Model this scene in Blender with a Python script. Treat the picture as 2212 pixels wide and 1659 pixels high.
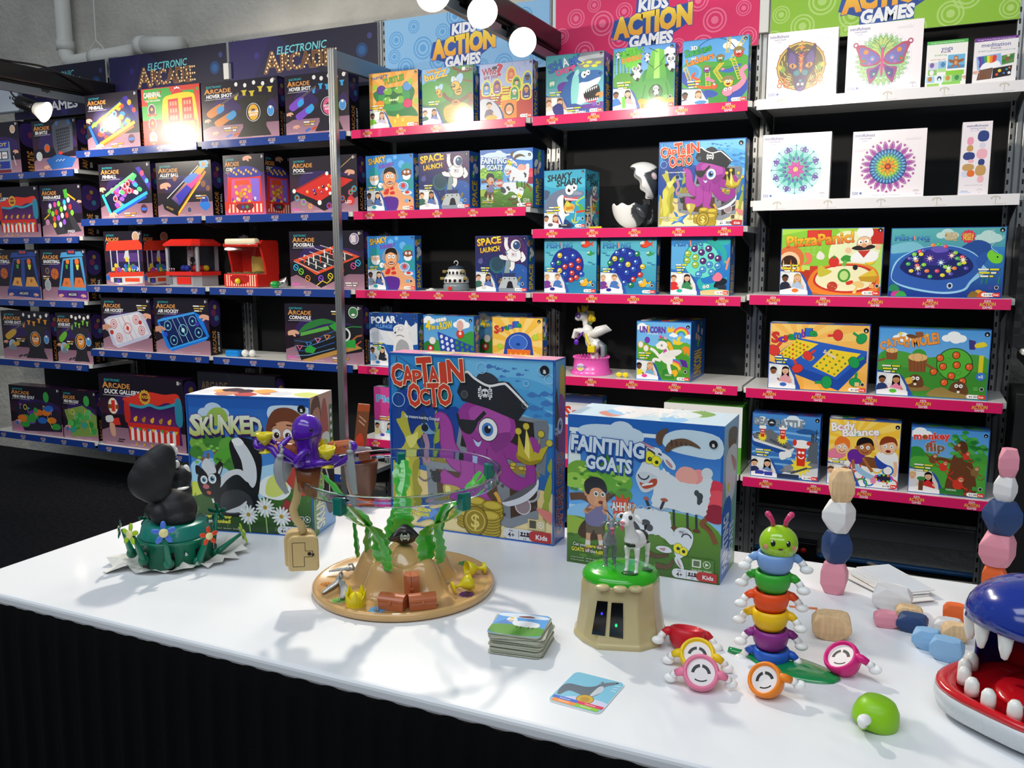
import bpy,bmesh,math,random
from mathutils import Vector,Matrix,Euler
sin,cos,pi,R=math.sin,math.cos,math.pi,math.radians
S=bpy.context.scene
for o in list(bpy.data.objects): bpy.data.objects.remove(o)
COL=S.collection

# ------------------------------------------------------------------ camera
CAM=Vector((4.6647,-3.7539,1.49));FPX=1872.9;IW,IH=2212.0,1659.0
YAW,PIT,ROL=R(25.0498),R(8.4972),R(-0.1667)
_f=Vector((-sin(YAW)*cos(PIT),cos(YAW)*cos(PIT),-sin(PIT)))
_r0=Vector((cos(YAW),sin(YAW),0));_u0=_r0.cross(_f)
_r=_r0*cos(ROL)+_u0*sin(ROL);_u=_r.cross(_f)
cam_d=bpy.data.cameras.new('camera');cam=bpy.data.objects.new('camera',cam_d);COL.objects.link(cam)
cam.matrix_world=Matrix(((_r.x,_u.x,-_f.x,CAM.x),(_r.y,_u.y,-_f.y,CAM.y),(_r.z,_u.z,-_f.z,CAM.z),(0,0,0,1)))
cam_d.sensor_fit='HORIZONTAL';cam_d.sensor_width=36;cam_d.lens=FPX/IW*36;cam_d.clip_start=.02
S.camera=cam
def ray(x,y): return _r*((x-IW/2)/FPX)-_u*((y-IH/2)/FPX)+_f
def atY(x,y,Y): d=ray(x,y);return CAM +d*((Y-CAM.y)/d.y)
def atX(x,y,X): d=ray(x,y);return CAM +d*((X-CAM.x)/d.x)
def atZ(x,y,Z): d=ray(x,y);return CAM +d*((Z-CAM.z)/d.z)
def atD(x,y,D): return CAM +ray(x,y)*D
def depth(P): return (Vector(P)-CAM).dot(_f)
def facing(x,y): return math.atan2(CAM.y-y,CAM.x-x)+pi/2      # local -Y looks at the photographer

# ------------------------------------------------------------------ world, hall lights, exposure
W=bpy.data.worlds.new('world');S.world=W;W.use_nodes=True
bg=W.node_tree.nodes['Background'];bg.inputs[0].default_value=(.80,.90,1.0,1);bg.inputs[1].default_value=.2
def area(name,loc,rot,sx,sy,power,col):
 l=bpy.data.lights.new(name,'AREA');l.shape='RECTANGLE';l.size=sx;l.size_y=sy;l.energy=power;l.color=col
 o=bpy.data.objects.new(name,l);COL.objects.link(o);o.location=loc;o.rotation_euler=rot;return o
area('hall_ceiling_light',(3.6,-4.2,5.2),(R(14),0,0),5.0,1.2,92,(.86,.93,1))
area('hall_ceiling_light',(1.4,-7.0,5.4),(R(35),0,R(-10)),5.0,1.5,75,(.9,.95,1))
area('hall_ceiling_light',(6.5,-7.0,5.4),(R(35),0,R(15)),5.0,1.5,75,(.9,.95,1))
def spot(name,loc,target,power,size=70,blend=.6,col=(1,.91,.78),rad=.045):
 l=bpy.data.lights.new(name,'SPOT');l.energy=power;l.spot_size=R(size);l.spot_blend=blend;l.color=col;l.shadow_soft_size=rad
 o=bpy.data.objects.new(name,l);COL.objects.link(o);o.location=loc
 o.rotation_euler=(Vector(target)-Vector(loc)).to_track_quat('-Z','Y').to_euler();return o
S.view_settings.view_transform='Standard';S.view_settings.look='None'
S.view_settings.exposure=0.0;S.view_settings.gamma=1;S.view_settings.use_curve_mapping=False

# ------------------------------------------------------------------ colour and materials
_hc={}
def hx(c):
 if not isinstance(c,str): return c
 if c not in _hc:
  d=c if len(c) == 7 else '#'+''.join(x*2 for x in c[1:])
  v=[int(d[i:i+2],16)/255 for i in (1,3,5)]
  _hc[c]=tuple(x/12.92 if x <= .04045 else ((x+.055)/1.055)**2.4 for x in v)
 return _hc[c]
MATS={}
def mat(name,c,rough=.45,metal=0,coat=0,bump=0,bscale=80,var=0,vscale=6,trans=0,ior=1.45,emit=0,alpha=1,sss=0,spec=.5):
 if name in MATS: return MATS[name]
 m=bpy.data.materials.new(name);m.use_nodes=True;MATS[name]=m
 nt=m.node_tree;b=nt.nodes['Principled BSDF'];L=nt.links
 col=(*hx(c),1)
 b.inputs['Base Color'].default_value=col;b.inputs['Roughness'].default_value=rough;b.inputs['Metallic'].default_value=metal
 b.inputs['Coat Weight'].default_value=coat;b.inputs['Coat Roughness'].default_value=.08
 b.inputs['Transmission Weight'].default_value=trans;b.inputs['IOR'].default_value=ior;b.inputs['Alpha'].default_value=alpha
 b.inputs['Specular IOR Level'].default_value=spec
 if sss: b.inputs['Subsurface Weight'].default_value=sss;b.inputs['Subsurface Radius'].default_value=(.01,.006,.004);b.inputs['Subsurface Scale'].default_value=.5
 if emit: b.inputs['Emission Color'].default_value=col;b.inputs['Emission Strength'].default_value=emit
 tc=nt.nodes.new('ShaderNodeTexCoord')
 if var:
  n=nt.nodes.new('ShaderNodeTexNoise');n.inputs['Scale'].default_value=vscale;n.inputs['Detail'].default_value=6
  L.new(tc.outputs['Object'],n.inputs['Vector'])
  r=nt.nodes.new('ShaderNodeValToRGB');L.new(n.outputs['Fac'],r.inputs['Fac'])
  r.color_ramp.elements[0].position=.3;r.color_ramp.elements[1].position=.7
  r.color_ramp.elements[0].color=(*[x*(1-var) for x in hx(c)],1);r.color_ramp.elements[1].color=(*[min(1,x*(1+var)) for x in hx(c)],1)
  L.new(r.outputs['Color'],b.inputs['Base Color'])
 n2=nt.nodes.new('ShaderNodeTexNoise');n2.inputs['Scale'].default_value=bscale;n2.inputs['Detail'].default_value=3
 L.new(tc.outputs['Object'],n2.inputs['Vector'])
 if bump:
  bp=nt.nodes.new('ShaderNodeBump');bp.inputs['Strength'].default_value=bump;bp.inputs['Distance'].default_value=.002
  L.new(n2.outputs['Fac'],bp.inputs['Height']);L.new(bp.outputs['Normal'],b.inputs['Normal'])
 else:
  mr=nt.nodes.new('ShaderNodeMapRange');mr.inputs['To Min'].default_value=max(.02,rough-.04);mr.inputs['To Max'].default_value=min(1,rough+.05)
  L.new(n2.outputs['Fac'],mr.inputs['Value']);L.new(mr.outputs['Result'],b.inputs['Roughness'])
 return m
def attr_mat(name,rough=.3,coat=.35,bump=0,bscale=200):
 m=mat(name,'#ffffff',rough,coat=coat,bump=bump,bscale=bscale)
 nt=m.node_tree;a=nt.nodes.new('ShaderNodeAttribute');a.attribute_name='Col'
 nt.links.new(a.outputs['Color'],nt.nodes['Principled BSDF'].inputs['Base Color']);return m
CARD=attr_mat('printed_card',.32,.25)
INK=attr_mat('printed_panel',.5,.05)
PAINT=attr_mat('painted_plastic',.3,.25)

# ------------------------------------------------------------------ mesh builder
def catmull(pts,closed=True,n=5):
 P=[Vector(p) for p in pts];N=len(P);out=[]
 for i in range(N if closed else N-1):
  p0=P[(i-1) % N] if closed or i > 0 else P[0]
  p1,p2=P[i],P[(i+1) % N]
  p3=P[(i+2) % N] if closed or i < N-2 else P[-1]
  for k in range(n):
   t=k/n
   out.append(.5*((2*p1)+(p2-p0)*t+(2*p0-5*p1+4*p2-p3)*t*t+(3*p1-p0-3*p2+p3)*t**3))
 if not closed: out.append(P[-1].copy())
 return out
class MB:
 def __init__(s): s.v=[];s.f=[];s.c=[];s.mi=[];s.sm=[];s.M=Matrix.Identity(4);s.col=(1,1,1);s.m=0;s.smooth=False
 def add(s,vs,fs,cols=None):
  b=len(s.v);s.v += [tuple(s.M @ Vector(v)) for v in vs]
  c=hx(s.col)
  for f in fs:
   s.f.append([b+i for i in f]);s.mi.append(s.m);s.sm.append(s.smooth)
   s.c += [cols[i] for i in f] if cols else [c]*len(f)
 def box(s,a,b):
  (x0,y0,z0),(x1,y1,z1)=a,b
  s.add([(x0,y0,z0),(x1,y0,z0),(x1,y1,z0),(x0,y1,z0),(x0,y0,z1),(x1,y0,z1),(x1,y1,z1),(x0,y1,z1)],
   [(0,3,2,1),(4,5,6,7),(0,1,5,4),(1,2,6,5),(2,3,7,6),(3,0,4,7)])
 def rbox(s,a,b,r=.004,seg=2):
  bm=bmesh.new();bmesh.ops.create_cube(bm,size=1)
  sz=Vector(b)-Vector(a);ce=(Vector(a)+Vector(b))/2
  for v in bm.verts: v.co=Vector((v.co.x*sz.x,v.co.y*sz.y,v.co.z*sz.z))+ce
  bmesh.ops.bevel(bm,geom=list(bm.edges),offset=min(r,min(sz)*.49),segments=seg,profile=.5,affect='EDGES')
  s.bm(bm)
 def bm(s,bm):
  bm.verts.ensure_lookup_table();bm.verts.index_update()
  s.add([v.co.copy() for v in bm.verts],[[v.index for v in f.verts] for f in bm.faces]);bm.free()
 def lathe(s,prof,n=32,cap=True,ax='Z',c=(0,0,0),sx=1,sy=1):
  vs=[];fs=[];c=Vector(c)
  for r,z in prof:
   for i in range(n):
    a=2*pi*i/n;x,y=r*cos(a)*sx,r*sin(a)*sy
    vs.append(c+Vector((x,y,z) if ax == 'Z' else ((x,z,y) if ax == 'Y' else (z,x,y))))
  fl=ax == 'Y'
  for k in range(len(prof)-1):
   for i in range(n):
    j=(i+1) % n;q=(k*n+i,k*n+j,(k+1)*n+j,(k+1)*n+i);fs.append(q[::-1] if fl else q)
  if cap:
   if prof[0][0] > 1e-6: q=list(range(n))[::-1];fs.append(q[::-1] if fl else q)
   if prof[-1][0] > 1e-6: q=[(len(prof)-1)*n+i for i in range(n)];fs.append(q[::-1] if fl else q)
  s.add(vs,fs)
 def ell(s,c,r,rot=None,n=20,m=12):
  r=(r,r,r) if not hasattr(r,'__len__') else r
  vs=[];fs=[];Q=Euler(rot).to_matrix() if rot else Matrix.Identity(3);c=Vector(c)
  vs.append(c+Q@Vector((0,0,-r[2])))
  for k in range(1,m):
   a=-pi/2+pi*k/m
   for i in range(n): vs.append(c+Q@Vector((r[0]*cos(a)*cos(2*pi*i/n),r[1]*cos(a)*sin(2*pi*i/n),r[2]*sin(a))))
  vs.append(c+Q@Vector((0,0,r[2])))
  for i in range(n):
   j=(i+1) % n;fs.append((0,1+j,1+i));t=1+(m-2)*n;fs.append((t+i,t+j,len(vs)-1))
   for k in range(m-2): fs.append((1+k*n+i,1+k*n+j,1+(k+1)*n+j,1+(k+1)*n+i))
  s.add(vs,fs)
 def tube(s,path,rad,n=10,cap=True,flat=None,up=None):
  P=[Vector(p) for p in path];N=len(P);vs=[];fs=[]
  rr=rad if hasattr(rad,'__len__') else [rad]*N
  if len(rr) != N: rr=[rr[0]+(rr[-1]-rr[0])*i/(N-1) if len(rr) == 2 else rr[min(len(rr)-1,int(i*len(rr)/N))] for i in range(N)]
  U=Vector(up) if up else None
  prev=None
  for i in range(N):
   t=(P[min(i+1,N-1)]-P[max(i-1,0)])
   t=t.normalized() if t.length > 1e-9 else Vector((0,0,1))
   if U is not None: a=U.cross(t).normalized()
   elif prev is None: a=t.orthogonal().normalized()
   else: a=(prev-t*prev.dot(t)).normalized()
   prev=a;b=t.cross(a)
   fl=flat if flat else 1
   for k in range(n): vs.append(P[i]+a*(rr[i]*cos(2*pi*k/n))+b*(rr[i]*fl*sin(2*pi*k/n)))
  for i in range(N-1):
   for k in range(n):
    j=(k+1) % n;fs.append((i*n+k,i*n+j,(i+1)*n+j,(i+1)*n+k))
  if cap: fs.append(list(range(n))[::-1]);fs.append([(N-1)*n+k for k in range(n)])
  s.add(vs,fs)
 def prism(s,pts,t,M=None):          # outline in local XZ, thickness along Y 0..t
  n=len(pts);A=[(p[0],0,p[1]) for p in pts];B=[(p[0],t,p[1]) for p in pts]
  ar=sum(pts[i][0]*pts[(i+1) % n][1]-pts[(i+1) % n][0]*pts[i][1] for i in range(n))
  vs=A+B;old=s.M
  if M is not None: s.M=s.M @ M
  fs=[list(range(n)),[n+i for i in range(n)][::-1]]+[(i,n+i,n+(i+1) % n,(i+1) % n) for i in range(n)]
  if ar < 0: fs=[f[::-1] if not isinstance(f,tuple) else f[::-1] for f in fs]
  s.add(vs,fs);s.M=old
 def plate(s,pts,t):                   # outline in local XY, thickness along Z
  s.prism(pts,-t,Matrix.Rotation(pi/2,4,'X') if False else Matrix(((1,0,0,0),(0,0,1,0),(0,-1,0,0),(0,0,0,1))))
 def hull(s,pts,bev=0,seg=1):
  bm=bmesh.new()
  for p in pts: bm.verts.new(p)
  r=bmesh.ops.convex_hull(bm,input=list(bm.verts))
  bmesh.ops.delete(bm,geom=[v for v in bm.verts if not v.link_faces],context='VERTS')
  bmesh.ops.dissolve_limit(bm,angle_limit=R(6),verts=list(bm.verts),edges=list(bm.edges))
  if bev: bmesh.ops.bevel(bm,geom=list(bm.edges),offset=bev,segments=seg,profile=.5,affect='EDGES')
  s.bm(bm)
 def build(s,name,mats,parent=None,loc=None,rot=None,attr=True):
  me=bpy.data.meshes.new(name);me.from_pydata(s.v,[],s.f)
  for m in (mats if isinstance(mats,(list,tuple)) else [mats]): me.materials.append(m)
  me.polygons.foreach_set('material_index',s.mi);me.polygons.foreach_set('use_smooth',s.sm)
  if attr:
   ca=me.color_attributes.new('Col','FLOAT_COLOR','CORNER');fl=[]
   for c in s.c: fl += [c[0],c[1],c[2],1]
   ca.data.foreach_set('color',fl)
  me.validate();me.update()
  o=bpy.data.objects.new(name,me);COL.objects.link(o)
  if parent: o.parent=parent
  if loc is not None: o.location=loc
  if rot is not None: o.rotation_euler=rot
  return o
def remesh(o,vox,smooth=6,fac=.5,colour=None,sub=0):
 m=o.modifiers.new('r','REMESH');m.mode='VOXEL';m.voxel_size=vox;m.use_smooth_shade=True
 m=o.modifiers.new('s','SMOOTH');m.iterations=smooth;m.factor=fac
 return bake(o,colour)
def bake(o,colour=None):
 dg=bpy.context.evaluated_depsgraph_get();me=bpy.data.meshes.new_from_object(o.evaluated_get(dg));old=o.data
 o.modifiers.clear();o.data=me;bpy.data.meshes.remove(old)
 me.polygons.foreach_set('use_smooth',[True]*len(me.polygons))
 if colour:
  for a in list(me.color_attributes): me.color_attributes.remove(a)
  ca=me.color_attributes.new('Col','FLOAT_COLOR','POINT');fl=[]
  for v in me.vertices: fl += [*hx(colour(v.co)),1]
  ca.data.foreach_set('color',fl)
 return o
def tag(o,label=None,cat=None,group=None,kind=None):
 if label: o['label']=label
 if cat: o['category']=cat
 if group: o['group']=group
 if kind: o['kind']=kind
 return o
def thing(name,label,cat,loc=(0,0,0),rz=0,group=None):
 o=bpy.data.objects.new(name,None);COL.objects.link(o);o.empty_display_size=.02
 o.location=loc;o.rotation_euler=(0,0,rz);return tag(o,label,cat,group)
def struct(o): o['kind']='structure';return o
def dup(root,loc=None,rz=None,label=None,group=None):
 r=root.copy();COL.objects.link(r)
 if loc is not None: r.location=loc
 if rz is not None: r.rotation_euler=(0,0,rz)
 if label: r['label']=label
 if group: r['group']=group
 for ch in list(root.children):
  c=ch.copy();COL.objects.link(c);c.parent=r
  for g in list(ch.children): d=g.copy();COL.objects.link(d);d.parent=c
 return r

# ------------------------------------------------------------------ printed artwork: flat ink shapes lying on a face of a box or panel
_txt={}
def glyphs(t,bold,shear):
 bold *= .6;k=(t,bold,shear)
 if k in _txt: return _txt[k]
 cu=bpy.data.curves.new('t','FONT');cu.body=t;cu.size=1;cu.offset=bold;cu.shear=shear;cu.resolution_u=2;cu.dimensions='2D';cu.fill_mode='BOTH'
 o=bpy.data.objects.new('t',cu);COL.objects.link(o);dg=bpy.context.evaluated_depsgraph_get()
 me=o.evaluated_get(dg).to_mesh();V=[(v.co.x,v.co.y) for v in me.vertices];F=[tuple(p.vertices) for p in me.polygons]
 o.evaluated_get(dg).to_mesh_clear();bpy.data.objects.remove(o);bpy.data.curves.remove(cu)
 _txt[k]=(V,F);return _txt[k]
def clip(P):
 for ax,lim,sg in ((0,0,1),(0,1,-1),(1,0,1),(1,1,-1)):
  out=[]
  for i in range(len(P)):
   a,b=P[i-1],P[i];da,db=(a[ax]-lim)*sg,(b[ax]-lim)*sg
   if (da >= 0) != (db >= 0):
    t=da/(da-db);out.append((a[0]+(b[0]-a[0])*t,a[1]+(b[1]-a[1])*t))
   if db >= 0: out.append(b)
  P=out
  if len(P) < 3: return []
 return P
class Art:
 E=.000008
 def __init__(s,mb,O,ux,uy,w,h):
  s.mb,s.O,s.ux,s.uy,s.w,s.h=mb,Vector(O),Vector(ux),Vector(uy),w,h
  s.n=s.ux.cross(s.uy);s.k=1;s.asp=h/w;s.x0=0;s.y0=0;s.sx=1;s.sy=1;s.gain=1
 def P(s,u,v): return s.O +s.ux*(u*s.w)+s.uy*((1-v)*s.h)+s.n*(s.k*s.E)
 def loc(s,u,v): return (s.x0+u*s.sx,s.y0+v*s.sy)
 def poly(s,pts,c):
  pts=clip([s.loc(*p) for p in pts])
  q=[]
  for p in pts:
   if not q or abs(p[0]-q[-1][0])+abs(p[1]-q[-1][1]) > 1e-6: q.append(p)
  if len(q) > 2 and abs(q[0][0]-q[-1][0])+abs(q[0][1]-q[-1][1]) < 1e-6: q.pop()
  if len(q) < 3: return
  ar=sum(q[i-1][0]*q[i][1]-q[i][0]*q[i-1][1] for i in range(len(q)))
  if abs(ar) < 1e-8: return
  if ar > 0: q=q[::-1]
  if isinstance(c,(tuple,list)) and isinstance(c[0],str):
   c1,c2=hx(c[0]),hx(c[1]);v0=min(p[1] for p in q);v1=max(p[1] for p in q)
   cols=[tuple(a+(b-a)*(p[1]-v0)/(v1-v0+1e-9) for a,b in zip(c1,c2)) for p in q]
  else: cols=[hx(c)]*len(q)
  if s.gain != 1: cols=[tuple(min(.88,x*s.gain) for x in c_) for c_ in cols]
  s.mb.add([s.P(*p) for p in q],[list(range(len(q)))],cols);s.k += 1
 def r(s,u0,v0,u1,v1,c): s.poly([(u0,v0),(u1,v0),(u1,v1),(u0,v1)],c)
 def b(s,pts,c,n=4): s.poly([(p.x,p.y) for p in catmull([(a,b_,0) for a,b_ in pts],True,n)],c)
 def e(s,u,v,r,c,ry=None,rot=0,n=18):
  ry=r if ry is None else ry;k=s.asp
  cr,sr=cos(R(rot)),sin(R(rot));P=[]
  for i in range(n):
   a=2*pi*i/n;x,y=r*cos(a),ry*sin(a);P.append((u+(x*cr-y*sr)*k,v+x*sr+y*cr))
  s.poly(P,c)
 def eo(s,u,v,r,c,oc='#111111',ow=.008,ry=None,rot=0):
  ry=r if ry is None else ry
  s.e(u,v,r+ow,oc,ry+ow,rot);s.e(u,v,r,c,ry,rot)
 def bo(s,pts,c,oc='#111111',ow=.01):
  s.b(pts,c);s.l(list(pts)+[pts[0]],ow,oc,True)
 def l(s,pts,wd,c,smooth=False,taper=None):
  Q=[(p.x,p.y) for p in catmull([(a,b,0) for a,b in pts],False,4)] if smooth else list(pts)
  k=s.asp;L=[];Rr=[];N=len(Q)
  for i in range(N):
   a,b=Q[max(i-1,0)],Q[min(i+1,N-1)];dx,dy=(b[0]-a[0])/k,b[1]-a[1];d=math.hypot(dx,dy) or 1
   w=wd*(1 if not taper else taper[0]+(taper[1]-taper[0])*i/(N-1))/2
   L.append((Q[i][0]-dy/d*w*k,Q[i][1]+dx/d*w));Rr.append((Q[i][0]+dy/d*w*k,Q[i][1]-dx/d*w))
  s.poly(L+Rr[::-1],c)
 def ring(s,u,v,r,wd,c,a0=0,a1=360,n=24):
  P=[];k=s.asp
  for i in range(n+1): a=R(a0+(a1-a0)*i/n);P.append((u+(r+wd/2)*cos(a)*k,v+(r+wd/2)*sin(a)))
  for i in range(n,-1,-1): a=R(a0+(a1-a0)*i/n);P.append((u+(r-wd/2)*cos(a)*k,v+(r-wd/2)*sin(a)))
  s.poly(P,c)
 def star(s,u,v,r,c,n=5,inner=.45,rot=0):
  s.poly([(u+(r if i % 2 == 0 else r*inner)*sin(pi*i/n+rot)*s.asp,v-(r if i % 2 == 0 else r*inner)*cos(pi*i/n+rot)) for i in range(2*n)],c)
 def rays(s,u,v,c,n=12,r=1.5):
  for i in range(n): a=2*pi*i/n;d=pi/n/2;s.poly([(u,v),(u+r*cos(a-d),v+r*sin(a-d)),(u+r*cos(a+d),v+r*sin(a+d))],c)
 def t(s,t,u,v,h,c,w=None,out=None,ow=.06,rot=0,shear=0,bold=.02,align='L',sh=None):
  """text with cap height h (of face height); u, v = left (or centre) of its middle line"""
  V0,_=glyphs(t,0,0)
  if not V0: return
  x0=min(p[0] for p in V0);x1=max(p[0] for p in V0);H=.70;k=s.asp
  sc=h/H;xs=(w/((x1-x0)))/k if w else sc
  wid=(x1-x0)*xs*k;cr,sr=cos(R(rot)),sin(R(rot))
  def put(b,col,du=0,dv=0):
   V,F=glyphs(t,b,shear);pts=[]
   for x,y in V:
    px=(x-x0)*xs-(wid/k/2 if align == 'C' else 0);py=-(y-H/2)*sc
    pts.append(s.loc(u+(px*cr+py*sr)*k+du,v-px*sr+py*cr+dv))
   if isinstance(col,(tuple,list)) and isinstance(col[0],str):
    c1,c2=hx(col[0]),hx(col[1]);v0=min(p[1] for p in pts);v1=max(p[1] for p in pts)
    cols=[tuple(a+(b2-a)*(p[1]-v0)/(v1-v0+1e-9) for a,b2 in zip(c1,c2)) for p in pts]
   else: cols=[hx(col)]*len(pts)
   if s.gain != 1: cols=[tuple(min(.88,x*s.gain) for x in c_) for c_ in cols]
   F2=[f for f in F if all(-.001 <= pts[i][0] <= 1.001 and -.001 <= pts[i][1] <= 1.001 for i in f)]
   s.mb.add([s.P(*p) for p in pts],F2,cols);s.k += 1
  if sh: put(bold+ow,sh[2],sh[0],sh[1])
  if out: put(bold+ow,out)
  put(bold,c)
 def sub(s,u0,v0,u1,v1):
  a=Art(s.mb,s.O,s.ux,s.uy,s.w,s.h);a.k=s.k;a.x0,a.y0,a.sx,a.sy=u0,v0,u1-u0,v1-v0;return a

# ------------------------------------------------------------------ the setting
CONC=mat('concrete','#c8c4bb',.9,bump=.9,bscale=28,var=.2,vscale=2.2)
_b=next(n for n in CONC.node_tree.nodes if n.type == 'BUMP');_b.inputs['Distance'].default_value=.012
CARPET=mat('black_carpet','#222226',.98,bump=.8,bscale=300,var=.35,vscale=40,spec=.1)
ALU=mat('brushed_aluminium','#a9abab',.32,metal=.85,bump=.05,bscale=40)
ALUP=mat('aluminium_arm','#8f9ca6',.38,metal=.55)
DARKM=mat('dark_bracket_steel','#3c3d40',.4,metal=.6)
RAIL=mat('grey_steel_rail','#707274',.45,metal=.5)
BLACKP=mat('black_back_panel','#131417',.75,bump=.1)
SLOTTED=mat('slotted_aluminium','#a9abab',.32,metal=.85)
def _slots():
 nt=SLOTTED.node_tree;N=nt.nodes;L=nt.links;b=N['Principled BSDF']
 tc=N.new('ShaderNodeTexCoord');sx=N.new('ShaderNodeSeparateXYZ');L.new(tc.outputs['Object'],sx.inputs[0])
 def m(op,a,b_=None):
  n=N.new('ShaderNodeMath');n.operation=op
  for i,v in enumerate((a,b_)):
   if v is None: continue
   if isinstance(v,(int,float)): n.inputs[i].default_value=v
   else: L.new(v,n.inputs[i])
  return n.outputs[0]
 row=m('LESS_THAN',m('FRACT',m('MULTIPLY',sx.outputs['Z'],22.7)),.45)
 col=m('LESS_THAN',m('ABSOLUTE',m('SUBTRACT',m('ABSOLUTE',sx.outputs['X']),.027)),.0036)
 k=m('MULTIPLY',row,col);mx=N.new('ShaderNodeMix');mx.data_type='RGBA';L.new(k,mx.inputs['Factor'])
 mx.inputs['A'].default_value=b.inputs['Base Color'].default_value;mx.inputs['B'].default_value=(.004,.004,.004,1);L.new(mx.outputs['Result'],b.inputs['Base Color'])
 L.new(m('SUBTRACT',.85,m('MULTIPLY',k,.85)),b.inputs['Metallic'])
_slots()
WHITEB=mat('white_shelf_board','#e2e1dc',.35,coat=.1)
BLK=mat('black_track_metal','#1d1c1e',.38,coat=.2)
PVC=mat('white_painted_pipe','#e2e1db',.5)
WY=.64
def plain(name,a,b,m):
 q=MB();q.box(a,b);return q.build(name,m)
struct(plain('floor',(-9,-9,-.05),(12,WY,0),CARPET))
struct(plain('wall_back',(-9,WY,0),(12,WY+.2,7),CONC))

# aluminium uprights with two rows of slots
def upright(x,y=.345,h=2.72,lab=''):
 t=thing('slotted_upright',lab,'post',(x,y,0),0,'shelving uprights')
 q=MB()
 for dx in (-.036,-.0115,.013): q.rbox((dx,-.02,0),(dx+.023,.03,h),.004)
 q.box((-.033,-.012,0),(.033,.028,h));q.build('profile',SLOTTED,t)
 return t
UPL=['slotted aluminium upright at far left beside the hanging black spotlight','slotted aluminium upright between the two dark arcade sign bays','slotted aluminium upright behind the tall free-standing front post',
 'slotted aluminium upright between light blue and pink sign bays','slotted aluminium upright between pink and lime green sign bays','slotted aluminium upright at right edge beside the checkered black boxes']
for i in range(6): upright(i-.012 if i else .0,lab=UPL[i])
# black backing panels
BPL=['black backing panel behind the leftmost arcade bay','black backing panel behind the arcade bay under the left marquee sign','black backing panel behind the arcade bay with the claw machines',
 'black backing panel behind the light blue sign bay','black backing panel behind the pink sign bay','black backing panel behind the lime green sign bay']
for i in range(-1,5):
 o=plain('backing_panel',(i+.03,.40,.30 if i < 4 else .31),(i+.96,.415,2.62),BLACKP);tag(o,BPL[i+1],'panel','black backing panels')
# lower rails
for i in range(-1,5):
 q=MB();q.rbox((i+.03,.36,.205),(i+.955,.385,.30),.004);o=q.build('lower_rail',RAIL)
 tag(o,['grey steel rail low under the leftmost bay','grey steel rail low under the duck gallery shelf','grey steel rail low behind the skunk box','grey steel rail low behind the tall octopus box','grey steel rail low behind the goat box','grey steel rail near the floor under the lime green bay'][i+1],'rail','lower rails')

# ------------------------------------------------------------------ shelves: board, label strip, two brackets
STRIP=attr_mat('glossy_label_strip',.22,.6)
def fascia_art(q,x0,x1,z0,z1,y,style):
 A=Art(q,(x0,y,z0),(1,0,0),(0,0,1),x1-x0,z1-z0)
 A.n=Vector((0,-1,0));A.r(0,0,1,1,{'pink': '#dc2366','blue': '#1d3d8c','white': '#e9e7ea'}[style])
 for k in range(5):
  u=.10+k*.205
  if style == 'pink':
   A.t('KIDS',u,.2,.2,'#f4e6ee',w=.022,align='C',bold=.03)
   A.t('ACTION',u,.5,.34,'#f0c437',w=.056,align='C',out='#7a2b58',ow=.03,bold=.04,rot=3)
   A.t('GAMES',u,.82,.22,'#f6eef2',w=.034,align='C',bold=.03)
  elif style == 'blue':
   A.t('ARCADE',u,.4,.4,'#d9b7a0',w=.05,align='C',bold=.03,out='#3b2450',ow=.03);A.t('GAMES',u,.78,.24,'#c9cde0',w=.034,align='C')
  else:
   A.l([(u,.85),(u,.4)],.07,'#c4bfb4');A.ring(u,.52,.36,.09,'#c9c4b9',190,350);A.ring(u-.008,.4,.2,.07,'#c9c4b9',180,360);A.ring(u+.008,.4,.2,.07,'#c9c4b9',180,360)
   A.l([(u-.008,.9),(u+.035,.86)],.05,'#cdc9c0')
SHELF={}
def shelf(i,key,zc,style,lab,x0=None,x1=None):
 a,b=(i if x0 is None else x0),(i+1 if x1 is None else x1)
 t=thing('display_shelf',lab,'shelf',((a+b)/2,0,zc+.019),0,'shelf boards with '+style+' label strips');c=(a+b)/2
 L=(b-a)/2
 q=MB();e=L-.004;q.plate([(-e,.022),(-e+.018,.006),(e-.018,.006),(e,.022),(e,.345),(-e,.345)],.024);q.M=Matrix.Translation((0,0,-.024));q2=MB();q2.M=Matrix.Translation((0,0,-.024))
 q2.plate([(-e,.022),(-e+.018,.006),(e-.018,.006),(e,.022),(e,.345),(-e,.345)],.024);q2.build('board',WHITEB,t)
 q=MB();q.col={'pink': '#dc2366','blue': '#1d3d8c','white': '#e9e7ea'}[style]
 q.rbox((-L+.018,-.002,-.042),(L-.018,.0055,-.0005),.0012);fascia_art(q,-L+.0195,L-.0195,-.041,-.0015,-.0021,style);q.build('label_strip',STRIP,t)
 for s in (-1,1):
  q=MB();x=s*(L-.03)
  q.prism([(.02,0),(.02,-.018),(.33,-.085),(.33,0)],.006,Matrix(((0,1,0,x),(1,0,0,0),(0,0,1,-.0245),(0,0,0,1))));q.build('bracket',DARKM,t)
 SHELF[(i,key)]=zc+.0195
E_=1.49
rows_a=dict(r1=.604,r2=.201,r3=-.198,r4=-.594,r5=-1.198)
for i,bay in ((0,'first full arcade bay from the left'),(1,'arcade bay with the claw machines')):
 for k,n in (('r1','top'),('r2','second'),('r3','third'),('r4','fourth'),('r5','bottom')):
  shelf(i,k,E_+rows_a[k],'blue',f'blue-stripped shelf, {n} one in the bay under the left marquee sign' if i == 0 else f'blue-stripped shelf, {n} one behind the tall front post')
for k,z,n in (('q1',.501,'top'),('q2',.099,'second'),('q3',-.298,'third'),('q4',-.695,'fourth'),('q5',-1.19,'bottom')):
 shelf(-1,k,E_+z,'blue',f'white shelf with blue arcade strip, {n} one at the left edge')
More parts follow.
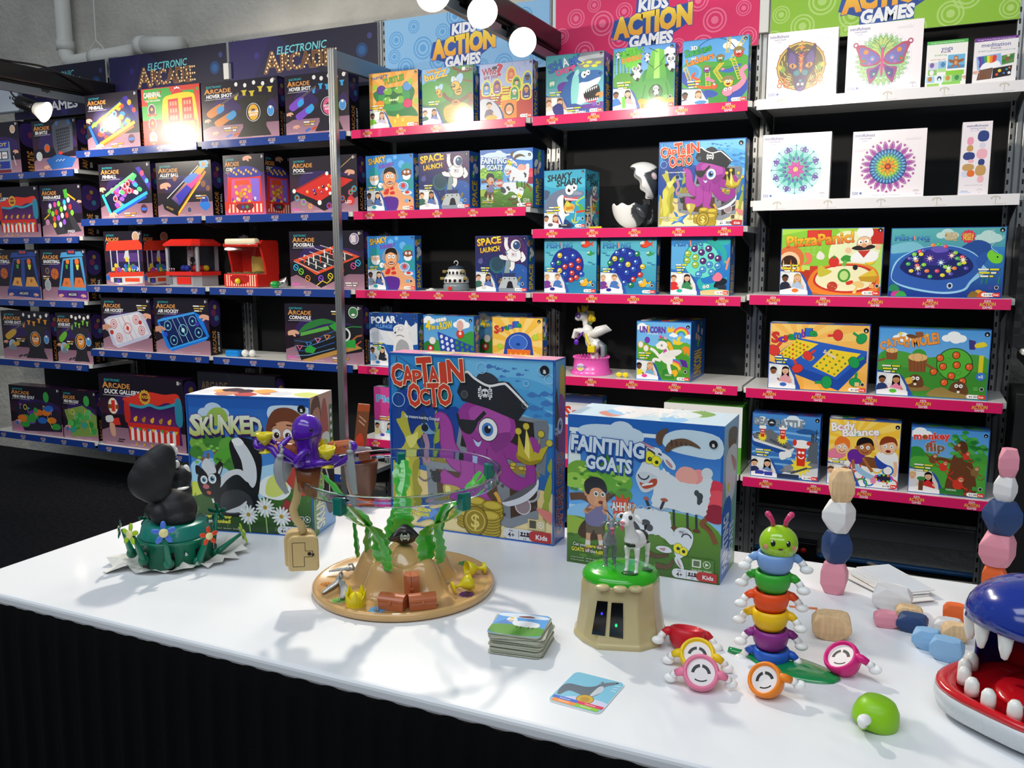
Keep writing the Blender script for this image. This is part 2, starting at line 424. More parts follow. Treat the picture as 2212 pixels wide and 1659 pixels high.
for k,z,n in (('r1',.604,'top'),('r2',.201,'second'),('r3',-.198,'third'),('r4',-.594,'fourth'),('r5',-.98,'bottom')):
 shelf(2,k,E_+z,'pink',f'white shelf with pink strip, {n} one under the light blue sign')
for k,z,n in (('r1',.604,'top'),('s2',.097,'second'),('r3',-.198,'third'),('s4',-.583,'fourth'),('r5',-.98,'bottom')):
 shelf(3,k,E_+z,'pink',f'white shelf with pink strip, {n} one under the pink sign')
for k,z,st,n in (('r1',.604,'white','top white-stripped'),('t2',.199,'white','second white-stripped'),('r3',-.19,'pink','pink-stripped pizza box'),('s4',-.587,'pink','pink-stripped mole game'),('r5',-.978,'pink','lowest pink-stripped')):
 shelf(4,k,E_+z,st,f'white shelf, {n} one under the lime green sign')

# ------------------------------------------------------------------ header signs on the uprights
def sign(i,lab,draw,x0=None,x1=None,z0=2.395,z1=2.708,dz=0):
 a,b=(i+.0 if x0 is None else x0),(i+.958 if x1 is None else x1)
 q=MB();q.col='#d9d9dc';q.box((a-(a+b)/2,-.006,0),(b-(a+b)/2,.006,z1-z0))
 A=Art(q,(a-(a+b)/2,-.0062,0),(1,0,0),(0,0,1),b-a,z1-z0);A.n=Vector((0,-1,0));draw(A)
 o=q.build('header_sign',INK,None,((a+b)/2,.316,z0+dz));tag(o,lab,'sign','header signs above the shelves')
rnd=random.Random(3)
def rings(A,bgc,rc,seed):
 A.r(0,0,1,1,bgc);g=random.Random(seed)
 pts=[(.09,.30,.13),(.05,.62,.11),(.19,.16,.10),(.24,.48,.17),(.15,.84,.15),(.33,.74,.16),(.36,.34,.12),(.32,.95,.08),(.70,.3,.14),(.80,.62,.16),(.88,.2,.12),(.93,.5,.10),(.75,.9,.15),(.95,.86,.12),(.60,.12,.1),(.46,.1,.15),(.02,.93,.12),(.62,.93,.1)]
 for u,v,r in pts:
  u += g.uniform(-.02,.02);v += g.uniform(-.05,.05)
  for k in (1,.68): A.ring(u,v,r*k,r*.15,rc)
  A.e(u,v,r*.34,rc)
def kag(A,v=0):
 A.poly([(.29,.68),(.31,.44),(.415,.41),(.42,.18),(.575,.16),(.58,.36),(.695,.30),(.69,.55),(.60,.68),(.60,.86),(.38,.88),(.38,.74)],'#1f4fa6')
 A.poly([(.29,.68),(.38,.77),(.60,.72),(.69,.56),(.69,.5)],'#1a4596')
 A.t('KIDS',.50,.27,.155,'#f5f6fa',w=.14,align='C',bold=.09,out='#1f4fa6',ow=.05,rot=2,shear=.12)
 A.t('ACTION',.495,.515,.27,('#fbe04a','#f39a26'),w=.375,align='C',bold=.11,out='#1f4fa6',ow=.04,rot=5,shear=.12)
 A.t('GAMES',.49,.765,.16,'#f5f6fa',w=.21,align='C',bold=.09,out='#1f4fa6',ow=.05,rot=2,shear=.12)
def marquee(A,games=False):
 A.r(0,0,1,1,'#231f4a');A.poly([(.35,0),(1,0),(1,1),(.75,1)],'#1c1b33');A.poly([(0,0),(.3,0),(.12,1),(0,1)],'#2b2458')
 A.e(.9,.42,.12,'#1d3f70');A.e(.9,.42,.07,'#23588f');A.e(.95,.2,.05,'#3a3f78');A.e(.2,.3,.06,'#37307a');A.e(.55,.9,.1,'#2b2a66')
 v=-.06 if games else .0
 A.t('ELECTRONIC',.34,.26+v,.13,'#6fd0d8',w=.33,bold=.02,rot=1,shear=.22)
 v -= .155
 A.t('A',.25,.60+v,.36,'#6b4426',w=.11,bold=.03,out='#d0a068',ow=.015);A.t('RCADE',.365,.62+v,.28,'#6b4426',w=.34,bold=.03,out='#d0a068',ow=.015)
 V,F=glyphs('ARCADE',0,0)
 for cx,w,h,top,st in ((.305,.09,.34,.44,'A'),):
  for k in range(6):
   t_=k/5
   A.e(.262+t_*.045,.75-t_*.30+v,.022,'#f8d9a0',n=8);A.e(.352-t_*.045,.75-t_*.30+v,.022,'#f8d9a0',n=8)
  A.e(.29,.66+v,.018,'#f8d9a0',n=8);A.e(.32,.66+v,.018,'#f8d9a0',n=8)
 def dots(P):
  for a,b in P: A.e(a,b+v,.019,'#f8d9a0',n=8)
 dots([(.377,.5+.06*k) for k in range(5)]+[(.40,.49),(.42,.53),(.415,.60),(.40,.64),(.418,.69),(.432,.74)])
 dots([(.478+.028*cos(a),.62-.125*sin(a)) for a in [R(60+k*40) for k in range(7)]])
 dots([(.525+.012*k,.74-.062*k) for k in range(4)]+[(.573+.012*k,.555+.062*k) for k in range(1,4)])
 dots([(.626,.5+.06*k) for k in range(5)]+[(.648,.5),(.668,.545),(.675,.62),(.668,.69),(.648,.74)])
 dots([(.70,.5+.06*k) for k in range(5)]+[(a,b) for a in (.718,.735) for b in (.5,.62,.74)])
 if games: A.t('GAMES',.33,.80,.18,'#e8e8ee',w=.36,bold=.05,rot=2)
sign(-1,'dark violet arcade games sign at the left, behind the hanging spotlight',lambda A: marquee(A,True),-.93,-.045)
sign(0,'dark violet arcade marquee sign left of the post, above the pinball boxes',marquee,-.01,.945)
sign(1,'dark violet arcade marquee sign crossed by the tall front post',marquee,.962,1.985)
sign(2,'light blue action games sign partly hidden by glowing bulbs',lambda A: (rings(A,('#8ec1ea','#86bbe8'),'#5ba3de',1),kag(A)),2.03,2.972)
sign(3,'pink action games sign with pale rings above the shark box',lambda A: (rings(A,'#de1f62','#ef6d96',2),kag(A)),3.004,3.962)
sign(4,'lime green action games sign above the white puzzle boxes',lambda A: (rings(A,'#8fc22c','#b4d873',3),kag(A)),4.012,4.957)
o=plain('header_sign',(-.95,.195,2.425),(-.715,.225,2.62),mat('grey_sign_frame','#9aa0a4',.4,metal=.5))
q=MB();q.col='#c9d2de';q.box((-.12,-.008,0),(.108,.008,.185));A=Art(q,(-.12,-.0082,0),(1,0,0),(0,0,1),.228,.185);A.n=Vector((0,-1,0));A.r(.02,.02,.98,.98,'#d5dde8');A.t("'S",.62,.62,.27,'#23262c',w=.3)
bpy.data.objects.remove(o)
t=thing('booth_sign','white framed sign ending in S at the left picture edge','sign',(-.825,.2,2.425));q.build('panel',INK,t)
q=MB();q.rbox((-.125,-.012,-.006),(.118,.014,.004),.002);q.rbox((-.125,-.012,.182),(.118,.014,.192),.002);q.rbox((.106,-.012,-.006),(.12,.014,.192),.002);q.rbox((-.13,-.012,-.006),(-.118,.014,.192),.002);q.build('frame',ALUP,t)

for x,lab in ((.953,'short white post sleeve between the two dark marquee signs'),(3.986,'short white post sleeve between the pink and lime green signs')):  # white strips stand in for the bright glare at two post tops
 q=MB();q.rbox((-.02,-.012,0),(.02,.012,.09 if x < 2 else .17),.003);tag(q.build('post_glare',WHITEB,None,(x,.30,2.5 if x < 2 else 2.44)),lab,'post','white post sleeves')
# white pipes with a hanger on the concrete
t=thing('drain_pipe','white painted pipe dropping down the concrete wall and turning right','pipe',(-.69,.55,0))
q=MB();q.smooth=True;q.tube([(0,0,4.2),(0,0,2.9),(.005,0,2.84),(.03,0,2.8),(.08,0,2.785),(.62,0,2.80)],.05,16);q.build('pipe_run',PVC,t)
q=MB();q.smooth=True;q.tube([(.26,0,2.795),(.34,0,2.797)],.058,16);q.build('coupling',PVC,t)
q=MB();q.smooth=True;q.tube([(0,0,2.87),(0,0,2.93)],.057,16);q.build('coupling',PVC,t)
t=thing('capped_pipe','white capped pipe stub ending above the left marquee sign','pipe',(.0,.55,2.80))
q=MB();q.smooth=True;q.lathe([(.001,-.005),(.05,-.005),(.062,.0),(.062,.05)],20,ax='X',c=(.0,0,.03));q.tube([(.03,0,.03),(.34,.02,.0)],.058,18);q.build('pipe_run',PVC,t)
t=thing('pipe_hanger','thin steel pipe hanger with a ring above the horizontal pipe','hanger',(-.37,.53,2.78))
q=MB();q.tube([(0,0,.12),(.012,0,.9),(.012,0,1.4)],.004,6);q.tube([(-.058,0,0),(-.058,0,.07),(0,0,.12),(.06,0,.07),(.058,0,0)],.005,6);q.tube([(-.06,0,.04),(.06,0,.03)],.004,6);q.build('strap',PVC,t)

# ------------------------------------------------------------------ front post and lamp arms
t=thing('front_post','tall aluminium post standing in front of the arcade boxes with an arm to the wall','post',(2.05,-.185,0))
q=MB()
for dx in (-.019,-.006,.007): q.rbox((dx,-.015,0),(dx+.012,.015,2.465),.003)
q.box((-.016,-.012,0),(.016,.012,2.46));q.build('profile',ALU,t)
q=MB();q.rbox((-.01,.015,2.38),(.012,.495,2.462),.003);q.build('arm',ALUP,t)
q=MB();q.rbox((-.05,-.05,0),(.05,.05,.012),.003);q.build('foot_plate',ALUP,t)
def lamp_arm(x,lab1,lab2,y0):
 t=thing('wall_arm',lab1,'arm',(x,.36,2.40));q=MB();q.rbox((-.014,y0-.36,0),(.014,-.0,.045),.003);q.build('rail',ALUP,t)
 t=thing('track_beam',lab2,'track',(x+.002,.37,2.4455))
 q=MB();q.M=Matrix.Translation((0,0,.002));q.rbox((-.03,y0-.37,.012),(.03,0,.105),.012,3);q.build('beam',BLK,t)
 q=MB();q.rbox((-.016,y0-.37,0),(.016,-.02,.0145),.002);q.build('track',mat('black_track_slot','#0e0e10',.6),t)
 q=MB();q.smooth=True;q.lathe([(.001,-.006),(.035,-.006),(.043,.0),(.045,.03)],20,ax='Y',c=(0,.005,.058));q.build('end_cap',BLK,t)
 return t
lamp_arm(3.0,'grey wall arm under the black light beam near the blue sign','black light beam carrying the glowing bulbs',-1.85)
lamp_arm(.0,'pale wall arm under the black light beam at upper left','black light beam at upper left with a drooping cable',-1.6)
q=MB();q.smooth=True;q.tube([(p.x,p.y,p.z) for p in catmull([(.0,-.75,2.57),(.02,-.45,2.556),(.03,-.2,2.565),(.045,-.05,2.535),(.05,.12,2.47),(.04,.3,2.40)],False,6)],.006,8)
tag(q.build('lamp_cable',BLK),'black cable drooping along the upper left light beam','cable')
BULB=mat('lit_bulb_lens','#fff2dc',.3,emit=7);BULBB=mat('bulb_reflector','#d8d4cc',.3)
def lamp(P,tgt,lab,power,size=110,on=BULB,top=None):
 P=Vector(P);d=(Vector(tgt)-P).normalized()
 t=thing('track_spotlight',lab,'lamp',P,0,'track spotlights')
 Q=d.to_track_quat('-Z','Y').to_matrix().to_4x4()
 q=MB();q.smooth=True;q.M=Q;q.lathe([(.06,.004),(.058,.012),(.05,.03),(.036,.062),(.032,.075)],24,cap=False);q.build('reflector',BULBB,t)
 q=MB();q.smooth=True;q.M=Q;q.lathe([(.0005,-.006),(.03,-.004),(.052,.0),(.0595,.006)],28,cap=False);q.build('lens',on,t)
 q=MB();q.smooth=True;q.M=Q;q.lathe([(.034,.066),(.038,.075),(.036,.17),(.03,.18),(.001,.18)],20);q.build('socket',BLK,t)
 top=Vector(top or (3.0 if P.x > 1.5 else .0,P.y+.02,2.445))-P;back=(Q @ Vector((0,0,.17)))
 q=MB();q.smooth=True;q.tube([tuple(p) for p in catmull([back,back*1.25+Vector((0,0,.05)),top+Vector((0,0,-.03)),top],False,5)],.005,8);q.rbox(top+Vector((-.014,-.03,-.02)),top+Vector((.014,.03,0)),.003);q.build('swivel_arm',BLK,t)
 spot('bulb_light',P+d*.02,tgt,power,size,.5);return t
TBL=(4.0,-2.5,.92)
lamp(atX(937,-10,3.11),(4.5,-2.3,.9),'glowing bulb cut by the top picture edge above the blue sign',18)
lamp(atX(1043,28,3.11),(4.8,-2.3,.95),'glowing bulb covering the KIDS word of the blue sign',18)
lamp(atX(1130,92,3.11),(5.1,-2.3,1.0),'lowest glowing bulb, right of the yellow ACTION word',18)
lamp((3.09,-1.5,2.42),TBL,'track bulb farther out on the black beam, beyond the top edge',98,85)
lamp((3.09,-1.75,2.42),(2.9,.2,.8),'track bulb at the outer end of the black beam turned to the low shelves',55,100)  # added fill lamp out of view, lightens the lower shelves
lamp((1.53,-2.1,2.5),(2.3,.2,1.7),'bulb hanging outside the picture, turned to the light blue bay',100,90,top=(1.53,-2.15,3.2))
lamp((4.15,-1.34,2.34),(4.3,.2,1.6),'bulb hanging outside the picture, turned to the puzzle boxes',58,110,top=(4.15,-1.5,3.0))
lamp(atX(100,243,.03),(.75,.1,2.0),'black spotlight hanging at upper left, lit above the pinball box',4,110)
lamp((.055,-1.2,2.31),(-.45,.2,1.3),'track bulb on the left beam turned to the leftmost bay',38,90)  # extra unseen lamp, put in to lift the dark leftmost bay
lamp((.055,-.76,2.31),(.8,.2,1.6),'track bulb on the left beam outside the picture',55,120)

# ------------------------------------------------------------------ artwork vocabulary
SK=['#e8b896','#c98d63','#8a5a3c','#6b452f']
def kid(A,u,v,s,skin,hair,shirt,long=False):
 k=A.asp*s
 A.b([(u-.62*k,v+1.5*s),(u-.5*k,v+.62*s),(u-.1*k,v+.42*s),(u+.3*k,v+.45*s),(u+.62*k,v+.8*s),(u+.7*k,v+1.5*s)],shirt)
 if long: A.b([(u-.36*k,v-.2*s),(u,v-.5*s),(u+.36*k,v-.2*s),(u+.42*k,v+.7*s),(u,v+.4*s),(u-.42*k,v+.7*s)],hair)
 A.e(u,v,.36*s,skin,.42*s)
 A.b([(u-.40*k,v-.02*s),(u-.34*k,v-.38*s),(u,v-.54*s),(u+.36*k,v-.36*s),(u+.40*k,v-.02*s),(u+.22*k,v-.22*s),(u-.2*k,v-.2*s)],hair)
 A.l([(u-.14*k,v+.22*s),(u+.12*k,v+.22*s)],.05*s,'#7a3030')
 for d in (-.13,.13): A.e(u+d*k,v+.03*s,.04*s,'#2a1a14')
 A.l([(u+.5*k,v+.9*s),(u+.75*k,v+1.15*s)],.2*s,skin)
def photo(A,a,b,tab='#f2f2f4',top=.62,w=.36,wall='#dfe3e6',prop=None,la=False,lb=True):
 A.b([(-.05,top),(.1,top),(w*.75,top+.03),(w,top+.2),(w+.03,1.05),(-.05,1.05)],'#2d55a8');
 A.poly([(0,top),(w*.7,top+.02),(w*.93,top+.2),(w,1),(0,1)],wall);A.r(.1,top+.02,.2,top+.16,'#eef1ef')
 kid(A,.055,top+.11,.12,*a,long=la);kid(A,w*.62,top+.10,.125,*b,long=lb)
 A.poly([(0,.93),(w*.5,.885),(w*.99,.93),(w,1),(0,1)],tab)
 if prop: A.e(.16,.93,.05,prop,.03)
def tagl(A,u,v,w,n=2,c='#f4e53a',h=.028):
 for k in range(n):
  A.r(u+.01*k,v+k*h*1.5,u+w*(1-.12*k),v+k*h*1.5+h,'#3a4a2a');A.r(u+.01*k+.005,v+k*h*1.5+.003,u+w*(.55 if k % 2 else .5),v+k*h*1.5+h-.005,'#f6f6f0' if k % 2 == 0 else c)
  A.r(u+w*(.55 if k % 2 else .5)+.01,v+k*h*1.5+.003,u+w*(1-.12*k)-.008,v+k*h*1.5+h-.005,c if k % 2 == 0 else '#f6f6f0')
def foot(A,age='4+',dark=False,y=.925,s=1.0):
 k=A.asp
 def pill(u0,v0,u1,v1,c):
  r=(v1-v0)/2;P=[]
  for i in range(9): a=R(90+i*22.5);P.append((u0+r*k+r*k*cos(a),(v0+v1)/2-r*sin(a)))
  P += [(u1,v1),(u1,v0)];A.poly(P,c)
 u1=.985;w=.225*min(1,k*1.05);pill(u1-w,y,u1,y+.055,'#f7f6f4');pill(u1-w*.42,y,u1,y+.055,'#e23a2e')
 A.t(age,u1-w*.86,y+.030,.026,'#26262a',w=w*.2,bold=.03);A.t('Kids',u1-w*.34,y+.028,.024,'#ffffff',w=w*.26,bold=.03)
 A.l([(u1-w*.61,y+.012),(u1-w*.61,y+.045)],.004,'#55555a')
 for d in (0,.045): A.e(u1-w*(.55-d*1.6),y+.022,.006,'#26262a');A.l([(u1-w*(.55-d*1.6),y+.028),(u1-w*(.55-d*1.6),y+.042)],.009,'#26262a')
def badge(A,u=.945,v=.055,r=.03):
 A.e(u,v,r,'#15151a');A.t('a',u,v+.002,r*1.05,'#f2f2f2',align='C',bold=.05)
def play(A,u=.9,v=.84,c='#dfe6ea'): A.r(u-.075*A.asp,v-.03,u-.01,v+.03,c);A.eo(u+.03*A.asp,v,.022,'#2a2a30','#e8e8ea',.006)
def edge(A,c='#2a56a8',w=.012):
 k=A.asp*w;A.r(0,0,1,w,c);A.r(0,1-w,1,1,c);A.r(0,0,k,1,c);A.r(1-k,0,1,1,c)
def eye(A,u,v,r,iris='#2c62b8',look=(0,0),lid=None):
 A.eo(u,v,r,'#f4f4f2','#1c1c20',r*.08,r*1.12)
 if iris: A.e(u+look[0]*r*A.asp,v+look[1]*r,r*.62,iris,r*.68);
 A.e(u+look[0]*r*A.asp,v+look[1]*r,r*.36,'#101014',r*.4);A.e(u+(look[0]+.18)*r*A.asp,v+(look[1]-.25)*r,r*.14,'#ffffff')
def toon(A,u,v,s,skin,hair,mouth='o',ears=True):
 k=A.asp
 if ears:
  for d in (-1,1): A.e(u+d*.5*s*k,v+.05*s,.12*s,skin)
 A.eo(u,v,.48*s,skin,'#3a241c',.012*s,.55*s)
 A.b([(u-.52*s*k,v-.05*s),(u-.46*s*k,v-.45*s),(u-.1*s*k,v-.68*s),(u+.4*s*k,v-.55*s),(u+.55*s*k,v-.05*s),(u+.3*s*k,v-.3*s),(u-.1*s*k,v-.22*s)],hair)
 for d in (-1,1): eye(A,u+d*.19*s*k,v+.02*s,.12*s,None,(.1*d,.1))
 if mouth == 'o': A.e(u,v+.34*s,.16*s,'#8a2a26',.1*s)
 elif mouth == 's': A.ring(u,v+.18*s,.22*s,.05*s,'#8a2a26',20,160)
 else: A.l([(u-.16*s*k,v+.36*s),(u,v+.3*s),(u+.16*s*k,v+.36*s)],.05*s,'#5a2018',True)
def cloud(A,u,v,s,c='#f4f8fb'):
 for du,dv,r in ((-.7,.1,.5),(0,-.15,.7),(.7,.1,.55),(.2,.2,.6)): A.e(u+du*s*A.asp,v+dv*s,r*s,c,r*s*.75)
def side_arc(A,t,c1='#3a2a66',c2='#7a3a5a'):
 A.r(0,0,1,1,'#15121a');A.b([(.1,.05),(.9,.08),(.95,.4),(.5,.5),(.05,.4)],c1);A.e(.4,.25,.06,c2);A.e(.65,.35,.05,'#3d7a9a');A.e(.55,.15,.04,'#a88a3a')
 A.t('ARCADE',.38,.97-.20,.30*A.w/A.h,'#c98a46',w=.40*A.h/A.w,rot=90,bold=.03,align='C');A.t(t,.75,.77,.15*A.w/A.h,'#e9e9ec',w=.36*A.h/A.w,rot=90,bold=.03,align='C')
def side_kids(A,t,bgc='#2a62b4',tc='#f0c437',blobs=('#d8b08a','#6aa84a','#e8e8e8')):
 A.r(0,0,1,1,bgc);g=random.Random(len(t)*7+ord(t[0]))
 for k in range(9): A.e(g.uniform(.2,.8),g.uniform(.06,.45),g.uniform(.03,.07),blobs[k % len(blobs)],g.uniform(.03,.08),g.uniform(0,90))
 A.t(t,.5,.73,.5*A.w/A.h,tc,w=.44*A.h/A.w,rot=90,bold=.05,align='C',out='#222244',ow=.03)
def arc(A,title,tw=None,big=1.0,bands=True,tsz=.06):
 A.r(0,0,1,1,('#1b1624','#241826'))
 if bands: A.r(0,.34,1,.56,('#2c1a33','#3d1f2d'));A.b([(.2,.3),(.5,.26),(.9,.34),(.95,.55),(.5,.5),(.15,.55)],'#33235a')
 A.poly([(0,.8),(.12,.74),(1,.74),(1,1),(0,1)],('#8f6a7c','#a98092'))
 b=big
 A.t('ELECTRONIC',.06*b+.01,.075,.032,'#2fb0b8',w=.20*b,shear=.25,bold=.02)
 A.t('A',.045,.145,.085,'#d7944c',w=.075*b,bold=.04,out='#6e3c14',ow=.02);A.t('RCADE',.045+.085*b,.15,.068,'#d7944c',w=.265*b,bold=.04,out='#6e3c14',ow=.02)
 A.t(title,.07*b,.235,tsz,'#f3f3f5',w=tw or .3*b,bold=.05,shear=.1)
 A.l([(.045,.29),(.045+.36*b,.287)],.006,'#d9d2da')
 A.r(.93,.025,.955,.075,'#b9b5bd');A.e(.968,.05,.014,'#7d7a86')
 for k in range(3): A.r(.05+.3*k,.965,.2+.3*k,.972,'#c9b3bf')
def hand(A,u,v,s,c='#dca58c',d=1,rot=0):
 k=A.asp*d;A.b([(u-.9*s*k,v-.1*s),(u-.2*s*k,v-.3*s),(u+.35*s*k,v-.25*s),(u+.7*s*k,v+.05*s),(u+.5*s*k,v+.2*s),(u+.1*s*k,v+.12*s),(u+.2*s*k,v+.45*s),(u-.1*s*k,v+.45*s),(u-.3*s*k,v+.3*s),(u-.9*s*k,v+.35*s)],c)
NEON=['#e64aa0','#3ac0f0','#8ae03a','#f08a2a','#a05af0','#f0d83a','#e83a3a']

# ---- arcade boxes
def a_slot(A):
 arc(A,'SLOT MACHINE');A.poly([(.2,.42),(.8,.38),(.82,.98),(.2,.98)],'#8d9bb5');A.r(.24,.36,.78,.5,'#2a3aa8');A.t('JACKPOT',.51,.43,.06,'#e8d040',w=.46,align='C',bold=.04)
 A.r(.26,.56,.76,.72,'#20243a')
 for k in range(4): A.r(.28+.12*k,.575,.38+.12*k,.705,'#e3e6ee');A.t('BAR',.33+.12*k,.64,.04,'#a82a3a',w=.07,align='C',bold=.04)
 A.r(.24,.76,.78,.9,'#2c3a9a');A.rays(.51,.83,'#c9b23a',10,.09);A.r(.22,.92,.8,.98,'#7a2a34');hand(A,.9,.58,.1,d=-1);A.eo(.88,.15,.07,'#cfa98c','#eeeeee',.01);A.l([(.86,.66),(.9,.85)],.02,'#d8dce0')
def a_seab(A):
 arc(A,'SEA BATTLE',.28);A.poly([(.46,.12),(.56,.03),(.82,.02),(.92,.1),(.9,.62),(.52,.7),(.46,.5)],'#4a4f5c');A.poly([(.53,.2),(.85,.16),(.84,.55),(.55,.62)],'#2b2e38')
 for i in range(7): A.l([(.54+.045*i,.2),(.555+.043*i,.6)],.005,'#6d7482')
 for i in range(6): A.l([(.535,.26+.06*i),(.845,.22+.058*i)],.005,'#6d7482')
 A.e(.57,.08,.04,'#3a6cae');A.e(.84,.07,.05,'#3a6cae');A.poly([(.28,.78),(.55,.68),(.95,.78),(.85,.95),(.4,.98)],'#2b5ea8');A.e(.62,.66,.06,'#d83a2c',.03);A.eo(.32,.55,.075,'#d85a20','#4a90c0',.012);A.eo(.13,.7,.08,'#c9cfd6','#e8eaee',.01);hand(A,.3,.92,.11)
 for k in range(3): A.l([(.5+.07*k,.82),(.56+.07*k,.78)],.012,'#c6d0dc')
def a_duck(A,big=1):
 arc(A,'DUCK GALLERY',.42,big=.95,tsz=.06);
 A.poly([(.3,.36),(.92,.25),(.96,.9),(.34,.9)],'#4a1f66');A.poly([(.36,.4),(.88,.36),(.9,.66),(.36,.66)],('#2a1c52','#6a2a6e'))
 A.b([(.28,.32),(.4,.28),(.5,.22),(.62,.2),(.78,.22),(.93,.2),(.96,.34),(.8,.33),(.7,.38),(.6,.36),(.5,.4),(.36,.4)],'#d9382c')
 A.b([(.3,.36),(.36,.42),(.36,.62),(.3,.64)],'#c42f28');A.b([(.9,.28),(.97,.3),(.97,.62),(.9,.6)],'#2f8aa8');A.l([(.36,.4),(.5,.42),(.6,.38),(.72,.41),(.9,.34)],.04,'#3a9ab0',True)
 A.star(.55,.28,.11,'#d8a83a',12,.85);A.e(.55,.28,.075,'#7a2a2a',.06);A.t('DUCK',.55,.275,.04,'#f0c840',w=.1,align='C',bold=.05)
 for k in range(5): A.e(.42+.1*k,.6,.032,'#f2b632' if k % 2 == 0 else '#b88a30');A.e(.435+.1*k,.57,.02,'#f2b632' if k % 2 == 0 else '#b88a30')
 A.r(.33,.65,.93,.71,'#d23028');A.r(.34,.7,.93,.9,'#d8342a')
 for k in range(8): A.poly([(.36+.07*k,.9),(.36+.07*k,.74),(.375+.07*k,.71),(.395+.07*k,.74),(.395+.07*k,.9)],'#f0efec')
 for k in range(11): A.poly([(.34+.053*k,.715),(.385+.053*k,.715),(.362+.053*k,.765)],['#e8c83a','#6a4ab0','#3aa04a','#e06a2a','#2a7ac0'][k % 5])
 A.eo(.16,.44,.09,'#e8e6e2','#caa040',.008,.11);A.r(.14,.36,.185,.52,'#d8342a');A.r(.1,.42,.14,.48,'#8a4a1a');A.r(.19,.42,.23,.48,'#8a4a1a')
 A.poly([(.08,.64),(.22,.6),(.24,.7),(.14,.72)],'#d8342a');A.b([(.06,.6),(.14,.58),(.15,.66),(.07,.68)],'#d9dadc');A.b([(.1,.7),(.16,.7),(.17,.86),(.12,.86)],'#d9a68c')
 for k in range(3): A.e(.42+.09*k,.95,.02,'#d8a83a')
 A.r(.2,.9,.28,.915,'#222');A.r(.19,.93,.26,.945,'#222')
def a_mole(A):
 arc(A,'SMASH-A-MOLE',.42);A.poly([(.1,.5),(.6,.3),(.95,.9),(.35,.97)],'#3a3840');A.poly([(.45,.55),(.6,.45),(.75,.85),(.55,.9)],'#2a282f')
 g=random.Random(4)
 for i in range(18): u=.22+.11*(i % 5)+.03*(i//5)+g.uniform(-.02,.02);v=.42+.12*(i//5)+g.uniform(-.02,.02)-.03*(i % 5);A.e(u+.02,v,.045,NEON[g.randrange(7)] if i % 4 else '#e3e3e6',.055)
 A.l([(.6,.14),(.85,.3)],.035,'#d8a82a');A.poly([(.57,.1),(.66,.08),(.68,.26),(.6,.26)],'#4aa83a');A.l([(.06,.66),(.2,.56)],.03,'#d8a82a');A.e(.2,.5,.05,'#7ab83a');hand(A,.93,.33,.08,d=-1)
 A.eo(.14,.72,.06,'#c88ab0','#555',.01);A.t('SMASH',.7,.9,.05,'#e6e0f0',w=.17,align='C',bold=.03)
def a_bball(c1,c2,lane):
 def f(A):
  arc(A,'BASKETBALL',.36);A.e(.3,.48,.11,'#c0622a');A.l([(.2,.45),(.4,.52)],.008,'#5a2a14');A.l([(.32,.37),(.28,.59)],.008,'#5a2a14')
  A.poly([(.5,.18),(.92,.14),(.98,.85),(.36,.8)],c1);A.poly([(.52,.22),(.66,.2),(.62,.72),(.42,.72)],'#1a1c34');A.poly([(.72,.2),(.86,.18),(.94,.74),(.7,.74)],'#1a1c34')
  A.poly([(.48,.06),(.9,.04),(.95,.13),(.44,.16)],c1);A.r(.6,.0,.78,.1,'#25305e');A.t('88:88',.69,.05,.05,'#e05030',w=.12,align='C',bold=.03)
  A.e(.6,.24,.05,'#e07a30');A.e(.8,.24,.06,'#e8742a');A.poly([(.77,.3),(.84,.3),(.82,.4),(.79,.4)],'#d8d83a');A.poly([(.55,.3),(.6,.3),(.59,.38),(.56,.38)],'#4aa83a')
  A.poly([(.44,.72),(.5,.56),(.62,.56),(.64,.74)],lane);A.poly([(.7,.74),(.74,.55),(.88,.55),(.95,.74)],lane);A.e(.55,.66,.035,'#b0602a');A.e(.82,.62,.035,'#b0602a')
  A.poly([(.34,.8),(.98,.8),(.98,.97),(.34,.93)],c2);A.r(.55,.84,.76,.92,'#2a2040');A.t('ARCADE',.655,.88,.045,'#dfe3f0',w=.17,align='C',bold=.03)
  A.eo(.13,.7,.08,'#9aa0a8','#e0e0e4',.01,.1);hand(A,.42,.9,.09);hand(A,.88,.9,.09,d=-1);A.eo(.14,.42,.05,'#3a3a5a','#c8a040',.008)
  tagl(A,.03,.52,.16,2,'#c89a40')
 return f
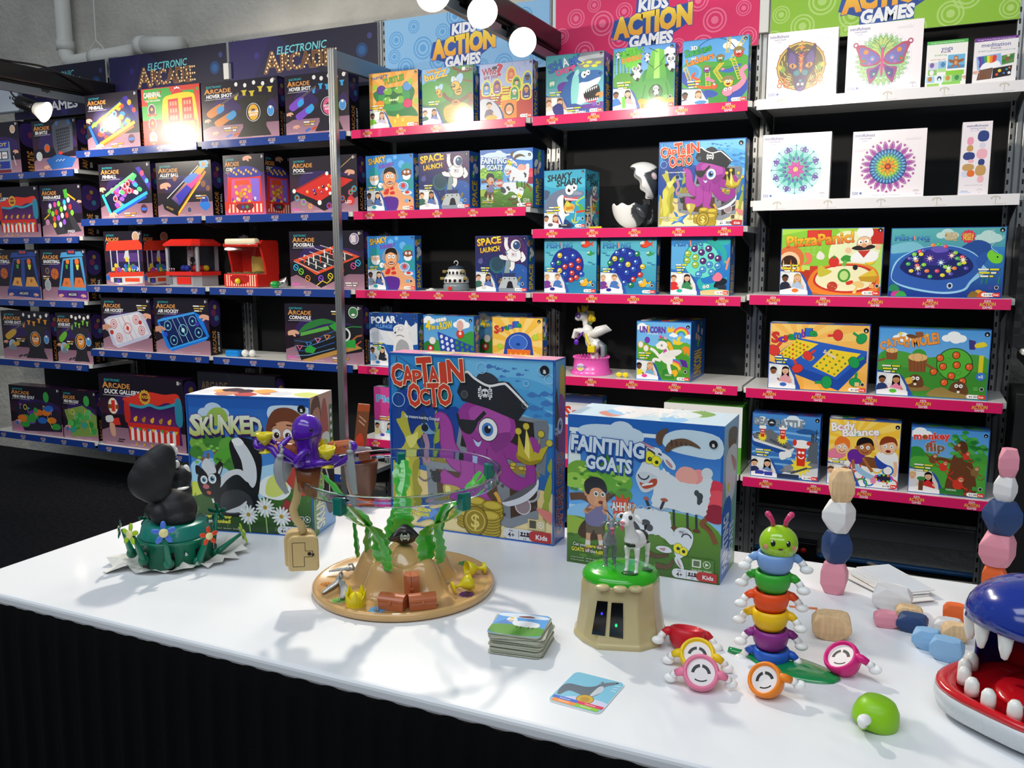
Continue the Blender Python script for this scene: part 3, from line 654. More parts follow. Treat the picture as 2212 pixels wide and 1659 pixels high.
def a_hover(g1,g2,core,bodyc='#2c2a30',gun2=None):
 def f(A):
  arc(A,'HOVER SHOT',.34);
  for k in range(5): A.e(.47+.115*k,.07+(.03 if k % 2 else 0),.036,'#e3e2e0')
  A.poly([(.52,.3),(.66,.27),(.92,.3),(.86,.42),(.84,.8),(.9,.96),(.46,.96),(.54,.8),(.52,.42)],bodyc)
  A.poly([(.4,.3),(.56,.36),(.54,.44)],bodyc);A.poly([(.96,.28),(.82,.36),(.84,.46)],bodyc)
  for k,(u,v) in enumerate(((.46,.28),(.57,.22),(.67,.24),(.78,.18),(.9,.2))): A.poly([(u-.04,v-.04),(u+.04,v-.04),(u+.018,v),(u+.018,v+.05),(u-.018,v+.05),(u-.018,v)],g2)
  A.eo(.68,.56,.115,core,'#14131a',.02,.135);A.ring(.68,.56,.15,.01,'#d8d8dc');A.e(.68,.53,.05,'#5a3a2a',.03);A.t('HOVER',.68,.55,.035,'#f2f2f5',w=.13,align='C',bold=.05);A.t('SHOT',.68,.6,.035,'#f2f2f5',w=.1,align='C',bold=.05)
  A.b([(.06,.52),(.16,.42),(.28,.36),(.3,.44),(.24,.52),(.12,.6)],g1);A.l([(.26,.38),(.5,.22)],.035,'#5a525a')
  if gun2: A.b([(.16,.68),(.26,.6),(.4,.52),(.43,.6),(.34,.68),(.22,.76)],g1);A.b([(.32,.6),(.42,.5),(.46,.58),(.38,.66)],gun2);A.b([(.2,.46),(.27,.4),(.3,.48),(.22,.54)],gun2)
  else: A.eo(.2,.7,.1,'#8fc0e0','#dfe6ec',.008);A.e(.2,.66,.035,'#c9977a');A.b([(.13,.8),(.17,.7),(.24,.7),(.28,.8)],'#7d8894');A.b([(.22,.66),(.33,.63),(.34,.7),(.24,.72)],g1)
  A.eo(.9,.56,.065,'#4a90d0','#c0d8ea',.008,.08);A.e(.9,.5,.022,'#f0f0f0');hand(A,.08,.64,.09);hand(A,.18,.86,.09) if gun2 else None
  for k in range(2): A.poly([(.3+.1*k,.93-.02*k),(.38+.1*k,.89-.02*k),(.4+.1*k,.92-.02*k),(.32+.1*k,.96-.02*k)],'#3a3a48' if not gun2 else ('#c0502a' if k else '#3a6ac0'))
  tagl(A,.28,.78 if gun2 else .56,.2,2,'#d0a040')
 return f
def a_golf(a,b):
 def f(A):
  arc(A,'MINI MINI GOLF',.42);A.poly([(.06,.42),(.6,.3),(.98,.48),(.98,.9),(.25,.96)],a[0]);g=random.Random(len(a[0])+ord(a[1][2]))
  for k in range(14): u,v=g.uniform(.15,.9),g.uniform(.42,.85);A.b([(u-.09,v),(u,v-.06),(u+.09,v-.02),(u+.06,v+.06),(u-.05,v+.07)],a[1+k % (len(a)-1)])
  for k in range(5): u,v=.2+.15*k,.5+.07*(k % 3);A.l([(u,v),(u,v-.12)],.008,'#d8d8d8');A.poly([(u,v-.12),(u+.05,v-.1),(u,v-.08)],NEON[k])
  A.e(.72,.2,.085,'#3aa04a',.11);A.e(.5,.5,.06,'#3aa04a');A.ring(.3,.45,.05,.02,'#d8c83a');hand(A,.16,.76,.11,'#d8a08a');A.e(.12,.8,.04,'#2a6ac0');A.l([(.72,.6),(.8,.85)],.015,'#e0c83a');A.t(b,.1,.93,.05,'#f050b0',w=.12,bold=.05)
 return f
def a_ping(A): arc(A,'PING PONG',.42);A.r(0,0,1,1,'#1c1f27');A.t('ARCADE',.05,.16,.1,'#5a4a3c',w=.34,bold=.04);A.t('PING PONG',.08,.29,.07,'#6c7078',w=.34,bold=.04,shear=.1);A.r(.3,.4,.7,.6,'#6a2a2a');A.poly([(.5,.4),(1,.2),(1,.8),(.6,.9)],'#262a33')
def a_pinball(seed,warm):
 def f(A):
  arc(A,'PINBALL',.27);A.poly([(.04,.55),(.72,.12),(.98,.55),(.22,.97)],'#1c2a6a' if warm else '#14183a');A.poly([(.1,.56),(.68,.2),(.88,.55),(.24,.88)],'#3a2a5a' if warm else '#1c1c40')
  g=random.Random(seed);cols=['#e84a2a','#f0a02a','#e8d83a','#4ac04a','#2a8ae0','#d83a90'] if warm else ['#e83a6a','#3ab0f0','#f08a9a','#a05ae0','#5ae07a','#f2f2f8']
  for k in range(34):
   t_,w_=g.random(),g.random();u=.12+.56*t_+.18*w_*(1-.2*t_);v=.56-.34*t_+.30*w_
   A.b([(u-.05,v),(u-.01,v-.05),(u+.05,v-.01),(u+.02,v+.04)],cols[g.randrange(len(cols))])
  for u,v in ((.5,.42),(.58,.5),(.55,.38),(.3,.64)): A.eo(u,v,.045,cols[4] if warm else '#e8404a','#e8e8f0',.012);A.e(u,v,.02,'#1a2a4a')
  A.l([(.1,.58),(.68,.2)],.05,'#b8d83a' if warm else '#7ae08a');A.l([(.24,.9),(.92,.55)],.06,'#f0b03a' if warm else '#3ab8f0');A.l([(.22,.96),(.9,.62)],.04,'#e06a2a' if warm else '#2a5ad0');A.l([(.05,.56),(.2,.94)],.06,'#2a6ae0' if warm else '#3ad0e0')
  A.poly([(.72,.1),(.8,.08),(.99,.4),(.96,.5)],'#3a2a8a' if warm else '#4a3ab0');A.e(.84,.2,.05,'#f0a02a' if warm else '#f05a7a');A.e(.92,.34,.045,'#e84a2a' if warm else '#5ac0f0')
  hand(A,.06,.46,.12,'#e2ae96');hand(A,.25,.93,.13,'#e2ae96');A.eo(.84,.84,.07,'#5a2a3a','#1a1a20',.01);A.r(.79,.82,.89,.87,'#3a6ad8');tagl(A,.45,.9,.24,2,'#f09a3a')
 return f
def a_carn(A):
 A.r(0,0,1,1,('#c83a2c','#e0503a'));g=random.Random(2)
 for k in range(22): A.r(g.uniform(0,.95),g.uniform(0,.5),g.uniform(.05,1),g.uniform(.05,.5),['#3aa040','#a82a28','#e86a4a','#7ab83a','#d84a70'][k % 5]) if k < 6 else A.e(g.random(),g.uniform(.02,.4),.03,['#3aa040','#b82a28','#e8a04a','#7a3aa0'][k % 4])
 A.r(0,.3,.36,.55,'#4aa848');A.r(0,.55,1,1,'#c83c34');A.star(.62,.1,.1,'#f2f0ee',10,.7);A.b([(.52,.12),(.62,.04),(.72,.12),(.66,.17),(.58,.17)],'#c82a2a')
 A.b([(.36,.3),(.4,.18),(.52,.14),(.72,.12),(.86,.14),(.92,.24),(.96,.78),(.9,.84),(.4,.84),(.34,.78)],'#f0c814')
 for u in (.46,.70):
  A.poly([(u,.22),(u+.17,.21),(u+.19,.62),(u-.01,.62)],'#c8281e')
  for i in range(3):
   for j in range(3): A.r(u+.025+.045*j,.26+.12*i,u+.055+.045*j,.33+.12*i,'#e89a7a')
 A.poly([(.36,.62),(.93,.6),(.96,.84),(.36,.85)],'#e86a3a');A.poly([(.4,.7),(.9,.68),(.93,.8),(.4,.82)],'#f08a4a')
 A.t('CARNIVAL',.19,.11,.085,'#f4f0e8',w=.3,align='C',bold=.06,out='#a82030',ow=.05);A.r(.12,.155,.28,.185,'#e8a82a');A.t('TOSS THE CLOWN',.19,.215,.028,'#f6f0e8',w=.26,align='C',bold=.04)
 for v,c in ((.38,'#5a2a4a'),(.62,'#e0382c'),(.86,'#e8c8a8')): A.eo(.17,v,.085,c,'#f0e8e0',.012,.1);A.r(.09,v+.06,.25,v+.1,'#e0582a');A.e(.17,v-.02,.03,'#d8a840')
 A.b([(.36,.72),(.42,.66),(.45,.76),(.43,.92),(.38,.9)],'#5a3ac0');A.e(.4,.68,.04,'#7a4ad0');A.b([(.82,.68),(.88,.62),(.9,.74),(.88,.86),(.84,.84)],'#9ad83a');A.e(.85,.65,.035,'#b8e84a');A.b([(.32,.84),(.5,.8),(.6,.94),(.3,.98)],'#d8302a')
def a_alley(A):
 arc(A,'ALLEY BALL',.34);A.poly([(.1,.74),(.82,.06),(.96,.1),(.36,.98)],'#16161c');A.poly([(.26,.66),(.8,.1),(.9,.14),(.4,.8)],('#f0b020','#2a2a9a'));A.poly([(.55,.42),(.72,.24),(.86,.26),(.64,.5)],'#e84a9a');A.poly([(.34,.62),(.55,.42),(.64,.5),(.42,.76)],'#3a36b8')
 A.l([(.36,.97),(.9,.2)],.05,'#f08a20');A.l([(.38,.93),(.8,.38)],.02,'#f0e040');A.l([(.18,.66),(.78,.09)],.015,'#e8e8ee');A.poly([(.79,.02),(.93,.0),(.95,.12),(.82,.15)],'#6ab0e0');A.e(.87,.07,.045,'#c88a3a');A.poly([(.08,.72),(.26,.66),(.4,.8),(.36,.99),(.12,.86)],'#1c1c22')
 A.t('ARCADE',.22,.84,.035,'#c89a50',w=.13,bold=.04,align='C',rot=-20);hand(A,.18,.42,.17,'#dba88e');A.e(.34,.3,.05,'#a06a40');A.e(.85,.42,.06,'#8a5a38');A.e(.93,.5,.05,'#8a5a38');A.eo(.86,.72,.09,'#2a3aa0','#9aa0c0',.01);A.b([(.76,.78),(.9,.74),(.96,.82),(.86,.9)],'#2a7ad8');A.eo(.58,.88,.05,'#4a4a7a','#c8a868',.008)
 A.b([(.5,.34),(.66,.22),(.76,.26),(.6,.4)],'#5a8ad8');tagl(A,.7,.62,.2,2,'#e09a40')
def a_coin(A):
 arc(A,'COIN PUSHER',.42,tsz=.055);A.r(0,.3,1,1,('#3a1a5a','#c05a8a'));A.poly([(.1,.3),(.9,.3),(.94,.97),(.06,.97)],'#e0342c');A.b([(.14,.3),(.3,.22),(.5,.19),(.75,.22),(.9,.3),(.86,.37),(.16,.37)],'#3a3a9a')
 for k in range(11): A.e(.2+.06*k,.29+.03*((k*7) % 3-1),.022,'#f0b83a')
 A.poly([(.2,.4),(.86,.4),(.88,.78),(.16,.78)],'#d85a9a');A.poly([(.66,.4),(.86,.4),(.88,.78),(.7,.78)],'#8a6ad8')
 g=random.Random(8)
 for k in range(26): A.e(g.uniform(.28,.66),g.uniform(.46,.72),.032,['#f0c830','#e89a2a','#c8a030','#e8602a'][k % 4],.025)
 A.r(.28,.42,.62,.5,'#e8502a')
 for k in range(12): A.e(g.uniform(.2,.82),g.uniform(.72,.78),.028,['#4a50d0','#d8d8e0','#a03aa0','#e8d83a'][k % 4])
 A.r(.06,.79,.94,.97,'#e0342c')
 for k in range(9): A.r(.09+.097*k,.82,.135+.097*k,.96,'#f3dcc8')
 A.b([(.3,.82),(.7,.82),(.64,.92),(.36,.92)],'#7a2430');A.e(.45,.87,.03,'#3a5ac0');A.e(.55,.87,.03,'#3aa04a');hand(A,.62,.06,.12,'#dca58c');A.e(.03,.85,.08,'#d83a2a')
def a_pool(A):
 arc(A,'POOL',.17,big=.85);A.poly([(.02,.62),(.55,.28),(.98,.42),(.98,.75),(.5,.97)],'#1f1a24');A.poly([(.07,.6),(.56,.32),(.94,.44),(.44,.8)],'#d42c26');A.l([(.05,.6),(.56,.3)],.03,'#a02420')
 g=random.Random(5)
 for k,(u,v) in enumerate(((.26,.62),(.36,.6),(.44,.56),(.5,.54),(.55,.58),(.48,.64),(.58,.52),(.66,.62),(.62,.55),(.38,.66),(.6,.66))): A.e(u,v,.03,['#e8a02a','#2a3a9a','#e0702a','#1c1c20','#f0f0ee','#a02a4a'][k % 6]);A.e(u-.008,v-.01,.01,'#f8f8f8')
 A.l([(.96,.02),(.78,.2),(.6,.4)],.012,'#c8a070');hand(A,.88,.3,.13,'#dba58a',-1);A.e(.06,.6,.04,'#f2ece8');A.e(.56,.31,.035,'#f2ece8');A.e(.44,.82,.045,'#f2ece8')
 for k,(u,v) in enumerate(((.1,.72),(.2,.8),(.3,.88),(.58,.88),(.68,.82),(.78,.76),(.9,.66),(.95,.6))): A.ring(u,v,.05,.012,NEON[(k+1) % 7]);A.ring(u,v,.028,.01,NEON[(k+3) % 7])
 A.e(.9,.8,.08,'#d83a36');A.t('LED',.82,.82,.05,'#f4d8d8',w=.09,bold=.05);A.t('Kids',.03,.93,.05,'#f060c0',w=.1,bold=.05)
def a_claw(A):
 arc(A,'CLAW CRANE GAME',.55,tsz=.055);A.eo(.84,.1,.08,'#c8a080','#e8e0e0',.012);A.poly([(.06,.24),(.16,.18),(.9,.16),(.99,.24),(.99,.34),(.03,.36)],'#e2412a');A.poly([(.1,.36),(.95,.34),(.93,.74),(.12,.76)],'#2a2048');A.r(.3,.4,.9,.56,'#5a3a80')
 for u in (.16,.33,.62,.88): A.l([(u,.35),(u+.01,.74)],.025,'#d0d3da')
 g=random.Random(6)
 for k in range(22): A.e(g.uniform(.22,.86),g.uniform(.6,.75),.04,['#d83a3a','#3a70c8','#e0c83a','#3aa050','#e8e4e0','#8a4ab0'][k % 6])
 A.poly([(.55,.36),(.61,.36),(.66,.5),(.5,.5)],'#c8ccd2');A.e(.58,.52,.045,'#e8d02a');A.poly([(.08,.76),(.97,.74),(.99,.82),(.07,.86)],'#e2412a');A.poly([(.12,.85),(.97,.82),(.95,.95),(.35,.99),(.12,.93)],'#d8d6d4');A.r(.5,.86,.88,.93,'#e8502f');A.r(.2,.86,.42,.95,'#3a3a5a');A.e(.32,.92,.04,'#5a4ac0');A.e(.05,.86,.05,'#2a6ac0')
def a_foos(A):
 arc(A,'FOOSBALL',.28,big=.85);A.poly([(.02,.53),(.58,.24),(.98,.45),(.98,.62),(.42,.98),(.03,.72)],'#19181e');A.poly([(.05,.5),(.6,.26),(.95,.44),(.36,.76)],'#e0502c');A.poly([(.12,.53),(.6,.32),(.88,.45),(.37,.7)],'#2a2c30')
 for k in range(6): a,b=(.1+.075*k,.62-.055*k),(.4+.09*k,.72-.06*k);A.l([(a[0]-.05,a[1]-.1),(b[0],b[1])],.012,'#c8c8cc')
 for k,(u,v) in enumerate(((.2,.5),(.26,.54),(.36,.6),(.42,.5),(.48,.4),(.52,.5),(.6,.42),(.33,.48),(.68,.46),(.56,.36),(.75,.46))): A.l([(u,v-.06),(u,v+.05)],.025,'#e84a2c' if k % 3 == 0 else '#ece6e0');A.e(u,v-.07,.014,'#ece6e0')
 A.e(.48,.6,.03,'#f2f2f2');
 for k,(u,v) in enumerate(((.08,.63),(.15,.7),(.24,.82),(.42,.82),(.55,.78),(.7,.68),(.86,.6),(.92,.55))): A.ring(u,v,.05,.014,NEON[(k+1) % 7]);A.l([(u-.03,v-.03),(u+.03,v+.03)],.012,NEON[(k+1) % 7])
 A.l([(.36,.94),(.44,.86),(.5,.9),(.56,.84)],.018,'#f0c83a');A.eo(.88,.14,.085,'#8a7aa8','#e0d8e0',.012);A.r(.84,.08,.9,.2,'#d8d0d0');A.t('Kids',.03,.92,.05,'#f060c0',w=.1,bold=.05);tagl(A,.74,.88,.18,2,'#e0d0d8')
def a_air(neon):
 def f(A):
  arc(A,'AIR HOCKEY',.38);t=('#e6e3ea','#d6d8e6') if not neon else ('#152a6a','#0c1c50');ln='#c83a34' if not neon else '#8ad8e0'
  A.poly([(.04,.42),(.15,.36),(.75,.24),(.86,.3),(.99,.66),(.92,.74),(.3,.96),(.2,.9)],'#c0c4dc' if not neon else '#1a7ae0');A.poly([(.08,.43),(.74,.27),(.94,.66),(.28,.9)],t)
  if neon: A.l([(.06,.42),(.74,.25)],.04,'#3aa0f0');A.l([(.26,.92),(.95,.68)],.03,'#3aa0f0')
  A.l([(.42,.35),(.62,.79)],.012,ln);A.ring(.52,.57,.1,.012,ln);A.e(.52,.57,.04,'#d83a2c' if not neon else '#b0e8e0')
  for u,v in ((.24,.5),(.34,.76),(.7,.4),(.8,.6)):
   A.ring(u,v,.085,.012,ln);A.ring(u,v,.05,.012,ln) if not neon else None;A.e(u,v,.022,ln)
  for d in (.33,.53): A.l([(d,.38-.06*(d > .4)),(d+.17,.8-.06*(d > .4))],.008,'#a0a4b0' if not neon else '#cfe8f0')
  hand(A,.1,.56,.17,'#c9937c');A.e(.19,.66,.05,'#b8322c' if not neon else '#2a50d0',.045);hand(A,.9,.32,.15,'#e0a88e',-1);A.e(.78,.45,.045,'#b8322c' if not neon else '#4a3ab0',.04);tagl(A,.72,.12,.22,3,'#c89a40')
 return f
def a_corn(A):
 arc(A,'CORNHOLE',.28,big=.85);A.poly([(.1,.62),(.62,.36),(.98,.32),(.98,.78),(.2,.99)],'#1c1e22');A.poly([(.1,.62),(.6,.4),(.7,.52),(.12,.72)],'#2a2c30')
 A.b([(.17,.5),(.3,.32),(.5,.24),(.66,.3),(.5,.34),(.3,.44)],'#2c7a3a');A.poly([(.57,.36),(.68,.28),(.74,.36),(.66,.46)],'#2f9a3a');A.poly([(.2,.5),(.56,.36),(.58,.42),(.2,.56)],'#5aa84a')
 for a in (.0,.1,.2,.3): A.l([(.12,.64+a*.9),(.3,.66+a*.75),(.64,.44+a)],.01,['#3a6ac0','#5a90d8','#3a6ac0','#7ab0e0'][int(a*10)])
 A.poly([(.2,.98),(.9,.66),(.98,.72),(.3,1)],'#b98c4a');A.l([(.8,.66),(.92,.52),(.98,.5)],.03,'#a8603a');A.l([(.86,.72),(.97,.6)],.02,'#d84a4a');A.l([(.76,.4),(.86,.36),(.98,.36)],.012,'#3aa050')
 for k,(u,v) in enumerate(((.18,.76),(.3,.7),(.42,.62),(.54,.56))): A.poly([(u-.04,v-.04),(u+.05,v-.04),(u,v+.05)],['#d86a90','#3a80c0','#d880a0','#e08a50'][k]);A.poly([(u-.02,v-.03),(u+.03,v-.03),(u,v+.025)],'#1c1e22')
 A.poly([(.25,.78),(.32,.71),(.4,.76),(.36,.85),(.26,.84)],'#2fa040');A.poly([(.76,.6),(.9,.58),(.9,.72),(.77,.72)],'#2fa040');A.ring(.77,.5,.1,.035,'#dedede');A.e(.77,.5,.08,'#101014');hand(A,.12,.5,.15,'#dba88a');A.eo(.88,.12,.085,'#3a7a4a','#e0e6e0',.012);A.e(.88,.16,.04,'#f0f0ee',.02);A.t('Kids',.03,.93,.05,'#f060c0',w=.1,bold=.05);tagl(A,.6,.9,.22,2,'#e09a40');tagl(A,.6,.1,.16,2,'#c8a040')

# ---- children's game boxes
BOYG=((SK[2],'#1c1614','#7ac83a'),(SK[0],'#8a5a3a','#c9c0d8'))
def a_turtles(A):
 A.r(0,0,1,1,('#f2a23a','#f0b04a'));A.rays(.5,.5,'#f5b75c',14)
 A.b([(.08,.36),(.2,.3),(.35,.28),(.65,.27),(.85,.28),(.93,.38),(.86,.6),(.95,.72),(.98,.82),(.8,.8),(.4,.78),(.3,.62),(.14,.5)],'#1f7a3c');A.b([(.2,.36),(.5,.3),(.8,.33),(.78,.62),(.5,.7),(.25,.62)],'#2f9a4c');A.e(.5,.46,.2,'#1c6a34',.12)
 for u,v,c in ((.25,.31,'#5a3a9a'),(.78,.28,'#5a9ad8'),(.22,.57,'#f08a2a'),(.78,.58,'#d82a68')): A.eo(u,v,.095,c,'#2a2a2a',.006,.08)
 for u,v in ((.38,.34),(.6,.33),(.36,.5),(.62,.5)): A.b([(u-.09,v),(u-.02,v-.06),(u+.07,v-.05),(u+.08,v+.05),(u-.02,v+.06)],'#7ab83a');A.e(u-.03,v-.03,.014,'#f4f4e8')
 for k in range(5): A.e(.42+.04*k,.5,.018,'#f0eecc')
 for u,v in ((.12,.25),(.85,.2),(.95,.55)): A.e(u,v,.05,'#a8c83a',.06)
 A.t('hungry',.05,.09,.065,'#2c3a78',w=.34,bold=.03,out='#f6ecd8',ow=.03,rot=8);A.t('TURTLES',.3,.17,.10,'#5fb82e',w=.42,bold=.05,out='#14401c',ow=.05,rot=8)
 A.r(.4,.84,1,1,'#f2b232');photo(A,*BOYG,top=.66,w=.4);tagl(A,.03,.57,.28,3)
 for u,v in ((.58,.8),(.52,.88),(.68,.87)): A.eo(u,v,.03,'#f5d84a','#c89a20',.005,.04)
 foot(A);badge(A,.95,.045,.025);edge(A,'#d8944a',.006)
def bee(A,u,v,s,wing=True):
 k=A.asp
 if wing: A.e(u+.5*s*k,v-.7*s,.45*s,'#a9cdea',.7*s,30);A.e(u-.2*s*k,v-.6*s,.35*s,'#c2dcf0',.5*s,-25)
 A.eo(u+.35*s*k,v+.55*s,.5*s,'#e9a81f','#2a1a0a',.05*s,.55*s);A.l([(u+.05*s*k,v+.5*s),(u+.7*s*k,v+.4*s)],.14*s,'#2a1a0a');A.l([(u+.1*s*k,v+.75*s),(u+.7*s*k,v+.7*s)],.14*s,'#2a1a0a')
 A.eo(u,v,.55*s,'#f0b428','#2a1a0a',.05*s,.5*s);A.e(u-.2*s*k,v,.2*s,'#1c120a',.22*s);A.e(u-.22*s*k,v-.05*s,.07*s,'#fff');A.e(u-.5*s*k,v+.15*s,.12*s,'#1c120a')
 A.l([(u-.1*s*k,v-.45*s),(u-.2*s*k,v-.8*s)],.06*s,'#c98a1a');A.e(u-.2*s*k,v-.85*s,.1*s,'#e9b43a');A.l([(u+.3*s*k,v-.4*s),(u+.4*s*k,v-.75*s)],.06*s,'#c98a1a')
def a_buzz(A):
 A.r(0,0,1,1,('#3f8a34','#2c7430'));A.b([(0,0),(.5,0),(.52,.12),(.3,.2),(.1,.36),(0,.4)],'#7ab8e8');A.b([(.0,.3),(.2,.22),(.5,.3),(.6,.5),(.3,.64),(0,.6)],'#3f9a3a');A.l([(.6,.02),(.8,.1),(.98,.08)],.05,'#6a3a1c',True)
 A.l([(.98,.5),(.7,.62),(.5,.55),(.42,.45)],.07,'#6a3a1e',True);A.l([(1,.6),(.8,.8),(.74,.98)],.1,'#7a4522',True);A.l([(.7,.1),(.76,.24),(1,.3)],.03,'#7a4a20');A.r(.9,.5,1,.6,'#8a5228')
 bee(A,.32,.42,.1);bee(A,.66,.34,.155);
 A.b([(.42,.75),(.55,.66),(.78,.64),(.95,.74),(.96,.92),(.8,.99),(.5,.97)],'#e3a33a');A.eo(.66,.63,.08,'#c98522','#8a5210',.01,.04);A.e(.66,.63,.05,'#6a3a0c',.02)
 for k in range(3): A.l([(.46,.76+.06*k),(.7,.72+.06*k),(.92,.78+.06*k)],.012,'#c98a24',True)
 A.t('honey bee',.1,.06,.05,'#f2a41e',w=.3,bold=.06,out='#3a1e0a',ow=.05,rot=10);A.t('buZZ',.06,.16,.115,'#f5c12a',w=.44,bold=.06,out='#4a260a',ow=.05,rot=8)
 photo(A,(SK[0],'#7a3a24','#2a6a5a'),(SK[1],'#2a1a14','#6a7ac0'),top=.68,w=.38);tagl(A,.12,.58,.24,2);play(A,.86,.06,'#e8f0e4');badge(A,.96,.045,.024);foot(A);edge(A,'#3f78b8',.006)
def a_who(A):
 A.r(0,0,1,1,('#aebbe2','#b8c0e0'));A.poly([(0,.44),(.3,.38),(1,.52),(1,1),(0,1)],'#b8382c');g=random.Random(9)
 for k in range(8): A.t('?',g.uniform(.05,.95),g.uniform(.05,.3),.08,'#93a4d4',rot=g.uniform(-40,40))
 for k in range(5): A.r(.42,.42+.05*k,.56,.45+.05*k,'#e4d84a');A.r(.4,.6+.05*k,.55,.63+.05*k,'#e4d84a');A.r(.35,.74+.05*k,.46,.77+.05*k,'#d8cc40')
 def card(u,v,c,skin,hair,s=1):
  A.b([(u-.085*s,v+.13*s),(u-.085*s,v-.06*s),(u,v-.14*s),(u+.085*s,v-.06*s),(u+.085*s,v+.13*s)],'#e9dc4e');A.b([(u-.062*s,v+.11*s),(u-.062*s,v-.05*s),(u,v-.11*s),(u+.062*s,v-.05*s),(u+.062*s,v+.11*s)],c);A.e(u,v-.01,.034*s,skin,.045*s);A.b([(u-.04*s,v-.02),(u-.03*s,v-.06*s),(u+.03*s,v-.06*s),(u+.04*s,v-.02),(u,v-.04*s)],hair);A.l([(u-.04*s,v+.09*s),(u+.04*s,v+.09*s)],.016,'#e8ecf2')
 for a in ((.13,.42,'#4a90d0',SK[0],'#1c2030'),(.33,.41,'#8a5a9a',SK[1],'#6a3a2a'),(.6,.22,'#e07a5a','#e8a070','#d86a3a'),(.7,.38,'#4a9a58',SK[0],'#3a2a24'),(.9,.32,'#4a80c0',SK[3],'#1c1614'),(.66,.55,'#3a9a68',SK[0],'#e8e8e8'),(.88,.53,'#4a3a80',SK[1],'#e0a030')): card(*a)
 A.t('Who',.05,.145,.12,'#a8284a',w=.27,bold=.06,out='#f2e4e8',ow=.03,rot=4);A.t('?',.34,.12,.2,'#c42a4a',w=.09,bold=.06,out='#f2e4e8',ow=.02);A.t('are you',.08,.235,.07,'#8a2a5a',w=.26,bold=.05,out='#f2e4e8',ow=.03,rot=4);A.poly([(.24,.06),(.33,.05),(.33,.09),(.36,.1),(.22,.11),(.245,.09)],'#2a2a36')
 A.r(.42,.66,.7,.98,'#ec8a2a');A.e(.56,.82,.1,'#3a2420',.11);A.e(.56,.83,.07,'#f2b48a',.085);A.ring(.53,.82,.025,.007,'#c8403a');A.ring(.59,.82,.025,.007,'#c8403a');A.l([(.52,.88),(.6,.88)],.014,'#f4f0ee')
 A.b([(0,.64),(.2,.62),(.4,.8),(.44,1.02),(0,1.02)],'#2a4a98');A.b([(0,.65),(.2,.63),(.37,.8),(.4,1.02),(0,1.02)],'#c9ccd6');kid(A,.18,.74,.14,SK[0],'#2a1c18','#5a4a6a');A.e(.22,.95,.12,'#c8a83a',.05);tagl(A,.2,.55,.2,3);A.t('8',.8,.95,.02,'#555');foot(A,'6+');badge(A,.96,.04,.022);edge(A,'#7a8cc8',.006)
def a_shaky(A):
 A.r(0,0,1,1,('#2f8ad8','#4aa0e4'))
 for u,v,r in ((.5,.12,.06),(.62,.05,.04),(.9,.25,.05),(.55,.25,.05),(.75,.18,.07)): A.e(u,v,r,'#6ab4ee')
 A.b([(.3,.62),(.36,.5),(.66,.5),(.74,.66),(.92,.74),(1,.84),(1,1),(.3,1)],'#eba878');A.b([(.36,.76),(.66,.78),(.62,1),(.38,1)],'#5a2a94');A.b([(.34,.3),(.5,.2),(.66,.3),(.66,.46),(.34,.46)],'#8a97a6')
 A.eo(.5,.42,.13,'#ebaa7a','#5a3018',.008,.16);A.b([(.38,.34),(.42,.24),(.58,.23),(.63,.35),(.5,.3)],'#1a1614');eye(A,.46,.38,.035,None);eye(A,.55,.38,.035,None);A.b([(.43,.51),(.5,.47),(.58,.51),(.5,.53)],'#7a2420');A.l([(.45,.505),(.56,.505)],.014,'#f4f2f0')
 A.b([(0,.42),(.08,.4),(.26,.42),(.36,.58),(.3,.64),(0,.66)],'#2a8a98');A.eo(.17,.41,.1,'#f0c09a','#4a2a1a',.006,.11);A.b([(.06,.36),(.1,.24),(.22,.22),(.28,.34),(.16,.36)],'#2fa0a8');A.b([(.08,.44),(.16,.46),(.27,.44),(.22,.53),(.12,.52)],'#f2f4f6');A.e(.21,.39,.025,'#fff');A.e(.15,.39,.025,'#fff');A.e(.215,.4,.01,'#111');A.e(.155,.4,.01,'#111');A.e(.3,.54,.05,'#f4f4f4')
 A.b([(.74,.5),(.82,.42),(.98,.44),(1,.62),(.86,.6)],'#2f98a0');A.eo(.85,.34,.1,'#8a5030','#2a1410',.006,.11);A.b([(.74,.3),(.78,.18),(.92,.17),(.97,.28),(.85,.26)],'#2fa0a8');A.b([(.77,.37),(.85,.39),(.94,.37),(.9,.45),(.8,.45)],'#f2f4f6');A.e(.82,.32,.026,'#fff');A.e(.89,.32,.026,'#fff');A.e(.825,.325,.01,'#111');A.e(.885,.325,.01,'#111')
 A.eo(.78,.57,.1,'#7ab8e8','#f0f0f4',.012,.07);A.star(.78,.56,.08,'#d83a3a',8,.4);A.eo(.86,.69,.1,'#e6ecf2','#a0b0c0',.008,.035);A.e(.86,.68,.05,'#d8382c',.025)
 A.b([(.37,.7),(.4,.62),(.48,.6),(.46,.7)],'#d83028');A.b([(.5,.6),(.56,.57),(.58,.61),(.52,.63)],'#d83028');A.b([(.5,.67),(.58,.65),(.6,.7),(.52,.71)],'#d83028');A.l([(.31,.53),(.4,.65)],.016,'#8a9aa8')
 A.t('SHAKY',.06,.115,.105,'#f6c22e',w=.36,bold=.06,out='#3a2a6a',ow=.06,rot=8);A.t('SURGERY',.27,.21,.065,'#8a5ac8',w=.32,bold=.05,out='#2a1c60',ow=.05,rot=8)
 photo(A,(SK[3],'#14100e','#8a98b0'),(SK[0],'#3a241c','#4a6aa8'),top=.62,w=.38,prop='#3ab0b8');tagl(A,.04,.56,.18,2);play(A,.88,.83,'#7ab0e0');foot(A,'6+');badge(A,.95,.045,.024);edge(A,'#2a62b4',.008)
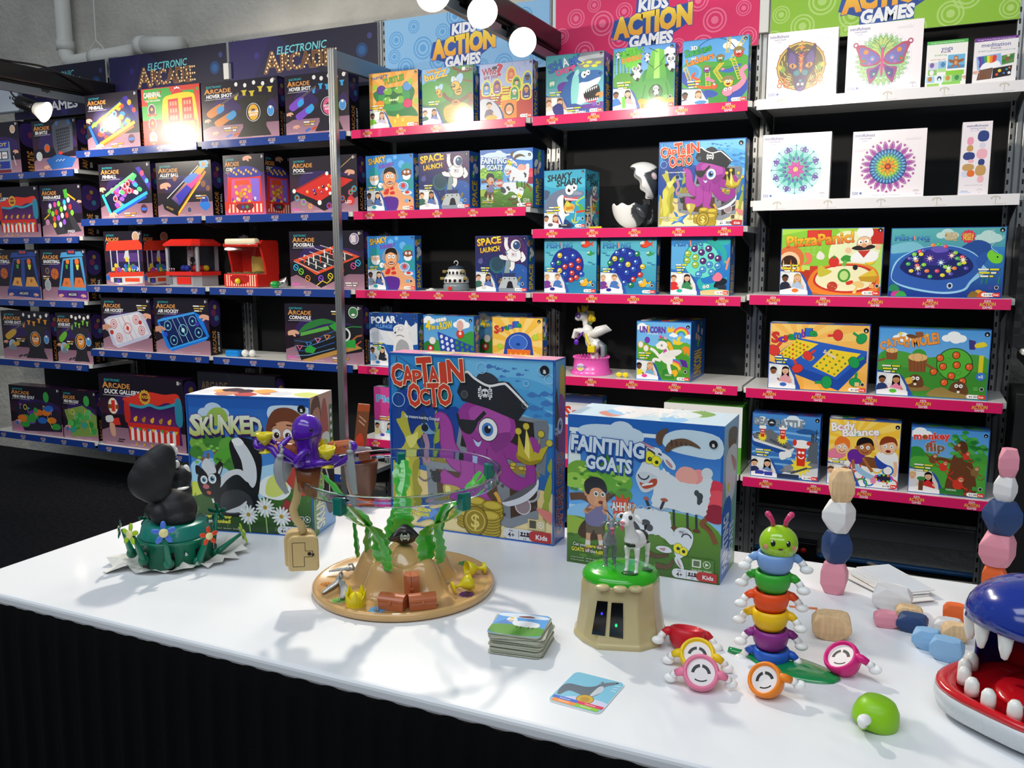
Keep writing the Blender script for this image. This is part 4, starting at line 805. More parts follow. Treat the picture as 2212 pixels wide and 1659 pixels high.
def a_space(A):
 A.r(0,0,1,1,('#2a1c52','#243a78'));A.b([(.3,.0),(.8,.0),(1,.3),(.8,.5),(.5,.3)],'#4a2460');A.b([(.5,.6),(.8,.5),(1,.6),(1,1),(.7,.9)],'#2a5aa8');g=random.Random(4)
 for k in range(46): A.e(g.random(),g.random()*.75,g.uniform(.002,.005),'#dfe4f2',n=6)
 A.e(.42,.52,.15,'#2c6a74');A.e(.43,.5,.13,'#2a4a5c');A.e(.1,.45,.05,'#5a5a9a');A.poly([(.56,.66),(.62,.3),(.7,.3),(.66,.66)],'#8aa0a0')
 W_='#eceaee'
 def limb(P,w): A.l(P,w+.016,'#2a2a3a',True);A.l(P,w,W_,True)
 limb([(.66,.3),(.6,.18),(.6,.08)],.07);limb([(.88,.3),(.94,.4),(.88,.44)],.07);limb([(.72,.42),(.72,.55),(.68,.6)],.08);limb([(.64,.4),(.52,.38),(.5,.34)],.075)
 for d in (-.03,0,.03): A.l([(.6+d*.5,.08),(.6+d,.03)],.018,W_)
 A.bo([(.6,.28),(.72,.22),(.86,.26),(.88,.4),(.78,.46),(.64,.42)],W_,'#2a2a3a',.008);A.eo(.78,.17,.095,W_,'#2a2a3a',.008,.1);A.eo(.8,.17,.065,'#2a4a78','#1a1a2a',.006,.07);A.e(.78,.14,.02,'#9ac0e0');A.r(.7,.3,.8,.37,'#c9ccd8');A.e(.73,.33,.014,'#d83a3a');A.l([(.63,.33),(.58,.28)],.02,'#3a8ab0')
 A.poly([(.54,.66),(.78,.66),(.76,.73),(.56,.73)],'#2f3a6a');A.poly([(.53,.73),(.79,.73),(.87,.93),(.45,.93)],'#b9c0c4');A.poly([(.6,.93),(.63,.82),(.67,.8),(.71,.82),(.74,.93)],'#1c1c28');A.poly([(.43,.93),(.9,.93),(.92,1),(.42,1)],'#8a92a0')
 for u,v in ((.5,.78),(.84,.78),(.86,.74),(.47,.82)): A.e(u,v,.025,'#8a7a3a')
 for u in (.57,.66,.75): A.e(u,.76,.012,'#3a3a4a')
 A.t('SPACE',.04,.12,.12,('#f8e83a','#f2a82a'),w=.46,bold=.06,out='#3a2a20',ow=.03,rot=7);A.t('LAUNCH',.1,.26,.085,('#f8e83a','#f2a82a'),w=.37,bold=.06,out='#3a2a20',ow=.03,rot=6)
 photo(A,(SK[0],'#6a3a24','#3a6a5a'),(SK[1],'#2a1a14','#5a78b8'),top=.64,w=.4,prop='#d8d8dc');tagl(A,.1,.56,.18,3);play(A,.88,.85,'#5a98d8');foot(A,'6+');badge(A,.95,.045,.024);edge(A,'#2a4a98',.008)
def goat(A,u,v,s,flip=1,rot=0): pass
def a_goats(A):
 A.r(0,0,1,1,'#1f5cab');A.r(.012,.085,.985,.99,('#cfe0ee','#7ab4e8'));A.r(.012,.11,.985,.6,('#1f5cb0','#5a9fe0'));A.b([(.012,.16),(.05,.1),(.09,.3),(.012,.4)],'#cddcea')
 cloud(A,.36,.10,.12,'#b9cbdc');A.b([(.08,.08),(.2,.05),(.45,.06),(.49,.13),(.3,.15),(.1,.13)],'#b7cbdd');A.b([(.62,.1),(.75,.04),(.97,.07),(.98,.2),(.8,.2),(.66,.17)],'#b9cede')
 A.b([(.02,.62),(.3,.56),(.5,.6),(.7,.5),(.985,.5),(.985,.7),(.5,.8),(.02,.8)],'#7fb2e2');A.poly([(.02,.8),(.15,.66),(.3,.76),(.2,.82)],'#4a90d0');A.poly([(.46,.6),(.58,.56),(.6,.7),(.5,.72)],'#9cc4e8')
 A.b([(0,.7),(.2,.69),(.4,.66),(.68,.57),(.985,.66),(1,1.02),(0,1.02)],('#5f8f36','#33571f'));A.b([(0,.68),(.15,.7),(.35,.71),(.24,.75),(0,.8)],'#8aa83f');g=random.Random(11)
 for k in range(40): u=g.uniform(.03,.95);v=g.uniform(.76,.98);A.b([(u-.03,v),(u,v-.012),(u+.03,v),(u,v+.014)],'#3f6a26' if k % 2 else '#4f7c2c')
    # tree
 A.l([(.2,.72),(.2,.6),(.12,.54),(.02,.55)],.05,'#5a4030',True);A.l([(.2,.6),(.3,.5),(.34,.42)],.04,'#5a4030',True)
 for u,v,r,c in ((.08,.38,.1,'#6a9a3a'),(.2,.36,.1,'#4a8a34'),(.33,.42,.11,'#5a9a36'),(.16,.45,.1,'#7ab03a'),(.36,.36,.07,'#8aba4a'),(.04,.44,.07,'#8ab84a'),(.38,.5,.06,'#4f8a34'),(.25,.3,.07,'#3f7a30')): A.b([(u-r,v),(u-.4*r,v-.7*r),(u+.5*r,v-.75*r),(u+r,v-.05*r),(u+.6*r,v+.6*r),(u-.5*r,v+.6*r)],c)
 for k in range(22): u=g.uniform(.02,.4);v=g.uniform(.32,.5);A.e(u,v,.016,'#a6c85a' if k % 2 else '#3f7a30',.009)
 A.l([(.97,.74),(.93,.66),(.88,.62),(.95,.56),(.985,.54)],.03,'#7a4a34',True)
 for u,v,c in ((.95,.4,'#c8304a'),(.93,.5,'#b02a44'),(.86,.34,'#e08a8a'),(.78,.33,'#e49a90'),(.97,.46,'#d84a5a'),(.96,.55,'#8a2038')): A.b([(u-.07,v),(u-.03,v-.055),(u+.04,v-.05),(u+.07,v+.01),(u+.03,v+.06),(u-.04,v+.05)],c)
 WL='#c9d0d6';WD='#a9b2ba'
 def wool(P,c=WL):
  Q=[(p.x,p.y) for p in catmull([(a,b,0) for a,b in P],True,6)];rr=random.Random(len(P));out=[]
  for i,p in enumerate(Q): out.append((p[0]+rr.uniform(-.006,.006),p[1]+rr.uniform(-.006,.006)))
  A.poly(out,c)
    # standing goat
 for u in (.705,.79,.845): A.l([(u,.55),(u+.005,.665)],.014,'#2a3140');A.b([(u-.02,.675),(u+.005,.655),(u+.03,.675),(u+.005,.685)],'#5a3a2c')
 wool([(.57,.42),(.55,.34),(.6,.28),(.68,.33),(.78,.38),(.87,.36),(.88,.3),(.93,.31),(.93,.42),(.91,.52),(.89,.57),(.76,.56),(.64,.55),(.57,.54)],WL);A.e(.905,.3,.035,'#c4ccd2')
 for u,v,r in ((.845,.43,.016),(.865,.45,.02),(.865,.475,.017),(.86,.49,.012)): A.e(u,v,r,'#3a4048',r*1.2)
 A.b([(.515,.18),(.6,.17),(.63,.22),(.61,.31),(.58,.4),(.53,.45),(.48,.42),(.46,.36),(.5,.27)],WL);A.b([(.46,.36),(.52,.33),(.6,.36),(.57,.44),(.5,.46)],'#b9c2ca')
 A.b([(.485,.4),(.53,.41),(.56,.375),(.595,.37),(.59,.41),(.53,.44),(.5,.43)],'#a8402c');A.l([(.5,.42),(.57,.4)],.012,'#e8e0d8');A.ring(.51,.345,.035,.009,'#232a38',10,170)
 eye(A,.545,.235,.037,None);A.e(.545,.235,.037,'#d8d22c',.04);eye(A,.59,.255,.03,None);A.e(.59,.255,.03,'#d8d22c',.034);A.e(.548,.245,.014,'#1c2a28');A.e(.592,.262,.012,'#1c2a28');A.e(.55,.242,.005,'#6a9a4a')
 A.l([(.53,.18),(.56,.195),(.58,.21)],.012,'#3a4048',True);A.l([(.6,.205),(.63,.215)],.012,'#3a4048')
 A.b([(.53,.15),(.49,.135),(.53,.17),(.58,.175)],'#b98088');A.b([(.62,.2),(.67,.22),(.71,.27),(.7,.3),(.65,.27)],WL);A.b([(.65,.235),(.69,.27),(.685,.29),(.655,.26)],'#b08088')
 A.b([(.59,.14),(.585,.085),(.62,.05),(.66,.045),(.63,.1),(.62,.15)],'#5a4436');A.b([(.64,.17),(.68,.115),(.76,.095),(.83,.12),(.86,.15),(.78,.135),(.7,.16),(.66,.19)],'#5f4838')
 for k in range(5): A.l([(.68+.03*k,.11+.004*k),(.685+.03*k,.15-.004*k)],.01,'#43342a')
 A.b([(.605,.29),(.615,.265),(.635,.29),(.62,.31)],'#4a94c4')
    # upside-down goat
 A.l([(.56,.58),(.53,.51)],.018,'#2a3140');A.l([(.62,.57),(.645,.5)],.018,'#2a3140');A.b([(.51,.5),(.53,.49),(.55,.505),(.53,.515)],'#a0564a');A.b([(.62,.495),(.65,.485),(.67,.5),(.645,.51)],'#a0564a')
 wool([(.42,.6),(.5,.57),(.6,.57),(.68,.58),(.69,.66),(.72,.74),(.7,.78),(.62,.73),(.55,.74),(.5,.78),(.42,.74)],WL)
 for u in (.45,.5,.55,.6,.65): A.ring(u,.575,.022,.006,'#a9b2ba',180,360)
 A.b([(.4,.64),(.46,.66),(.5,.72),(.46,.76),(.4,.72)],'#3a4048');A.e(.53,.66,.03,'#3f454c',.022);A.e(.555,.69,.024,'#3f454c')
 A.b([(.72,.68),(.78,.66),(.83,.7),(.82,.78),(.76,.86),(.72,.84),(.71,.76)],WL);A.b([(.735,.685),(.78,.675),(.8,.7),(.76,.71)],'#b4bcc4');A.ring(.79,.73,.03,.008,'#2a3140',190,350);A.l([(.745,.69),(.77,.69),(.765,.705)],.006,'#5a4a48')
 for u,v,r in ((.74,.80,.03),(.775,.815,.026)): eye(A,u,v,r,None);A.e(u,v,r,'#d8d22c',r*1.1);A.e(u,v,.011,'#1c2a28')
 A.b([(.68,.8),(.62,.8),(.6,.82),(.65,.84),(.7,.83)],WL);A.b([(.66,.81),(.62,.815),(.65,.83)],'#b08088');A.b([(.73,.85),(.76,.87),(.78,.93),(.75,.92),(.72,.88)],WL);A.b([(.735,.865),(.765,.92),(.745,.905)],'#b08088')
 A.l([(.68,.85),(.6,.87),(.54,.85)],.03,'#54402f',True,(.6,1.2));A.l([(.71,.88),(.68,.93),(.6,.93)],.03,'#5a4432',True,(.6,1.2))
    # boy
 A.b([(.08,.8),(.12,.7),(.22,.68),(.26,.74),(.2,.82)],'#3c2c1c');A.poly([(.13,.72),(.25,.71),(.26,.78),(.2,.78),(.185,.75),(.17,.79),(.135,.79)],'#5a5040');A.l([(.15,.78),(.145,.88)],.03,'#c08f70');A.l([(.225,.78),(.24,.86)],.03,'#c08f70');A.l([(.148,.83),(.146,.87)],.034,'#c9c5c0');A.l([(.235,.82),(.24,.85)],.034,'#c9c5c0');A.e(.145,.895,.022,'#8a5f48',.016);A.b([(.2,.86),(.25,.855),(.28,.875),(.22,.88)],'#8a5f48')
 A.b([(.13,.63),(.17,.57),(.25,.58),(.27,.64),(.25,.72),(.14,.72)],'#6a6890');A.l([(.14,.62),(.13,.64),(.19,.59)],.03,'#c08a68',True);A.l([(.25,.61),(.27,.63),(.255,.57)],.028,'#c08a68',True)
 A.eo(.2,.52,.068,'#c38d6a','#7a4a34',.003,.078);A.e(.135,.51,.018,'#b87f5e',.024);A.b([(.125,.5),(.12,.44),(.17,.4),(.24,.41),(.27,.46),(.265,.5),(.22,.47),(.17,.48),(.15,.52)],'#20242c')
 eye(A,.2,.51,.017,'#3a6a50');eye(A,.245,.51,.015,'#3a6a50');A.e(.235,.565,.02,'#6a2a24',.012);A.b([(.19,.57),(.2,.53),(.215,.54),(.2,.58)],'#c9946f');A.b([(.245,.57),(.255,.54),(.27,.55),(.262,.59)],'#c9946f')
 A.star(.375,.575,.085,'#c2422e',11,.62);A.t('AHHH!',.37,.575,.055,'#d9dde0',w=.125,align='C',bold=.05,out='#1e2430',ow=.05,rot=2);A.l([(.27,.61),(.33,.67)],.006,'#1e2430');A.l([(.29,.53),(.33,.5)],.006,'#1e2430')
 A.t('FAINTING',.03,.18,.095,'#c3d0dc',w=.48,bold=.07,out='#1b4a92',ow=.06,rot=-2,sh=(.006,.014,'#163f80'));A.t('GOATS',.13,.30,.085,'#c3d0dc',w=.3,bold=.07,out='#1b4a92',ow=.06,rot=-1.5,sh=(.006,.014,'#163f80'))
 A.t('Can you',.045,.865,.022,'#d8dcd8',w=.085,out='#24301c',ow=.04);A.t('scare',.135,.866,.022,'#e2d23c',w=.065,bold=.04,out='#24301c',ow=.04);A.t('the',.21,.868,.022,'#d8dcd8',w=.03,out='#24301c',ow=.04)
 A.t('GOATS',.035,.9,.026,'#e2d23c',w=.085,bold=.04,out='#24301c',ow=.04);A.t('off the',.13,.901,.022,'#d8dcd8',w=.07,out='#24301c',ow=.04);A.t('hill!',.205,.903,.024,'#e2d23c',w=.045,bold=.04,out='#24301c',ow=.04)
 for k in range(2): A.t('Le jeu de peche   Barrina magique',.03,.955+.018*k,.008,'#b4c0a8',w=.2)
 A.r(.815,.845,.965,.935,'#46702c');A.r(.83,.855,.885,.905,'#c9d4c0');A.r(.838,.862,.877,.898,'#5a6a50');A.eo(.92,.88,.02,'#46702c','#c9d4c0',.004);A.poly([(.912,.868),(.912,.892),(.932,.88)],'#dfe6da');A.t('Scan For Video!',.89,.922,.013,'#c9d4c0',w=.12,align='C')
 foot2(A);badge(A,.938,.115,.026)
def foot2(A,y=.93):
 k=A.asp
 P=[]
 for i in range(11): a=R(90+i*18);P.append((.735+.03*k*cos(a)*1.0,y+.03-.03*sin(a)))
 A.poly(P+[(.985,y+.06),(.985,y)],'#c9cbcf');P=[]
 for i in range(11): a=R(90+i*18);P.append((.885+.03*k*cos(a),y+.03-.03*sin(a)))
 A.poly(P+[(.985,y+.06),(.985,y)],'#a92d30')
 A.t('Ages',.752,y+.012,.009,'#2a2a30',align='C');A.t('4+',.752,y+.037,.026,'#1e1e24',align='C',bold=.03);A.l([(.797,y+.01),(.797,y+.05)],.003,'#3a3a40')
 for u,s in ((.815,1),(.832,.8),(.85,1.1)): A.e(u,y+.02,.007*s,'#26262c');A.b([(u-.011*s,y+.038),(u,y+.026),(u+.011*s,y+.038)],'#26262c')
 A.t('2-4',.832,y+.05,.010,'#26262c',align='C');A.t('Kids',.93,y+.032,.026,'#dfdfe2',w=.065,align='C',bold=.04)
def skull(A,u,v,s,c='#d9dade',k=None):
 k=A.asp
 for a in (38,142,218,322):
  A.l([(u,v),(u+1.15*s*cos(R(a))*k,v+1.15*s*sin(R(a)))],.2*s,c)
  for d in (-10,10): A.e(u+1.22*s*cos(R(a+d))*k,v+1.22*s*sin(R(a+d)),.16*s,c)
 for a in (0,18,-18,180,162,198):
  A.l([(u,v),(u+1.1*s*cos(R(a))*k,v+1.1*s*sin(R(a)))],.13*s,c);A.e(u+1.15*s*cos(R(a))*k,v+1.15*s*sin(R(a)),.14*s,c)
 A.eo(u,v-.12*s,.66*s,c,'#222428',.1*s,.56*s);A.r(u-.36*s*k,v+.25*s,u+.36*s*k,v+.72*s,c)
 for d in (-.26,.26): A.e(u+d*s*k,v-.02*s,.2*s,'#222428',.24*s)
 for d in (-.16,0.02,.2): A.l([(u+d*s*k,v+.48*s),(u+d*s*k,v+.74*s)],.07*s,'#222428')
def a_octo(A):
 A.r(0,0,1,1,'#2160ae');A.poly([(.012,.012),(.988,.012),(.988,.99),(.012,.99)],('#2f86c4','#16367c'))
 for k,c in enumerate(('#6db4dc','#54a2d2','#4a98cc','#3f8cc6')): A.b([(.45+.03*k,.012),(.99,.012),(.99,.42-.06*k),(.8,.36-.06*k),(.62,.2-.03*k)][::1],c) if k < 1 else A.b([(.55,.06+.07*k),(.8,.04+.06*k),(.985,.08+.07*k),(.985,.13+.07*k),(.75,.1+.06*k)],c)
 A.b([(.012,.3),(.1,.2),(.3,.3),(.45,.3),(.5,.6),(.3,.62),(.012,.62)],'#1a3f8c');A.b([(.1,.34),(.16,.28),(.22,.3),(.24,.5),(.12,.5)],'#17357c');A.l([(.05,.02),(.06,.4)],.008,'#2a4a78');A.l([(.06,.02),(.2,.1)],.004,'#2a4a78');A.poly([(.22,.03),(.28,.1),(.34,.14),(.3,.3),(.23,.28)],'#23648a');A.r(.3,.2,.37,.28,'#1f6a78')
 g=random.Random(3)
 for u,v,s in ((.63,.05,.03),(.68,.06,.02),(.72,.07,.02),(.77,.055,.014),(.8,.085,.022),(.84,.06,.012),(.7,.1,.018),(.79,.12,.014),(.88,.19,.038),(.95,.18,.035),(.96,.23,.04),(.89,.26,.04),(.97,.29,.03),(.9,.3,.024)): A.b([(u-s,v+.1*s),(u-.2*s,v-.45*s),(u+.7*s,v-.05*s),(u+1.15*s,v-.35*s),(u+1.0*s,v+.3*s),(u+.6*s,v+.15*s),(u-.2*s,v+.4*s)],'#3f74b4',3)
    # sand
 A.b([(0,.7),(.2,.66),(.5,.72),(.8,.7),(1.02,.74),(1.02,1.02),(0,1.02)],('#cdb67e','#d8c088'));A.b([(.1,.9),(.4,.86),(.7,.9),(.98,.86),(.98,.98),(.1,.98)],'#e0cc98')
    # treasure chest
 A.poly([(.42,.5),(.46,.29),(.50,.285),(.96,.32),(.94,.58),(.9,.62),(.43,.55)],'#79808a');A.poly([(.445,.5),(.475,.31),(.925,.34),(.91,.58)],'#24211f');A.poly([(.88,.33),(.96,.32),(.97,.36),(.945,.62),(.9,.6)],'#6c737d')
 A.b([(.24,.58),(.34,.53),(.5,.56),(.76,.58),(.86,.58),(.88,.64),(.26,.64)],'#8a7a3a')
 for k in range(26): A.eo(.28+g.random()*.55,.57+g.random()*.05,.016,'#c2a83e','#6a5a1e',.004,.009)
 A.poly([(.23,.62),(.72,.64),(.72,.9),(.26,.82)],'#4e3a2c');A.poly([(.72,.64),(.9,.64),(.905,.85),(.74,.92)],'#3f3026');A.poly([(.22,.60),(.73,.63),(.73,.665),(.23,.64)],'#7c838c');A.poly([(.73,.63),(.91,.62),(.91,.66),(.73,.665)],'#697079')
 A.poly([(.23,.63),(.29,.635),(.3,.83),(.24,.815)],'#767d86');A.poly([(.665,.66),(.74,.665),(.75,.93),(.68,.9)],'#767d86');A.poly([(.24,.79),(.74,.88),(.91,.81),(.91,.86),(.745,.935),(.25,.83)],'#7c838c')
 for u,v in ((.26,.66),(.265,.8),(.7,.7),(.71,.86),(.88,.66),(.89,.8)): A.e(u,v,.01,'#3f444b')
 A.ring(.86,.72,.05,.012,'#9aa2aa');A.e(.82,.8,.045,'#8a7a80');A.ring(.82,.8,.045,.006,'#c9c2c8')
    # seaweed left, plants
 K='#a9a53c'
 def weed(P,c): A.b(P,c,3)
 weed([(.04,.9),(.06,.7),(.05,.58),(.1,.5),(.06,.42),(.04,.38),(.07,.37),(.08,.33),(.11,.35),(.12,.4),(.14,.46),(.17,.42),(.2,.4),(.22,.43),(.2,.47),(.17,.5),(.2,.56),(.17,.62),(.19,.68),(.15,.74),(.17,.8),(.13,.86),(.14,.93)],K)
 weed([(.1,.48),(.15,.46),(.18,.44),(.17,.5),(.13,.54)],'#c9c66a');weed([(.06,.56),(.12,.58),(.1,.7),(.13,.8),(.08,.88),(.06,.78)],'#c2bd50');weed([(.015,.62),(.05,.72),(.03,.82),(.06,.9),(.015,.97)],'#a49a30');weed([(.14,.64),(.19,.6),(.17,.72),(.2,.78),(.15,.84)],'#8e8a2c')
 for P in ([(.285,.36),(.3,.31),(.315,.37),(.3,.43)],[(.28,.5),(.29,.44),(.33,.41),(.32,.48)],[(.26,.57),(.265,.53),(.285,.56),(.275,.6)],[(.94,.72),(.98,.6),(.985,.7),(.96,.78)],[(.93,.8),(.96,.74),(.97,.84),(.945,.88)],[(.96,.58),(.985,.52),(.985,.6)]): A.b(P,'#8a9a3a')
 A.l([(.29,.42),(.275,.6)],.006,'#6a8a34');A.b([(.2,.4),(.23,.38),(.26,.42),(.29,.44),(.25,.45),(.21,.44)],'#6f94b4');A.e(.225,.415,.022,'#18202c');A.b([(.2,.36),(.22,.33),(.24,.36),(.22,.4)],'#2c3c58');A.l([(.22,.45),(.24,.52),(.215,.57),(.225,.61),(.25,.6),(.245,.585)],.035,'#9a7a90',True,(1,.35));A.b([(.195,.48),(.21,.46),(.215,.54),(.2,.52)],'#3a3f58')
    # tentacles
 M1,M2,M3='#8a2f86','#9a3f93','#752873'
 def ten(P,a,b,c=M2):
  A.l(P,1,M3,True,(a+.012,b+.01));A.l(P,1,c,True,(a,b))
 ten([(.6,.56),(.72,.5),(.8,.52),(.86,.5),(.9,.47)],.1,.05,M1);ten([(.5,.6),(.42,.58),(.37,.5),(.36,.4),(.335,.35),(.31,.35),(.315,.375)],.12,.025,M2)
 ten([(.66,.54),(.72,.64),(.8,.68),(.86,.66),(.865,.58),(.84,.52)],.1,.03,M1);ten([(.5,.54),(.5,.66),(.46,.72),(.4,.72),(.32,.67)],.11,.07,M2);ten([(.58,.54),(.58,.68),(.57,.76),(.6,.8),(.66,.84),(.67,.87)],.1,.035,M2)
    # head
 A.b([(.44,.38),(.44,.3),(.5,.25),(.62,.24),(.72,.27),(.775,.34),(.77,.42),(.7,.5),(.66,.56),(.58,.6),(.5,.56),(.48,.49)],'#8d3488');A.b([(.5,.3),(.6,.26),(.72,.3),(.75,.38),(.68,.46),(.56,.42)],'#a2489a');A.b([(.62,.44),(.74,.4),(.74,.46),(.66,.52)],'#7c2c7a');A.l([(.61,.5),(.6,.62)],.008,'#6c246c');A.l([(.53,.52),(.54,.58)],.008,'#6c246c')
 eye(A,.616,.395,.056,'#3f74b8',(-.05,0));A.b([(.525,.45),(.555,.468),(.575,.455),(.565,.49),(.545,.49)],'#b0c0e8');A.l([(.52,.445),(.555,.468),(.58,.448)],.006,'#6c246c',True)
 A.b([(.435,.355),(.5,.35),(.555,.355),(.53,.41),(.5,.43),(.455,.41)],'#222428');A.l([(.54,.36),(.6,.3)],.022,'#222428');A.l([(.44,.36),(.43,.32)],.014,'#222428')
    # hat
 A.b([(.55,.12),(.58,.085),(.64,.09),(.68,.13),(.62,.16)],'#30343c');A.poly([(.43,.2),(.47,.09),(.49,.075),(.54,.11),(.62,.145),(.7,.125),(.74,.13),(.855,.245),(.79,.335),(.62,.28),(.46,.245)],'#22252b');A.l([(.47,.1),(.495,.085),(.54,.12),(.62,.155),(.7,.14),(.735,.15),(.85,.255)],.013,'#dfe0e2',True);A.e(.475,.21,.02,'#3a3e46');A.ring(.475,.21,.02,.003,'#6a6e76');A.ring(.83,.25,.014,.003,'#6a6e76')
 skull(A,.6,.195,.034)
    # crown
 A.b([(.79,.5),(.86,.52),(.92,.5),(.93,.54),(.86,.57),(.79,.545)],'#8a7a1e');A.poly([(.79,.52),(.795,.4),(.835,.5),(.84,.37),(.885,.5),(.92,.41),(.915,.48),(.97,.45),(.93,.53),(.86,.55)],'#b3a12e');A.poly([(.83,.5),(.84,.37),(.86,.46),(.86,.54)],'#d8cc6a')
 for u,v in ((.795,.39),(.84,.36),(.925,.395),(.972,.44)): A.eo(u,v,.017,'#c0ae3a','#7a6a1a',.003)
 A.b([(.86,.42),(.89,.42),(.92,.46),(.91,.5),(.88,.48)],'#8d3488')
    # sword, goblet, coins, starfish
 A.b([(.7,.79),(.8,.75),(.88,.69),(.91,.64),(.905,.7),(.84,.77),(.74,.81)],'#c9ccd6');A.b([(.7,.79),(.8,.755),(.88,.695),(.9,.66),(.86,.68),(.78,.73)],'#55585f');A.l([(.655,.74),(.68,.78),(.68,.84),(.65,.83)],.022,'#cf9a44',True)
 A.b([(.34,.73),(.44,.74),(.43,.8),(.39,.84),(.35,.8)],'#b0a04a');A.l([(.39,.83),(.39,.9)],.02,'#a8953e');A.e(.39,.905,.04,'#b0a04a',.012);A.b([(.35,.74),(.38,.74),(.38,.8),(.36,.79)],'#d8cf86')
 A.b([(.27,.66),(.31,.66),(.32,.71),(.28,.72),(.26,.69)],'#2a2c30');A.l([(.18,.7),(.22,.72),(.27,.69)],.008,'#5a6068',True)
 def coin_stack(u,v,n,r):
  for k in range(n): A.eo(u+.004*(k % 2),v-.016*k,r,'#a8912c','#5f5216',.004,r*.42)
  A.e(u,v-.016*(n-1),r*.8,'#c2ac44',r*.3)
 coin_stack(.54,.88,6,.055);coin_stack(.64,.88,5,.06);coin_stack(.48,.94,5,.055);coin_stack(.62,.97,7,.065)
 A.eo(.535,.915,.07,'#8f7a22','#4a3f12',.005,.082,15);A.ring(.535,.915,.058,.006,'#c8b44e');A.t('$',.535,.915,.075,'#d6c46a',align='C',bold=.03)
 A.b([(.16,.97),(.22,.9),(.19,.82),(.23,.84),(.26,.88),(.36,.85),(.3,.92),(.32,.97),(.25,.94)],'#3a6cb4');A.b([(.2,.94),(.24,.88),(.3,.89),(.26,.93)],'#5c8cd0');A.b([(.9,.8),(.985,.82),(.985,.88),(.95,.86),(.93,.84)],'#cf7a72')
 for u,v,r in ((.05,.1,.04),(.06,.265,.04),(.58,.06,.03),(.84,.13,.015),(.93,.06,.025),(.97,.1,.025)): A.ring(u,v,r,.004,'#9cc4e4')
    # title
 for ch,u,w,v,h,r_ in (('C',.02,.075,.13,.12,8),('A',.09,.07,.125,.1,5),('P',.158,.052,.135,.08,5),('T',.19,.085,.1,.15,6),('A',.258,.06,.115,.09,6),('I',.335,.026,.1,.105,4),('N',.378,.09,.085,.115,5),('O',.125,.078,.235,.125,4),('C',.2,.057,.24,.085,4),('T',.253,.068,.225,.12,5),('O',.315,.08,.222,.115,5)):
  A.t(ch,u,v,h,'#c43c28',w=w,bold=.06,out='#ece0c2',ow=.05,rot=r_,sh=(.004,.008,'#1a1c2c'))
  if ch in 'ITN':
   for d in (-.5,.5): A.r(u-.006 if ch == 'I' else u+w*.36,v+d*h-.009,u+w+.006 if ch == 'I' else u+w*.66,v+d*h+.009,'#c43c28') if (ch == 'I' or (ch == 'T' and d > 0)) else None
 A.t('The treasure hoarding Octopus!',.095,.355,.018,'#d4dcea',w=.225,rot=-1,bold=.02)
 A.t('Help Capt. Octo',.03,.885,.02,'#e6e8ea',w=.14,out='#2a3a5a',ow=.03,bold=.03);A.t('escape',.175,.885,.026,'#e8dc3e',w=.08,bold=.05,out='#2a3a5a',ow=.03);A.t('with the',.06,.915,.02,'#e6e8ea',w=.07,out='#2a3a5a',ow=.03,bold=.03);A.t('Treasure!',.135,.915,.026,'#e8dc3e',w=.11,bold=.05,out='#2a3a5a',ow=.03)
 A.r(.85,.865,.95,.925,'#c6b88a');A.r(.86,.872,.898,.915,'#4c4a3a');A.ring(.925,.893,.016,.004,'#efe8d0');A.poly([(.92,.885),(.92,.902),(.933,.893)],'#efe8d0');A.t('Scan For Video!',.9,.94,.01,'#f0e8d4',w=.1,align='C')
 foot2(A);badge(A,.945,.055,.026);edge(A,'#1f58a8',.008)
